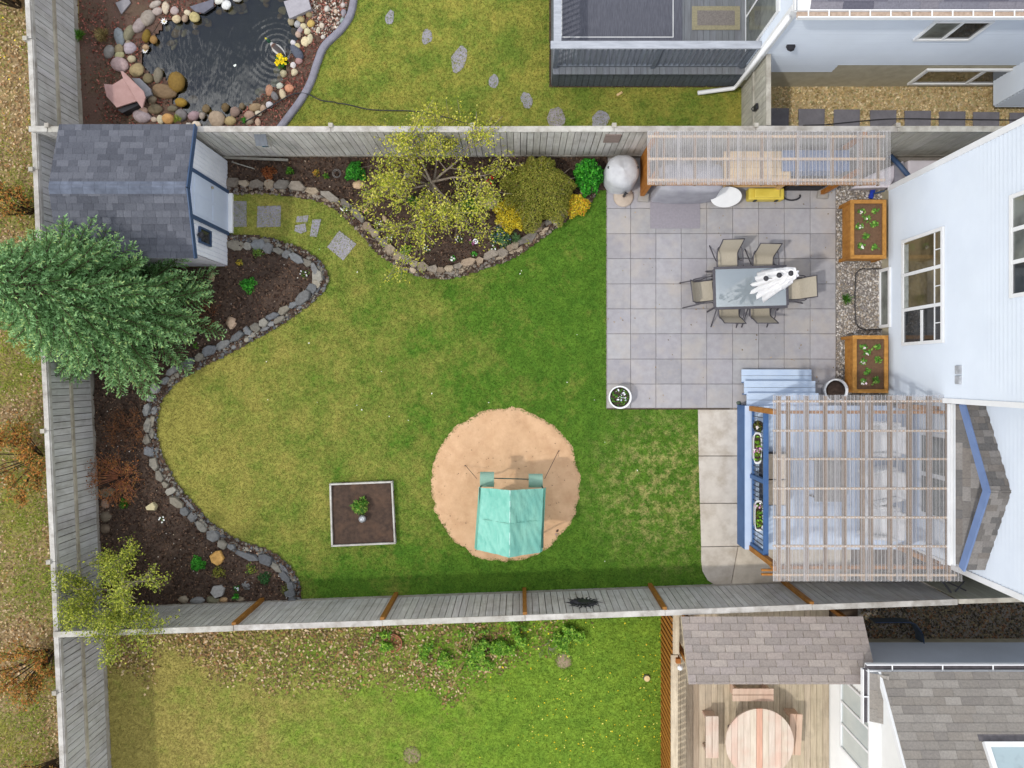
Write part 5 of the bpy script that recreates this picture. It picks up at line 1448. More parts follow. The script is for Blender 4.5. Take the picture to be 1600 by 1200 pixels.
for q in (.1, .075): hp.tube([(h0.x+q*math.cos(t), h0.y+q*math.sin(t), .06+q) for t in np.linspace(0, 6.283, 17)], .005, 5, cap=False)
for t_ in (0, 2.1, 4.2): hp.tube([(h0.x+.1*math.cos(t_), h0.y+.1*math.sin(t_), .16), (h0.x+.06*math.cos(t_), h0.y+.06*math.sin(t_), .04)], .005, 5)
tag(hp.build('plant_hoop', M('thin steel wire', lin(150, 150, 150), metal=.5, rough=.4), None, True), 'round wire plant support left of the bright green clump', 'plant support')
# west bed
clump('green_clump', 'bright emerald clump in the lower left bed', 'plant', 310, 880, .17, .16, BG, 900, .04)
clump('green_clump', 'dim dark green clump near the edging end', 'plant', 414, 903, .15, .12, [lin(52,100,50), lin(40,80,40)], 400, .04)
clump('green_clump', 'bright green sprout in the bed right of the spruce', 'plant', 389, 446, .18, .14, BG, 500, .05)
clump('pale_sprout', 'yellow green sprout by the shed corner stones', 'plant', 404, 393, .14, .12, [lin(120,150,60), lin(96,130,56)], 220, .05)
clump('pale_sprout', 'yellow leaved sprout near the shed wall', 'plant', 375, 410, .08, .1, [lin(206,180,60), lin(140,140,60)], 70, .05)
clump('pale_sprout', 'tiny green sprout left of the peach rock', 'plant', 315, 517, .06, .06, GR, 50, .05)
clump('pale_sprout', 'tiny green sprout nearest the spruce branches', 'plant', 306, 540, .07, .06, GR, 50, .05)
clump('fern_plant', 'small fern beside the red stems', 'plant', 197, 786, .14, .16, GR, 120, .12, arch=True, aspect=.2)
clump('white_primula', 'white flowers in the middle of the lower left bed', 'flower', 253, 811, .09, .06, GR, 20, .04, nf=6, flowers=[lin(240,244,244)], fs=.028)
clump('white_primula', 'white flower by the dark grey rock', 'flower', 370, 919, .06, .06, BG, 60, .05, nf=5, flowers=[lin(240,240,250)], fs=.026)
clump('daylily_plant', 'bright upright sprout at the south fence', 'plant', 372, 930, .08, .2, BG, 50, .12, arch=True, aspect=.2)
clump('olive_mound', 'low olive mound below the ochre stone', 'plant', 342, 893, .16, .06, olive, 260, .04)
clump('pale_sprout', 'olive sprout left of the edging end', 'plant', 392, 889, .14, .07, olive+GR, 160, .04)
clump('pale_sprout', 'small sprout beside the south fence corner of the bed', 'plant', 448, 921, .14, .08, [lin(110,120,60), lin(130,140,70)], 160, .04)
clump('white_primula', 'white flowers inside the rounded tip of the upper left bed', 'flower', 477, 428, .12, .06, GR, 50, .04, nf=6, flowers=[lin(240,240,244)], fs=.022)
tb = P(196, 742, .05)
def stems(name, label, px, py, r, h, n, mat, seed, leafc=None, nl=0, cat='shrub', lean=(0, 0), rad=.006, leaf=.04):
    c0 = P(px, py, .05); t = thing(name, label, cat, tuple(c0)); rr = random.Random(seed); b = MB(); tips = []
    for i in range(n):
        a = rr.random()*6.28; q = .45+.6*rr.random()
        e = Vector((c0.x+math.cos(a)*r*q+lean[0], c0.y+math.sin(a)*r*q+lean[1], .05+h*rr.uniform(.5, 1)))
        s_ = c0+Vector((math.cos(a)*.08, math.sin(a)*.08, 0)); m = s_.lerp(e, .5)+Vector((rr.uniform(-.08, .08), rr.uniform(-.08, .08), h*.12))
        b.tube([s_, m, e], [rad*1.3, rad, rad*.5], 4, cap=False); tips.append((m, e))
        for k_ in range(3):
            f = rr.uniform(.2, .9); p = m.lerp(e, f); dd = Vector((rr.uniform(-1, 1), rr.uniform(-1, 1), rr.uniform(-.1, .7)))*r*.28
            b.tube([p, p+dd*.5+Vector((0, 0, .03)), p+dd], [rad*.6, rad*.5, rad*.3], 3, cap=False); tips.append((p, p+dd))
    b.build('stems', mat, t, True)
    if nl:
        c = []
        for _ in range(nl):
            p, e = rr.choice(tips); q = p.lerp(e, rr.random()); c.append((q.x+rr.gauss(0, .05), q.y+rr.gauss(0, .05), q.z+rr.gauss(0, .05)))
        leaf_obj('foliage', leaf_arrays(np.array(c), leaf, leafc, .5), t)
    return t
stems('red_twig_shrub', 'bare reddish stemmed shrub beside the west fence', 190, 745, .72, .5, 60, m_redtwig, 3, [lin(176,110,56), lin(120,84,48), lin(150,110,60)], 900, rad=.0045)
stems('dry_shrub', 'brown dried undergrowth below the spruce branches', 205, 672, .55, .4, 40, M('brown twigs', lin(120,88,66), lin(86,62,48), scale=8), 5, [lin(130,86,50), lin(96,68,46), lin(110,70,50)], 900, cat='shrub')
stems('dry_shrub', 'red brown dry twigs in the bed right of the spruce', 330, 495, .4, .3, 30, MATS['brown twigs'], 6, [lin(150,90,60), lin(110,74,52)], 250)
rust = [lin(204,140,66), lin(190,130,66), lin(170,112,58), lin(150,134,62), lin(196,156,88), lin(134,128,56), lin(122,128,56)]
WST = 'rusty shrubs outside the west fence'
def rusty(label, px, py, seed, r=1.1, h=1.2, n=4800):
    t = stems('rust_leaved_shrub', label, px, py, r, h, 30, m_barkd, seed, rust, n, lean=(-.2, (585-py)/2400.0), rad=.011, leaf=.055); t['group'] = WST
rusty('dark branched rust leaved shrub opposite the red stems', 62, 712, 11)
rusty('orange rust leaved shrub outside the fence left of the small lime tree', 78, 1020, 12, .75, 1.2, 3400)
rusty('small rust leaved shrub above the spruce outside the fence', 48, 330, 13, .5, .9, 1200)
rusty('bare dark shrub in the top left corner', 28, 8, 14, .5, .9, 300)
rusty('rust shrub at the bottom left corner', 92, 1190, 15, .55, 1.0, 1400)
# wild growth behind the south fence
def weeds(px, py, r, label, n=700, h=.35): 
    c0 = P(px, py, 0); n *= 5
    q = NR.normal(size=(n, 2))*np.array([r*.55, r*.42]); d = np.hypot(q[:, 0]/r, q[:, 1]/r)
    k_ = np.array([fbm(c0.x+a, c0.y+b_, 2.4) for a, b_ in q]) > -.05+.25*d; q = q[k_]
    c = np.stack([c0.x+q[:, 0], c0.y+q[:, 1], .03+h*.6*NR.random(len(q))], 1)
    V, F, C = leaf_arrays(c, .06, [lin(132,180,56), lin(106,158,48), lin(160,196,76), lin(88,134,44)], .35)
    o = link('weed_patch', fast_mesh('weed_patch', V-np.array(c0), F, m_leaf, False, C), None, loc=c0)
    tag(o, label, 'weeds', 'weeds behind the south fence', 'stuff')
weeds(748, 1010, .55, 'tall bright weeds behind the fence left of the sun ornament', 1500)
weeds(800, 990, .42, 'green weeds right under the fence post', 900)
weeds(684, 1020, .35, 'weeds growing through tan leaves', 500)
weeds(600, 1000, .25, 'small weeds next to the buried pot', 260)
weeds(890, 990, .4, 'leafy weeds below the sun ornament', 700)
stems('dead_canes', 'pale dead canes lying in the weeds', 728, 1030, .7, .25, 16, M('straw canes', lin(196,170,120), lin(160,136,92), scale=6), 21, cat='canes', rad=.005)
stems('dead_canes', 'grey dead branch by the round dirt patch', 852, 1012, .3, .2, 8, m_bark, 22, cat='canes', rad=.007)
# ------------------------------------------------------------------ dining set
m_frame = M('grey metal frame', lin(96, 94, 100), lin(82, 80, 86), scale=10, rough=.45, metal=.3)
m_sling = M('beige sling fabric', lin(186, 178, 162), lin(172, 164, 148), scale=60, stretch=(1, .3, 1), bump=.2, bscale=200, rough=.85)
TC = P(1173, 449, .72); TR = math.radians(1.5)
def glass_top():
    m, n, l, b = nodes('tempered glass')
    tr = n.new('ShaderNodeBsdfTransparent'); tr.inputs['Color'].default_value = (.74, .8, .82, 1)
    df = n.new('ShaderNodeBsdfDiffuse'); df.inputs['Color'].default_value = lin(186, 198, 206)
    gl = n.new('ShaderNodeBsdfGlossy'); gl.inputs['Roughness'].default_value = .03
    fr = n.new('ShaderNodeFresnel'); fr.inputs['IOR'].default_value = 1.55
    m1 = n.new('ShaderNodeMixShader'); m1.inputs[0].default_value = .55; l.new(tr.outputs[0], m1.inputs[1]); l.new(df.outputs[0], m1.inputs[2])
    m2 = n.new('ShaderNodeMixShader'); l.new(math_(n, l, 'MULTIPLY', fr.outputs[0], 4.0), m2.inputs[0]); l.new(m1.outputs[0], m2.inputs[1]); l.new(gl.outputs[0], m2.inputs[2])
    l.new(m2.outputs[0], n['Material Output'].inputs['Surface'])
    MATS['tempered glass'] = m
    return m
m_glass = glass_top()
tb = thing('patio_table', 'rectangular glass topped patio table with grey frame', 'table', (TC.x, TC.y, .05), TR)
LX, LY, TZ = .83, .46, .67
b = MB()
for s in (-1, 1):
    b.box(-LX, LX, s*LY-.03, s*LY+.03, TZ-.03, TZ+.012); b.box(s*LX-.03, s*LX+.03, -LY+.03, LY-.03, TZ-.03, TZ+.012)
b.build('frame', m_frame, tb, local=True, bevel=.006)
b = MB(); b.box(-LX+.03, LX-.03, -LY+.03, LY-.03, TZ-.006, TZ+.004); b.build('glass_top', m_glass, tb, local=True)
for sx in (-1, 1):
    for sy in (-1, 1):
        b = MB(); b.tube([(sx*(LX-.08), sy*(LY-.06), TZ-.03), (sx*(LX-.05), sy*(LY-.03), .3), (sx*(LX+.0), sy*(LY+.02), 0)], .022, 8); b.build('leg', m_frame, tb, True, local=True)
def chair():
    t = thing('patio_chair', 'x', 'chair', (0, 0, .05), 0, 'sling chairs around the glass table')
    w = .25; b = MB()
    prof = [(.24, .40), (.1, .385), (-.1, .38), (-.2, .40), (-.25, .47), (-.30, .62), (-.37, .80), (-.43, .93)]
    vs, fs = [], []
    for y, z in prof: vs += [(-w+.02, y, z), (0, y, z-.012), (w-.02, y, z)]
    for i in range(len(prof)-1): fs += [(3*i, 3*i+1, 3*i+4, 3*i+3), (3*i+1, 3*i+2, 3*i+5, 3*i+4)]
    nv = len(vs); vs += [(x, y-.004, z-.012) for x, y, z in vs]; fs += [tuple(nv+i for i in f[::-1]) for f in fs]
    b.add(vs, fs); b.build('sling', m_sling, t, True, local=True)
    for s in (-1, 1):
        b = MB(); b.tube([(s*(w-.01), y, z) for y, z in prof], .014, 7); b.build('side_rail', m_frame, t, True, local=True)
        b = MB(); b.tube([(s*(w+.03), .27, 0), (s*(w+.03), .25, .3), (s*(w+.04), .22, .56), (s*(w+.045), .12, .615), (s*(w+.045), -.12, .615), (s*(w+.03), -.27, .60), (s*w, -.31, .62)], .014, 7)
        b.build('arm', m_frame, t, True, local=True)
        b = MB(); b.tube([(s*(w+.045), .02, .61), (s*(w+.02), -.05, .38), (s*(w+.04), -.28, .18), (s*(w+.05), -.46, 0)], .014, 7); b.build('leg', m_frame, t, True, local=True)
    b = MB(); b.tube([(-w, .2, .385), (w, .2, .385)], .012, 6); b.tube([(-w, -.43, .93), (w, -.43, .93)], .012, 6); b.build('crossbar', m_frame, t, True, local=True)
    return t
ch0 = chair()
spots = [(335*.01439, 211*.01439-.43, math.pi+.03, 'beige sling chair on the left of the upper table side', 'l'),
         (5.64, 2.94-.43, math.pi-.02, 'beige sling chair on the right of the upper table side', 'l'),
         (6.68-.43, 1.97, math.pi/2+.04, 'beige sling chair at the right table end nearest the house', 'l'),
         (3.86+.43, 1.93, -math.pi/2+.12, 'beige sling chair at the left table end nearest the lawn', 'l'),
         (4.85, 1.15+.43, -.02, 'beige sling chair on the left of the lower table side', 'l'),
         (5.57, 1.15+.43, .0, 'beige sling chair on the right of the lower table side', 'l')]
for i, (x, y, a, lab, _) in enumerate(spots):
    if i == 0:
        ch0.location = (x, y, .05); ch0.rotation_euler = (0, 0, a); ch0['label'] = lab
    else:
        copy_thing(ch0, (x, y, .05), a, lab)
# closed parasol standing in the table
um = thing('closed_parasol', 'closed white patio umbrella standing up through the glass table', 'umbrella', (TC.x+.12, TC.y, .05))
m_canv = M('white canvas', lin(246, 246, 248), lin(236, 236, 240), scale=6, rough=.85, var=.03)
b = MB(); b.tube([(0, 0, 0), (0, 0, 2.95)], .02, 10); b.build('pole', m_frame, um, True, local=True)
rr = random.Random(4)
def canopy(z0, z1, r0, r1, n, hem):
    "hanging folds: n deep pleats of unequal reach with a ragged hem, gathered at the top"
    b = MB(); vs, fs = [], []; K, S = 10, 4
    reach = [rr.uniform(.6, 1.15) for _ in range(n)]; drop = [rr.uniform(-hem, hem*.6) for _ in range(n)]; tw = [rr.uniform(-.12, .12) for _ in range(n)]
    m = n*S
    for i in range(K):
        f = i/(K-1)
        for k_ in range(m):
            p, q = k_//S, (k_ % S)/S
            lobe = abs(math.sin(math.pi*q)) if q else 0.0
            r_ = (r0*(1-f)+r1*f)*(.34+.66*lobe*(reach[p]*(1-f)+.8*f)) if i < K-1 else r1*.25
            t_ = 2*math.pi*k_/m + tw[p]*(1-f)
            vs.append((r_*math.cos(t_), r_*math.sin(t_), z0+(z1-z0)*f + drop[p]*lobe*(1-f)**1.5 + (.03 if i == K-1 else 0)))
        if i: fs += [((i-1)*m+k_, (i-1)*m+(k_+1) % m, i*m+(k_+1) % m, i*m+k_) for k_ in range(m)]
    fs.append(tuple((K-1)*m+k_ for k_ in range(m)))
    b.add(vs, fs); return b
canopy(1.2, 2.3, .38, .25, 11, .26).build('canopy', m_canv, um, True, local=True)
canopy(2.05, 2.72, .27, .19, 9, .18).build('vent_tier', m_canv, um, True, local=True)
canopy(2.5, 2.98, .19, .13, 7, .12).build('crown_tier', m_canv, um, True, local=True)
for q_ in ((1197, 435, 2.35), (1217.5, 430, 2.78), (1236, 427, 3.02)):
    p_ = P(*q_)-Vector((TC.x+.12, TC.y, .05)); b = MB(); b.lathe([(0, -.04), (.045, -.03), (.055, .0), (.045, .03), (0, .035)], 14, tuple(p_)); b.build('finial', m_black, um, True, local=True)
    b = MB(); b.tube([p_, (0, 0, p_.z-.06)], .006, 5); b.build('finial_wire', m_frame, um, local=True)
# umbrella base and covered grill
ub_ = thing('umbrella_base', 'round beige umbrella stand with short black pole', 'umbrella stand', P(974, 308, .05))
b = MB(); b.lathe([(.235, 0), (.24, .03), (.2, .055), (.06, .075), (0, .075)], 32); b.build('disc', M('beige stone', lin(186, 172, 158), lin(174, 160, 146), scale=10), ub_, True, local=True)
b = MB(); b.lathe([(.03, .07), (.028, .38), (.0, .38)], 12); b.tube([(.0, 0, .22), (.07, .03, .26)], .012, 6); b.build('tube', m_black, ub_, True, local=True)
cg = thing('covered_grill', 'round grill under a pale grey fabric cover with black toggles', 'grill', P(967, 279, .05))
b = MB(); n = 40; vs, fs = [], []
prof = [(.40, 0.02), (.395, .3), (.385, .55), (.37, .66), (.3, .73), (.15, .78), (.0, .80)]
for i, (r_, z) in enumerate(prof):
    for k_ in range(n):
        t_ = 6.2832*k_/n; w_ = 1+.02*math.sin(5*t_+i)+.012*math.sin(11*t_)*(1 if i < 4 else .3)
        vs.append((r_*math.cos(t_)*w_, r_*math.sin(t_)*w_, z+.02*math.sin(3*t_)*(1 if 2 < i < 6 else 0)))
    if i: fs += [((i-1)*n+k_, (i-1)*n+(k_+1) % n, i*n+(k_+1) % n, i*n+k_) for k_ in range(n)]
b.add(vs, fs); cvo = b.build('cover', M('pale grey cover', lin(198, 200, 204), lin(176, 178, 184), scale=5, bump=.35, bscale=9, rough=.7), cg, True, local=True)
for s in (-1, 1):
    g = MB(); g.lathe([(0, 0), (.03, 0), (.03, .03), (0, .03)], 10, (s*.33, .06, .68)); g.build('toggle', m_black, cg, local=True)
pm = thing('patio_mat', 'plain grey rectangular mat on the pavers before the shelter', 'mat', P(1055, 332, .05))
a, c = P(1016, 357, .06), P(1094, 308, .06)
b = MB(); b.box(a.x, c.x, a.y, c.y, .054, .062); b.build('mat_body', M('mauve grey mat', lin(148, 144, 152), lin(138, 134, 142), scale=20, bump=.2), pm, bevel=.003)
pm2 = None

# ------------------------------------------------------------------ clear corrugated roofs
def poly():
    m, n, l, b = nodes('clear corrugated sheet')
    tr = n.new('ShaderNodeBsdfTransparent'); tr.inputs['Color'].default_value = (.93, .93, .95, 1)
    b.inputs['Base Color'].default_value = lin(212, 210, 210); b.inputs['Roughness'].default_value = .3
    b.inputs['Specular IOR Level'].default_value = .6
    lw = n.new('ShaderNodeLayerWeight'); lw.inputs['Blend'].default_value = .5
    mx = n.new('ShaderNodeMixShader')
    l.new(rng(n, l, lw.outputs['Facing'], 0, .45, .1, .7), mx.inputs[0])
    l.new(tr.outputs[0], mx.inputs[1]); l.new(b.outputs[0], mx.inputs[2]); l.new(mx.outputs[0], n['Material Output'].inputs['Surface'])
    MATS['sheet'] = m
    return m
m_poly = poly()
def corr(width, length, pitch=.076, amp=.017):
    n = int(round(width/pitch))*8; b = MB(); vs, fs = [], []
    for i in range(n+1):
        x = width*i/n; z = amp*math.cos(2*math.pi*x/pitch)
        vs += [(x, 0, z), (x, length, z)]
        if i: fs.append((2*i-2, 2*i, 2*i+1, 2*i-1))
    b.add(vs, fs); return b.mesh('roof_panel', m_poly, True)
m_lath = M('pale timber', lin(206, 184, 158), lin(186, 162, 136), scale=5, ocol=True, rough=.75)
lath_me = ub.mesh('lath', m_lath)
m_raft = M('brown rafters', lin(150, 124, 98), lin(130, 106, 82), scale=5, ocol=True, rough=.75)
raft_me = ub.mesh('rafter', m_raft)
pg = thing('deck_pergola', 'cedar pergola with clear corrugated roof over the blue deck', 'pergola', (7.0, -2.3, 0))
PZ = 2.5
PX0, PX1, PY0, PY1 = P(1207, 0, PZ).x, P(1497, 0, PZ).x, P(0, 908, PZ).y, P(0, 617, PZ).y
npan = 6; pw = (PX1-PX0)/npan
pan_me = corr(pw+.07, PY1-PY0)
for i in range(npan):
    link('roof_panel', pan_me, pg, (PX0+i*pw, PY0, PZ+.012+.004*(i % 2)), (0.006*0, 0, 0))
for py in (627, 673, 717, 763, 808, 853, 898):
    y = P(0, py, PZ-.04).y; o = ubox('purlin', lath_me, pg, ((PX0+PX1)/2, y, PZ-.048), R.uniform(-.002, .002), PX1-PX0-.04, .042, .044, wcol((1, 1, 1), .05))
for i, px in enumerate((1217, 1232, 1261, 1290, 1320, 1348, 1361, 1391, 1421, 1452, 1482)):
    x = P(px, 0, PZ-.1).x; ubox('rafter', raft_me, pg, (x, (PY0+PY1)/2-.02, PZ-.19), 0, .042, PY1-PY0-.02, .14, wcol((1, 1, 1), .06))
for (x, y) in ((5.32, -.78), (5.32, -3.98), (8.7, -.72), (8.7, -3.95)):
    ubox('post', cedar_me, pg, (x, y, .62), 0, .11, .11, PZ-.2-.62-.14, (.9, .82, .74, 1))
for y in (-.78, -3.98):
    ubox('beam', cedar_me, pg, (7.0, y, PZ-.335), 0, 3.6, .06, .14, (.95, .86, .8, 1))
for i in range(2):
    ubox('bracket', cedar_me, pg, (5.22, -4.08-.09*i, PZ-.42), .0, .35, .04, .06, (.9, .8, .7, 1))
# screw washers along the purlins are too small to pick apart
sw = MB()
for py in (627, 673, 717, 763, 808, 853):
    y = P(0, py, PZ).y
    for i in range(int((PX1-PX0)/.076)):
        x = PX0+.038*2*i+.03; sw.lathe([(.009, 0), (.006, .008), (0, .009)], 6, (x, y, PZ+.026))
o = sw.build('screws', m_white, pg); o['kind'] = 'stuff'

# ------------------------------------------------------------------ the blue deck below it
dk = thing('blue_deck', 'blue painted deck with white edge under the pergola', 'deck', (7.1, -2.4, 0))
KZ = .62; KX0, KX1, KY0, KY1 = 5.17, 9.2, -4.02, -.72
b = MB(); b.box(KX0+.03, KX1, KY0+.03, KY1-.03, .06, KZ-.05); b.build('frame', m_navy, dk)
b = MB(); b.box(KX0-.005, KX0+.03, KY0, KY1, .05, KZ-.03); b.build('skirt', m_bluep, dk)
b = MB(); b.box(KX0, KX1-.6, KY1-.03, KY1, .05, KZ-.03); b.build('skirt', m_bluep, dk)
lb_me = ub.mesh('blue_board', m_lblue)
nb = 28
for i in range(nb):
    x = KX0+(i+.5)*(KX1-KX0)/nb
    ubox('deck_board', lb_me, dk, (x, (KY0+KY1)/2-(.0 if x < 8.55 else .02), KZ-.04), 0, (KX1-KX0)/nb-.008, KY1-KY0-(.0 if x < 8.55 else .05), .04, wcol((1.05, 1.05, 1.03) if i == 0 else (.96, .96, .96), .05))
bp_me = ub.mesh('blue_post', m_bluep)
RT = 1.5
for y in (-2.33, -3.9):
    ubox('post', bp_me, dk, (5.33, y, KZ), 0, .09, .09, RT-KZ, (1, 1, 1, 1))
ubox('top_rail', bp_me, dk, (5.34, -2.38, RT), 0, .11, 3.1, .035, (1.05, 1.08, 1.1, 1))
ubox('bottom_rail', bp_me, dk, (5.33, -2.38, KZ+.07), 0, .05, 3.1, .035, (1, 1, 1, 1))
bal_me = ub.mesh('baluster', m_black)
for i in range(27):
    ubox('baluster', bal_me, dk, (5.33, -.95-i*.112, KZ+.1), 0, .016, .016, RT-KZ-.1)
st = thing('deck_stairs', 'three pale blue steps leading up to the deck', 'stairs', (6.2, -.3, 0))
for j, (y0, y1, x0, x1, z) in enumerate(((577, 597, 1159, 1268, .2), (595, 616, 1163, 1274, .36), (614, 636, 1167, 1279, .5))):
    a, c = P(x0, y0, z), P(x1, y1, z); wd = (a.y-c.y)/2
    for q in range(2):
        ubox('tread', lb_me, st, ((a.x+c.x)/2, a.y-wd*(q+.5), z-.035), 0, c.x-a.x, wd-.008, .036, wcol((1.02, 1.02, 1.02), .02))
    b = MB(); b.box(a.x+.03, c.x-.03, a.y-.05, a.y-.025, .05, z-.035); b.build('riser', m_bluep, st)
# flower boxes on its rail
def flower_pot(label, x, y0, y1, z, kind):
    t = thing('flower_box', label, 'planter', (x, (y0+y1)/2, z), group='flower boxes on the blue deck rail')
    w, L = .085, (y1-y0)/2; pts = []
    for k_ in range(20):
        t_ = 6.2832*k_/20; c, s = math.cos(t_), math.sin(t_)
        e = .5
        pts.append((w*math.copysign(abs(c)**e, c), L*math.copysign(abs(s)**e, s)))
    b = MB(); n = 20; vs, fs = [], []
    for sc_, zz in ((.85, 0), (1, .17), (1.08, .175), (1.08, .185), (.95, .185), (.93, .14)): vs += [(px_*sc_, py_*sc_, zz) for px_, py_ in pts]
    for k_ in range(5): fs += [(k_*n+i, k_*n+(i+1) % n, (k_+1)*n+(i+1) % n, (k_+1)*n+i) for i in range(n)]
    fs.append(tuple(range(n))[::-1]); b.add(vs, fs); b.build('box', m_white, t, True, local=True)
    b = MB(); b.prism([(px_*.93, py_*.93) for px_, py_ in pts], .1, .15); b.build('soil', m_mulch, t, local=True)
    nl = 150; a = NR.random((nl, 2))*2-1
    c = np.stack([x+a[:, 0]*w*.8, (y0+y1)/2+a[:, 1]*L*.8, z+.15+.08*NR.random(nl)], 1)
    keep = np.abs(np.sin(a[:, 1]*4+kind)) > .45
    leaf_obj('foliage', leaf_arrays(c[keep], .06, [lin(150,206,60), lin(110,170,50), lin(96,120,50), lin(120,110,60)], .4), t)
    fc = np.stack([x+(NR.random(14)-.6)*w*2, (y0+y1)/2+L*(.7 if kind else -.1)+(NR.random(14)-.5)*.12, z+.2+.04*NR.random(14)], 1)
    leaf_obj('blossoms', leaf_arrays(fc, .05, [lin(240,170,220), lin(246,246,240)], .3, .8), t, m_petal)
def yz(py, z): return P(0, py, z).y
flower_pot('upper white flower box with lime leaves and pink blossoms', P(1182, 0, 1.15).x, yz(723, 1.2), yz(677, 1.2), 1.05, 0)
flower_pot('lower white flower box with pink flowers on the deck rail', P(1184, 0, 1.15).x, yz(828, 1.2), yz(783, 1.2), 1.05, 1)
rp = thing('round_pot', 'small round pot with white flower at the deck corner', 'pot', P(1181, 665, 1.05))
b = MB(); b.lathe([(.07, 0), (.115, .15), (.125, .15), (.125, .165), (.105, .165), (.1, .12), (0, .12)], 20); b.build('pot', M('dark pot', lin(60, 56, 50), rough=.5), rp, True, local=True)
c_ = WORLD[rp.name]; q = NR.normal(size=(70, 3))*np.array([.05, .05, .02])+np.array([c_.x, c_.y, c_.z+.18])
leaf_obj('foliage', leaf_arrays(q, .05, [lin(120,130,60), lin(150,120,60), lin(90,110,50)], .4), rp)
q = NR.normal(size=(8, 3))*np.array([.015, .015, .01])+np.array([c_.x-.03, c_.y-.02, c_.z+.22]); leaf_obj('blossoms', leaf_arrays(q, .05, [lin(246,240,240)], .3, .8), rp, m_petal)
# furniture seen through the clear roof
m_cush = M('beige cushion', lin(206, 192, 172), lin(190, 176, 156), scale=12, bump=.3, rough=.9)
ben = thing('deck_bench', 'dark bench with beige cushions at the left rail of the deck', 'bench', (5.75, -2.35, KZ))
b = MB(); b.box(5.45, 6.05, -2.95, -1.75, KZ+.12, KZ+.34); b.build('base', m_black, ben, bevel=.02)
for y in (-2.64, -2.06):
    b = MB(); b.box(5.47, 6.03, y-.28, y+.28, KZ+.34, KZ+.46); b.build('cushion', m_cush, ben, bevel=.05)
def arm_chair(label, x, y, rz):
    t = thing('deck_armchair', label, 'chair', (x, y, KZ), rz, 'white armchairs on the deck')
    for nm_, bx in (('seat', (-.3, .3, -.3, .3, .2, .4)), ('backrest', (-.3, .3, -.38, -.26, .2, .85)), ('arm', (-.38, -.3, -.36, .3, .0, .6)), ('arm', (.3, .38, -.36, .3, 0, .6))):
        b = MB(); b.box(*bx); b.build(nm_, m_white, t, local=True, bevel=.04)
arm_chair('white armchair under the clear roof nearest the steps side', 8.1, -1.45, math.pi/2)
arm_chair('white armchair under the clear roof by the house door', 8.1, -2.5, math.pi/2+.2)
arm_chair('white armchair lowest under the clear roof', 8.05, -3.3, math.pi/2-.1)
gt = thing('low_table', 'grey low table in the middle of the deck', 'table', (6.95, -2.35, KZ))
b = MB(); b.box(-.35, .35, -.5, .5, .38, .42); b.build('top', M('grey tabletop', lin(150, 150, 150), rough=.5), gt, local=True, bevel=.01)
for sx in (-1, 1):
    for sy in (-1, 1):
        b = MB(); b.box(sx*.28-.02, sx*.28+.02, sy*.42-.02, sy*.42+.02, 0, .38); b.build('leg', m_black, gt, local=True)

# ------------------------------------------------------------------ planters and pots on the ground
def planter(label, px0, py0, px1, py1, seed, z=.62):
    a, c = P(px0, py1, z), P(px1, py0, z); cx, cy = (a.x+c.x)/2, (a.y+c.y)/2
    t = thing('cedar_planter', label, 'planter', (cx, cy, 0), group='cedar planters at the house wall')
    W, L = (c.x-a.x)/2, (c.y-a.y)/2; fw = .085
    for i in range(3):
        for s in (-1, 1):
            ubox('side_board', cedar_me, t, (cx+s*(W-.03), cy, .16+.15*i), 0, .025, 2*L-.1, .145, wcol((.95, .9, .8), .06))
            ubox('end_board', cedar_me, t, (cx, cy+s*(L-.03), .16+.15*i), 0, 2*W-.1, .025, .145, wcol((.95, .9, .8), .06))
    for sx in (-1, 1):
        ubox('top_rail', cedar_me, t, (cx+sx*(W-fw/2), cy, z-.035), 0, fw, 2*L, .035, wcol((1.15, 1.2, 1.3), .04))
        ubox('top_rail', cedar_me, t, (cx, cy+sx*(L-fw/2), z-.034), 0, 2*W-2*fw, fw, .035, wcol((1.15, 1.2, 1.3), .04))
        for sy in (-1, 1):
            ubox('leg', cedar_me, t, (cx+sx*(W-.03), cy+sy*(L-.04), 0), 0, .07, .07, z-.04, wcol((.9, .85, .75), .05))
    b = MB(); b.box(cx-W+.05, cx+W-.05, cy-L+.05, cy+L-.05, z-.16, z-.07); b.build('soil', M('brown potting soil', lin(128, 100, 78), lin(100, 76, 58), scale=20, bump=.6), t)
    r = random.Random(seed); spots_ = [(-.5, .75), (.55, .75), (-.15, .5), (.55, .2), (-.6, .15), (-.2, -.3), (-.55, -.7), (.5, -.7), (.1, .05)]
    for i, (u, v) in enumerate(spots_[:8]):
        px_, py_ = cx+u*(W-.12)+r.uniform(-.02, .02), cy+v*(L-.12)+r.uniform(-.02, .02)
        n = 34; q = NR.normal(size=(n, 3))*np.array([.035, .035, .02])+np.array([px_, py_, z-.02])
        o = leaf_obj('seedling', leaf_arrays(q, .07, [lin(110,170,70), lin(90,150,60), lin(150,196,90)], .35), t)
        if i % 2 == 0:
            q = NR.normal(size=(5, 3))*np.array([.02, .02, .008])+np.array([px_-.02, py_-.03, z+.03])
            leaf_obj('blossom', leaf_arrays(q, .05, [lin(246,244,236), lin(240,220,230)], .2, .85), o, m_petal)
    return t
planter('upper cedar planter with seedlings against the white house', 1329, 312, 1385, 404, 3)
planter('lower cedar planter beside the pergola corner', 1333, 524, 1388, 614, 4)
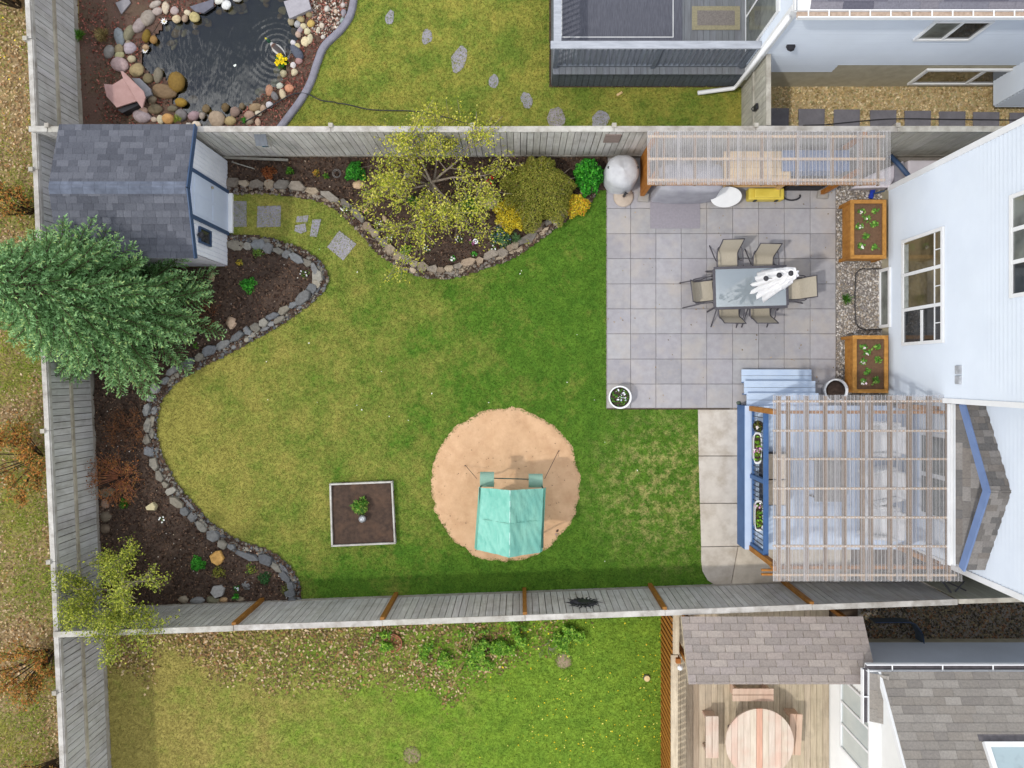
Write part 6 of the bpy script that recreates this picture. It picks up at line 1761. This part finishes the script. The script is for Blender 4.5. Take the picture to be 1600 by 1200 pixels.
def tub(label, px, py, r, h, leafy):
    t = thing('round_planter', label, 'pot', P(px, py, .04), group='round white tubs')
    b = MB(); b.lathe([(r*.75, 0), (r*.95, h*.8), (r, h), (r, h+.015), (r*.88, h+.015), (r*.86, h*.8), (0, h*.8)], 36); b.build('tub', m_white, t, True, local=True)
    b = MB(); b.lathe([(r*.87, h*.8), (r*.5, h*.86), (0, h*.88)], 24); b.build('soil', m_mulch, t, True, local=True)
    c0 = WORLD[t.name]
    if leafy:
        a = NR.random(leafy)*6.28; q = np.sqrt(NR.random(leafy))*r*.75
        c = np.stack([c0.x+np.cos(a)*q, c0.y+np.sin(a)*q, c0.z+h*.9+.06*NR.random(leafy)], 1)
        m_ = np.sin(c[:, 0]*40)*np.cos(c[:, 1]*37) > -.2
        leaf_obj('foliage', leaf_arrays(c[m_], .05, GR, .4), t)
        c2 = np.stack([c0.x+(NR.random(20)-.5)*r, c0.y+(NR.random(20)-.3)*r, np.full(20, c0.z+h+.05)], 1)
        leaf_obj('blossoms', leaf_arrays(c2, .045, [lin(236,238,244), lin(200,206,226)], .2, .8), t, m_petal)
tub('white round tub with sprouting flowers at the patio corner', 966, 620, .27, .32, 190)
tub('white round tub with bare soil between planter and pergola', 1297, 610, .28, .34, 0)
clump('grass_tuft', 'lone green grass tuft growing in the gravel strip', 'plant', 1320, 468, .14, .2, GR, 140, .16, z=.02, aspect=.08, arch=True)

# raised square bed
rb = thing('raised_bed', 'square raised bed with white timber frame on the lawn', 'raised bed', P(566, 803, 0))
q = [P(514.5, 756, .15), P(613, 752, .15), P(618, 850, .15), P(517.5, 854.5, .15)]
for i in range(4):
    a, c = q[i], q[(i+1) % 4]; d = (c-a).normalized(); nn = Vector((d.y, -d.x, 0)); m = (a+c)/2
    off = .0 if i % 2 else .0
    ubox('plank', trim_me, rb, (m.x+nn.x*.018, m.y+nn.y*.018, 0), math.atan2(d.y, d.x), (c-a).length-(.036 if i % 2 else 0), .036, .15, (1.05, 1.06, 1.08, 1))
bumpy_o = bumpy('soil', [(v.x, v.y) for v in q], .085, .018, M('raised bed soil', lin(84, 66, 55), lin(56, 44, 38), scale=10, bump=.8, bscale=60, stain=lin(108, 82, 64), stain_scale=2.2, stain_amt=.6), .04, 6)
bumpy_o.parent = rb; w_ = WORLD[rb.name]; bumpy_o.data.transform(Matrix.Translation(-w_)); del bumpy_o['kind']
clump('leafy_peony', 'bushy green plant in the middle of the raised bed', 'plant', 564, 790, .17, .32, [lin(86,140,48), lin(112,160,60), lin(64,110,40), lin(150,170,80)], 420, .11, z=.1, aspect=.3)
gb = thing('gazing_ball', 'clear glass garden ball on a wire stand below the peony', 'garden ornament', P(568, 809, .1))
def clearglass():
    m, n, l, b = nodes('clear ball'); b.inputs['Base Color'].default_value = (.7, .74, .78, 1); b.inputs['Metallic'].default_value = .5; b.inputs['Roughness'].default_value = .08
    b.inputs['Alpha'].default_value = .55; return m
b = MB(); b.lathe([(.0, .06)] + [(.085*math.sin(t), .145-.085*math.cos(t)) for t in np.linspace(.2, 3.0, 12)] + [(0, .23)], 20); b.build('ball', clearglass(), gb, True, local=True)
b = MB(); b.tube([(.09*math.cos(t), .09*math.sin(t), .1) for t in np.linspace(0, 6.283, 17)], .007, 5, cap=False)
for t_ in (.3, 2.4, 4.5): b.tube([(.09*math.cos(t_), .09*math.sin(t_), .1), (.1*math.cos(t_), .1*math.sin(t_), -.03)], .006, 5)
b.build('stand', m_black, gb, True, local=True)

# ------------------------------------------------------------------ canopy swing on the sand
sw_ = thing('canopy_swing', 'garden swing with mint green canopy standing on the sand', 'swing', P(797, 800, .03))
def tarp(name, c1, c2):
    m, n, l, b = nodes(name)
    f = rng(n, l, noi(n, l, pos(n, l, (1.6, .7, 1)), 2.4, 4), .4, .65, 0, 1)
    c = mixc(n, l, c1, c2, f); l.new(c, b.inputs['Base Color']); b.inputs['Roughness'].default_value = .42; b.inputs['Specular IOR Level'].default_value = .35
    bumpn(n, l, noi(n, l, pos(n, l, (2.0, .7, 1)), 5, 3, .5), .5, .07, b)
    t = n.new('ShaderNodeBsdfTranslucent'); l.new(c, t.inputs['Color']); mx = n.new('ShaderNodeMixShader'); mx.inputs[0].default_value = .18
    l.new(b.outputs[0], mx.inputs[1]); l.new(t.outputs[0], mx.inputs[2]); l.new(mx.outputs[0], n['Material Output'].inputs['Surface'])
    return m
m_tarp = tarp('mint tarp', lin(132, 200, 184), lin(108, 184, 168)); m_tarp2 = tarp('grey mint tarp', lin(128, 186, 170), lin(108, 172, 160))
rnd_ = random.Random(2)
L0, C0, R0_ = P(752, 762, 1.5), P(797, 766, 1.8), P(849, 763, 1.5)
L1, C1, R1_ = P(745, 859, 1.5), P(796, 871, 1.72), P(844, 863, 1.5)
def cloth(a, b_, c, d, nu, nv, sag, mb):
    vs, fs = [], []
    for i in range(nu+1):
        for j in range(nv+1):
            u, v = i/nu, j/nv; p = (a.lerp(b_, u)).lerp(d.lerp(c, u), v)
            p = p + Vector((0, 0, -sag*math.sin(math.pi*u)*(.6+.4*math.sin(math.pi*v)) + .035*(1-abs(fbm(p.x*1.2+p.y*.6, p.y*.35-p.x*.2, 4.5, 2)))**4))
            vs.append(p)
            if i and j: fs.append(((i-1)*(nv+1)+j-1, i*(nv+1)+j-1, i*(nv+1)+j, (i-1)*(nv+1)+j))
    mb.add(vs, fs)
b = MB(); cloth(L1, C1, C0, L0, 26, 30, .04, b); o = b.build('canopy', m_tarp, sw_, True)
b = MB(); cloth(C1, R1_, R0_, C0, 26, 30, .04, b); o = b.build('canopy', m_tarp2, sw_, True); 
for (a, c, nm_) in ((L0.lerp(L1, .5), C0.lerp(C1, .5), 0), (C0.lerp(C1, .5), R0_.lerp(R1_, .5), 1)):
    b = MB(); b.tube([a+Vector((0, 0, .012)), a.lerp(c, .5)+Vector((0, 0, -.02)), c+Vector((0, 0, .012))], .009, 5); b.build('seam', m_tarp2, sw_)
b = MB(); b.tube([C0+Vector((0, 0, .006)), C1+Vector((0, 0, .006))], .012, 6); b.build('ridge_seam', M('pale mint hem', lin(186, 230, 220), rough=.5), sw_)
dn = Vector((0, 0, -.16))
for a, c in ((L0, L1), (R0_, R1_)):
    b = MB(); s_ = Vector((-.06 if a is L0 else .06, 0, 0)); cloth(a, c, c+dn+s_, a+dn+s_, 14, 3, .0, b); b.build('valance', m_tarp, sw_, True)
# frame: A-legs, top bar, back bar
def fr(pts, nm='frame_tube', r=.018):
    b = MB(); b.tube(pts, r, 8); b.build(nm, M('dark green tube', lin(60, 96, 88), rough=.4), sw_, True)
cxs = (P(750, 0, 1.45).x, P(848, 0, 1.45).x)
for i, x in enumerate(cxs):
    fr([(x, L0.y-.02, 1.45), (x, L0.y-.05, .75), (x, L0.y+.05, .04)], 'leg'); fr([(x, L1.y+.04, 1.45), (x, L1.y+.06, .75), (x, L1.y+.02, .04)], 'leg'); fr([(x, L0.y-.02, 1.46), (x, L1.y+.04, 1.46)])
bx0, bx1 = P(772, 747, .95), P(826, 749, .95)
fr([(bx0.x-.12, bx0.y, .95), (bx1.x+.12, bx1.y, .95)], 'back_bar', .012)
for (x0, y0, x1, y1) in ((750, 738, 772, 762), (826, 741, 848, 763)):
    a, c = P(x0, y1, 1.12), P(x1, y0, 1.12)
    b = MB(); vs, fs = [], []
    K = 10
    for i in range(K+1):
        t_ = math.pi*(.05+.9*i/K); y = (a.y+c.y)/2 - math.cos(t_)*(c.y-a.y)/2; z = 1.0+.16*math.sin(t_)
        vs += [(a.x, y, z), (c.x, y, z)]
        if i: fs.append((2*i-2, 2*i-1, 2*i+1, 2*i))
    b.add(vs, fs); b.build('side_pocket', M('sage mesh fabric', lin(142, 176, 160), lin(130, 164, 148), scale=40, rough=.8), sw_, True)
b = MB(); st0, st1 = P(762, 775, .5), P(838, 845, .5); b.box(st0.x, st1.x, st1.y+.25, st0.y-.1, .45, .52); b.build('seat', m_tarp2, sw_, bevel=.02)
b = MB(); b.box(st0.x, st1.x, st0.y-.1, st0.y-.02, .52, 1.0); b.build('backrest', m_tarp2, sw_, bevel=.02)
for (x, y, x2, y2) in ((873, 704, 851, 748), (727, 727, 745, 748)):
    b = MB(); b.tube([P(x, y, .05), P(x2, y2, .6)], .006, 5); b.lathe([(.012, 0), (.012, .1), (0, .1)], 6, tuple(P(x, y, .0))); b.build('guy_line', m_black, sw_)

# ------------------------------------------------------------------ grill shelter at the north fence
bs = thing('grill_shelter', 'narrow lean-to shelter with clear corrugated roof on the north fence', 'shelter', (5.1, 4.5, 0))
BZ = 2.12
a, c = P(1011, 289, BZ), P(1386, 204, BZ+.02)
npn = 8; pw = (c.x-a.x)/npn; pan2 = corr(pw+.07, c.y-a.y)
for i in range(npn): link('roof_panel', pan2, bs, (a.x+i*pw, a.y, BZ+.012+.004*(i % 2)))
for py in (213, 248, 281): ubox('purlin', lath_me, bs, ((a.x+c.x)/2, P(0, py, BZ).y, BZ-.046), 0, c.x-a.x-.05, .05, .044, wcol((1, 1, 1), .04))
for px in (1026, 1037, 1086, 1138, 1190, 1245, 1300, 1345, 1372): ubox('rafter', raft_me, bs, (P(px, 0, BZ-.1).x, (a.y+c.y)/2, BZ-.145), 0, .042, c.y-a.y-.03, .095, wcol((1, 1, 1), .06))
for x, y in ((2.9, 4.26), (7.16, 4.3), (2.9, 5.08), (7.3, 5.08)):
    ubox('post', cedar_me, bs, (x, y, .1), 0, .09, .09, BZ-.3, (.9, .72, .5, 1))
for x, y in ((2.93, 4.2), (7.18, 4.28)):
    b = MB(); b.prism([(x-.14, y-.1), (x+.12, y-.12), (x+.14, y+.1), (x-.1, y+.12)], .04, .13); b.build('footing', m_conc, bs, bevel=.02, color=(.6, .62, .66, 1))
for i in range(6): ubox('side_board', cedar_me, bs, (2.86, 4.3+i*.145, .12), math.pi/2, .14, .022, 1.1+.1*(i % 2), wcol((.9, .74, .52), .06))
ubox('beam', cedar_me, bs, (5.1, 4.02, BZ-.22), 0, 4.8, .045, .09, (1, .95, .9, 1))
cb = thing('covered_barbecue', 'wide barbecue under a slate grey cover below the shelter', 'grill', (3.85, 4.4, .05))
b = MB(); vs, fs = [], []; n = 28
for i, (s, z) in enumerate(((1.06, .03), (1.03, .5), (1.0, .9), (.96, 1.0), (.86, 1.06), (.4, 1.12), (0.02, 1.13))):
    for k_ in range(n):
        t_ = 6.2832*k_/n; cc, ss = math.cos(t_), math.sin(t_)
        X = .72*math.copysign(abs(cc)**.35, cc)*s; Y = .33*math.copysign(abs(ss)**.35, ss)*s
        w_ = 1+.03*math.sin(7*t_+i) if i < 3 else 1
        vs.append((X*w_, Y*w_, z+(.03*math.sin(2*t_) if i > 3 else 0)))
    if i: fs += [((i-1)*n+k_, (i-1)*n+(k_+1) % n, i*n+(k_+1) % n, i*n+k_) for k_ in range(n)]
b.add(vs, fs); b.build('cover', M('slate grey cover', lin(168, 168, 176), lin(146, 146, 156), scale=4, bump=.5, bscale=7, rough=.75), cb, True, local=True)
wbn = thing('work_bench', 'light pine work bench under the shelter', 'bench', (5.4, 4.6, .05))
m_pine = M('pale pine', lin(226, 196, 148), lin(210, 178, 128), scale=4, stretch=(.6, 4, 4), rough=.7, ocol=True)
pine_me = ub.mesh('pine_board', m_pine)
for i in range(4): ubox('bench_board', pine_me, wbn, (5.35, 4.38+i*.185, .9), 0, 1.5, .175, .035, wcol((1, 1, 1), .05))
for x in (4.68, 6.02):
    for y in (4.34, 4.96): ubox('leg', pine_me, wbn, (x, y, .05), 0, .07, .07, .85, (.85, .8, .75, 1))
ubox('shelf', pine_me, wbn, (5.35, 4.65, .3), 0, 1.3, .55, .03, (.8, .76, .72, 1))
tg = thing('white_tabletop', 'white oval tabletop leaning against the pine bench', 'tabletop', (4.8, 4.12, .05))
b = MB(); n = 30; Q = [Vector((.36*math.cos(6.2832*k_/n), .2*math.sin(6.2832*k_/n), .36+.16*math.sin(6.2832*k_/n))) for k_ in range(n)]
b.slab(Q, .025); b.build('top', m_white, tg, local=True)
b = MB()
for s_ in (-.25, .25): b.tube([(s_, .1, .42), (s_, .14, 0)], .015, 6)
b.build('prop', m_frame, tg, local=True)
yb = thing('yellow_case', 'bright yellow plastic storage case on the pavers under the shelter', 'case', (5.78, 4.22, .05))
b = MB(); b.box(-.42, .42, -.13, .15, 0, .26); b.build('body', M('yellow plastic', lin(222, 202, 90), lin(206, 184, 74), scale=4, rough=.4), yb, local=True, bevel=.04)
b = MB(); b.box(-.3, .3, -.1, .12, .26, .32); b.build('lid', MATS['yellow plastic'], yb, local=True, bevel=.03)
for s in (-.25, .25):
    b = MB(); b.box(s-.03, s+.03, -.15, -.13, .1, .24); b.build('clasp', m_black, yb, local=True)
hc = thing('black_grill', 'low black grill and coiled hose at the right of the shelter', 'grill', (6.75, 4.55, .05))
b = MB(); b.box(-.55, .35, -.22, .3, .05, .5); b.build('body', M('matte black', lin(44, 44, 48), rough=.6), hc, local=True, bevel=.08)
b = MB(); b.tube([(-.3+.2*math.cos(t), -.32+.1*math.sin(t), .03) for t in np.linspace(3.0, 6.6, 14)], .02, 6); b.build('hose', m_black, hc, True, local=True)
bx = thing('blue_storage_box', 'dull blue storage box at the right end of the shelter', 'box', (6.6, 4.75, .05))
b = MB(); b.box(-.7, .75, -.18, .25, .5, .95); b.build('body', M('dull blue plastic', lin(96, 120, 160), lin(82, 106, 146), scale=3, rough=.5), bx, local=True, bevel=.03)
b = MB(); b.box(-.73, .78, -.2, .27, .95, .99); b.build('lid', MATS['dull blue plastic'], bx, local=True, bevel=.01)
b = MB(); b.box(-.6, .65, -.1, .2, 0, .5); b.build('stand', m_black, bx, local=True)
fs_ = thing('fence_plaque', 'weathered plank plaque hung on the north fence', 'plaque', (2.1, YN-.06, 1.2))
b = MB(); b.box(P(946, 0, 1.6).x, P(971, 0, 1.6).x, YN-.065, YN-.045, 1.15, 1.65); b.build('board', M('grey driftwood', lin(150, 136, 130), lin(120, 104, 98), scale=6, stretch=(1, 1, 5)), fs_)
bh = thing('bird_house', 'small birdhouse with blue glass front on the north fence', 'birdhouse', (P(410, 0, 1.4).x, YN-.1, 1.0))
X0 = P(410, 0, 1.5).x
b = MB(); b.box(X0-.1, X0+.1, YN-.2, YN-.05, 1.2, 1.55); b.build('box', m_wood, bh)
b = MB(); b.slab([(X0-.13, YN-.26, 1.53), (X0+.13, YN-.26, 1.53), (X0+.13, YN-.04, 1.66), (X0-.13, YN-.04, 1.66)], .02); b.build('roof', m_dgrey, bh)
b = MB(); b.box(X0-.07, X0+.07, YN-.206, YN-.2, 1.28, 1.48); b.build('pane', glass('teal glass', lin(60, 110, 130)), bh)
ys2 = thing('yellow_stake', 'yellow measuring stick leaning on the north fence', 'stick', P(541, 238, .05))
b = MB(); b.bar(P(545, 240, .05), P(530, 220, .8), .04, .02); b.build('stick', M('yellow paint', lin(206, 180, 60), rough=.6), ys2)
for i, (x0, y0, x1, y1) in enumerate(((348, 246, 450, 250), (362, 253, 398, 264))):
    o = MB(); o.bar(P(x0, y0, .12), P(x1, y1, .1), .05 if i == 0 else .02, .04)
    tag(o.build('loose_plank', m_trim, color=(.7, .7, .66, 1)), ('long pale plank lying along the north fence by the shed', 'thin pale stick lying askew beside the shed')[i], 'plank')

# ------------------------------------------------------------------ corridor north of the house
sidec = thing('tarped_stack', 'pale lilac tarp covered stack behind the house corner', 'tarp', (9.2, 4.9, 0))
m_lil = M('lilac grey tarp', lin(206, 200, 206), lin(190, 184, 190), scale=3, bump=.4, bscale=8, rough=.7)
b = MB(); b.slab([(7.75, 4.35, .3), (8.6, 4.35, .42), (8.9, 4.95, .5), (8.15, 4.65, .34)], .3); b.build('cover', m_lil, sidec, bevel=.03)
b = MB(); b.box(8.92, 10.2, 4.45, 4.92, .02, .62); b.build('crate', m_lil, sidec, bevel=.03)
b = MB(); b.box(8.68, 8.9, 4.4, 4.9, .02, .5); b.build('strap', m_slate, sidec)
pp = MB(); pp.tube([P(1391, 243, .5), P(1407, 260, .6), P(1419, 274, .62), P(1430, 292, .5)], .055, 10)
tag(pp.build('navy_pipe', m_navy, None, True), 'thick navy pipe leaning by the shelter end', 'pipe')
pp = MB(); pp.tube([P(1532, 210, .9), P(1541, 232, .7), P(1545, 245, .5)], .06, 10)
tag(pp.build('navy_pipe', m_navy, None, True), 'short navy pipe at the far end of the corridor', 'pipe')
sc_ = thing('blue_broom', 'blue broom lying in the gravel above the upper planter', 'broom', P(1363, 300, .05))
b = MB(); b.bar(P(1365, 293, .06), P(1360, 310, .06), .09, .06); b.build('head', M('royal blue', lin(40, 70, 190), rough=.5), sc_)
b = MB(); b.tube([P(1364, 303, .08), P(1420, 288, .25)], .02, 7); b.build('handle', m_navy, sc_, True)
tag(MB().prism(px_poly([(1386,262),(1402,260),(1404,300),(1389,300)], .05), 0, .05).build('concrete_pad', m_conc, color=(.9,.88,.8,1), bevel=.01), 'small beige concrete pad beside the shelter end', 'slab')

# ------------------------------------------------------------------ north pond: hose, lilies, duck, iris
hz = MB()
hp_ = smooth_path(px_poly([(380,195),(405,180),(430,165),(452,152),(470,147),(485,150),(505,159),(540,163),(575,171),(610,173),(645,174),(680,180),(710,187),(740,197)], .02), .04)
hz.tube([(x, y, .03 if i > 60 else .09) for i, (x, y) in enumerate(hp_)], .014, 6)
tag(hz.build('garden_hose', m_black, None, True), 'thin black hose crossing the upper lawn from the pond', 'hose')
hz = MB(); hp_ = smooth_path(px_poly([(1255,196),(1290,195),(1320,192),(1395,186),(1500,187),(1605,188)], .06), .1); hz.tube([(x, y, .07) for x, y in hp_], .014, 6)
tag(hz.build('garden_hose', m_black, None, True), 'black hose lying over the slabs beside the beige foundation', 'hose')
for i, (x, y) in enumerate(((257, 34), (227, 79))):
    t = thing('water_lily', ('upper', 'lower')[i] + ' white star shaped water lily at the left pond edge', 'flower', P(x, y, .0), group='floating white lilies')
    b = MB()
    for k_ in range(9):
        t_ = 6.2832*k_/9; d = Vector((math.cos(t_), math.sin(t_), 0)); s_ = Vector((-d.y, d.x, 0))
        b.add([d*.01, d*.05+s_*.018+Vector((0, 0, .015)), d*.085+Vector((0, 0, .03)), d*.05-s_*.018+Vector((0, 0, .015))], [(0, 1, 2, 3)])
    b.build('petals', m_white, t, local=True)
    b = MB(); b.lathe([(.02, 0), (.018, .03), (0, .035)], 10); b.build('centre', M('lily yellow', lin(240, 220, 150)), t, local=True)
cl = clump('marsh_marigold', 'bright yellow marsh marigold at the pond edge', 'flower', 441, 97, .15, .12, BG, 120, .05, z=.0, nf=34, flowers=[lin(246,226,40), lin(236,210,30)], fs=.04)
clump('pond_grass', 'yellow green grass tuft between the lower pond stones', 'plant', 279, 187, .14, .12, [lin(150,160,60), lin(120,140,50)], 90, .1, arch=True, aspect=.1)
clump('pond_grass', 'small green tuft by the pond stones near the fence', 'plant', 382, 189, .09, .1, BG, 60, .08, arch=True, aspect=.15)
clump('dry_ornamental_grass', 'dry tan grass mound beside the pond near the west fence', 'plant', 163, 58, .22, .2, [lin(160,140,96), lin(130,114,74), lin(140,130,80)], 420, .14, arch=True, aspect=.08, z=.02)
clump('fern_plant', 'dark green weed along the foot of the west fence', 'plant', 126, 58, .2, .2, GR, 200, .12, arch=True, aspect=.12, z=.02)
# the mallard, one continuous body swimming to the upper left
dk_ = thing('duck', 'mallard drake with green head and white striped back swimming in the pond', 'duck', (DUCK.x, DUCK.y, -.03), math.atan2(1, -1.15)-0.0)
n = 12; secs = [(-.27, .09, .012, .008), (-.23, .075, .04, .025), (-.15, .07, .085, .06), (-.05, .065, .105, .085), (.05, .06, .1, .085), (.12, .06, .075, .075), (.155, .10, .042, .05), (.17, .15, .034, .036), (.19, .19, .036, .036), (.22, .205, .04, .036), (.255, .2, .032, .03), (.28, .19, .018, .012), (.32, .185, .016, .007), (.335, .183, .006, .004)]
b = MB(); vs, fs, cs = [], [], []
for i, (x, z, ry, rz_) in enumerate(secs):
    for k_ in range(n):
        t_ = 6.2832*k_/n; y_, z_ = ry*math.cos(t_), rz_*math.sin(t_)
        vs.append((x, y_, z+z_))
        if i >= 11: c_ = lin(206, 190, 70)
        elif i >= 7: c_ = lin(24, 70, 48)
        elif i == 6: c_ = lin(236, 236, 236)
        elif i == 5: c_ = lin(92, 58, 44)
        elif i <= 1: c_ = lin(30, 30, 34) if abs(math.cos(t_)) < .7 else lin(232, 232, 232)
        else: c_ = lin(238, 236, 232) if .55 < abs(math.cos(t_)) < .9 and math.sin(t_) > 0 else (lin(70, 64, 64) if abs(math.cos(t_)) <= .55 else lin(176, 172, 168))
        cs.append(c_[:3])
    if i: fs += [((i-1)*n+k_, (i-1)*n+(k_+1) % n, i*n+(k_+1) % n, i*n+k_) for k_ in range(n)]
fs += [tuple(range(n))[::-1], tuple((len(secs)-1)*n+k_ for k_ in range(n))]
b.v, b.f, b.c = vs, fs, cs
b.build('body', M('duck feathers', (1, 1, 1, 1), (.9, .9, .9, 1), scale=40, vcol=True, rough=.6), dk_, True, local=True, vcol=True)
for s in (-1, 1):
    b = MB(); b.lathe([(.0, 0), (.006, .004), (.0, .008)], 6, (.235, s*.036, .21)); b.build('eye', m_black, dk_, local=True)

# ------------------------------------------------------------------ south side
so_ = thing('sun_ornament', 'dark metal sun with wavy rays hung on the south fence', 'ornament', (P(914, 0, 1.0).x, ys_(1.5)+.06, .9))
Xs, Zs = P(912, 0, 1.0).x, 1.05
ysn = ys_(Xs)+.05
b = MB(); b.tube([(Xs, ysn, Zs), (Xs, ysn+.04, Zs)], [.16, .13], 20); b.build('face', m_black, so_)
for k_ in range(20):
    t_ = 6.2832*k_/20; L_ = .44 if k_ % 2 == 0 else .34
    c, s = math.cos(t_), math.sin(t_)
    pts = [(Xs+c*r_-s*w_, ysn+.01, Zs+s*r_+c*w_) for r_, w_ in ((.14, 0), (.22, .02), (.3, -.02), (L_, .015))]
    b = MB(); b.tube(pts, [.028, .022, .016, .003], 5); b.build('ray', m_black, so_)
pt_ = thing('round_picnic_table', 'round slatted picnic table with faded red stripe on the lower deck', 'table', P(1187, 1160, SDZ))
ctr = P(1187, 1161, SDZ+.74); m_faded = M('faded painted wood', lin(216, 206, 194), lin(194, 182, 168), scale=4, stretch=(5, .5, 3), rough=.85, ocol=True, stain=lin(206, 160, 140), stain_scale=1.6, stain_amt=.5)
TRD = .76
for i in range(11):
    x0 = -TRD+i*2*TRD/11; x1 = x0+2*TRD/11-.006
    pts = []
    for s in (1, -1):
        xs_ = np.linspace(x0, x1, 5) if s == 1 else np.linspace(x1, x0, 5)
        pts += [(ctr.x+x, ctr.y+s*math.sqrt(max(0, TRD**2-x*x))) for x in xs_]
    pts2 = [pts[0]]
    for p in pts[1:]:
        if (p[0]-pts2[-1][0])**2+(p[1]-pts2[-1][1])**2 > 1e-6: pts2.append(p)
    if (pts2[0][0]-pts2[-1][0])**2+(pts2[0][1]-pts2[-1][1])**2 < 1e-6: pts2.pop()
    b = MB(); b.prism(pts2, SDZ+.7, SDZ+.74); b.build('slat', m_faded, pt_, color=(1.0, .66, .56, 1) if i == 5 else wcol((1, .97, .94) if i not in (1, 8) else (1, .88, .84), .05))
b = MB(); b.tube([(ctr.x, ctr.y, SDZ), (ctr.x, ctr.y, SDZ+.7)], .05, 10); b.box(ctr.x-.5, ctr.x+.5, ctr.y-.04, ctr.y+.04, SDZ+.02, SDZ+.08); b.build('pedestal', m_frame, pt_)
def dbench(label, px, py, L, rz, col):
    z = SDZ+.43; c = P(px, py, z)
    t = thing('wooden_bench', label, 'bench', (c.x, c.y, SDZ), rz, 'benches around the round picnic table')
    for s in (-1, 1):
        b = MB(); b.box(-L/2, L/2, s*.075-.07, s*.075+.07, .39, .43); b.build('seat_board', m_faded, t, local=True, color=col if s > 0 else tuple(q*1.03 for q in col[:3])+(1,), bevel=.01)
        b = MB(); b.box(s*(L/2-.1)-.03, s*(L/2-.1)+.03, -.12, .12, 0, .39); b.build('leg', m_faded, t, local=True, color=col)
dbench('peach bench above the round picnic table', 1177, 1086, .93, 0, (1.0, .84, .76, 1))
dbench('white bench with red wear left of the round picnic table', 1113, 1152, .95, math.pi/2, (1.0, .95, .92, 1))
dbench('faded orange bench right of the round picnic table', 1243, 1148, .93, math.pi/2-.05, (1.0, .82, .72, 1))
# small things in the south grass
bp_ = thing('buried_pot', 'terracotta pot rim half buried behind the south fence', 'pot', P(615, 1003, 0))
b = MB(); b.lathe([(.2, 0), (.22, .1), (.205, .1), (.18, .02)], 24); b.build('rim', M('terracotta', lin(172, 110, 84), lin(150, 92, 70), scale=8), bp_, True, local=True)
st_ = thing('tree_stump', 'small pale cut stump in the dandelion grass', 'stump', P(1010, 1058, 0))
b = MB(); b.lathe([(.09, 0), (.075, .06), (.072, .09), (0, .092)], 14); b.build('trunk', m_bark, st_, True, local=True)
b = MB(); b.lathe([(.068, .092), (.0, .096)], 14); b.build('cut_face', M('fresh wood', lin(226, 204, 156), lin(206, 180, 130), scale=20), st_, local=True)
dm = MB(); dm.lathe([(.22, 0), (.15, .03), (0, .045)], 20, tuple(P(881, 1032, .005)))
tag(dm.build('dirt_mound', M('dry anthill dirt', lin(158, 140, 118), lin(136, 118, 96), scale=16, bump=.6), None, True), 'round bare dirt mound in the bright south grass', 'mound')
dm = MB(); dm.lathe([(.24, 0), (.15, .015), (0, .02)], 20, tuple(P(644, 1180, .005)))
tag(dm.build('dirt_mound', MATS['dry anthill dirt'], None, True), 'faint worn dirt patch at the bottom of the south grass', 'mound')
wd = MB(); wd.bar(P(964, 149, .03), P(972, 144, .03), .05, .03)
tag(wd.build('wood_offcut', m_pine, color=(1, 1, 1, 1)), 'small pale wood offcut on the grass below the upper deck', 'wood')
wl_ = thing('window_well', 'blue grey metal window well in the south gravel', 'window well', P(1425, 985, 0))
b = MB(); wq = smooth_path([(P(1355,0).x, P(0,965).y), (P(1408,0).x, P(0,965).y), (P(1420,0).x, P(0,972).y), (P(1428,0).x, P(0,985).y), (P(1430,0).x, P(0,1004).y)], .05)
vs = []
for x, y in wq: vs += [(x, y, 0), (x+.02, y, .35)]
nn_ = len(wq); vs2 = [(x+.02, y-.0, z) for x, y, z in vs]
b.add(vs, [(2*i, 2*i+1, 2*i+3, 2*i+2) for i in range(nn_-1)]); b.build('liner', M('blue grey steel', lin(96, 112, 128), lin(84, 98, 114), scale=5, rough=.5), wl_, True)
b = MB(); b.tube([(x+.02, y, .35) for x, y in wq], .012, 6); b.build('rim', m_navy, wl_, True)
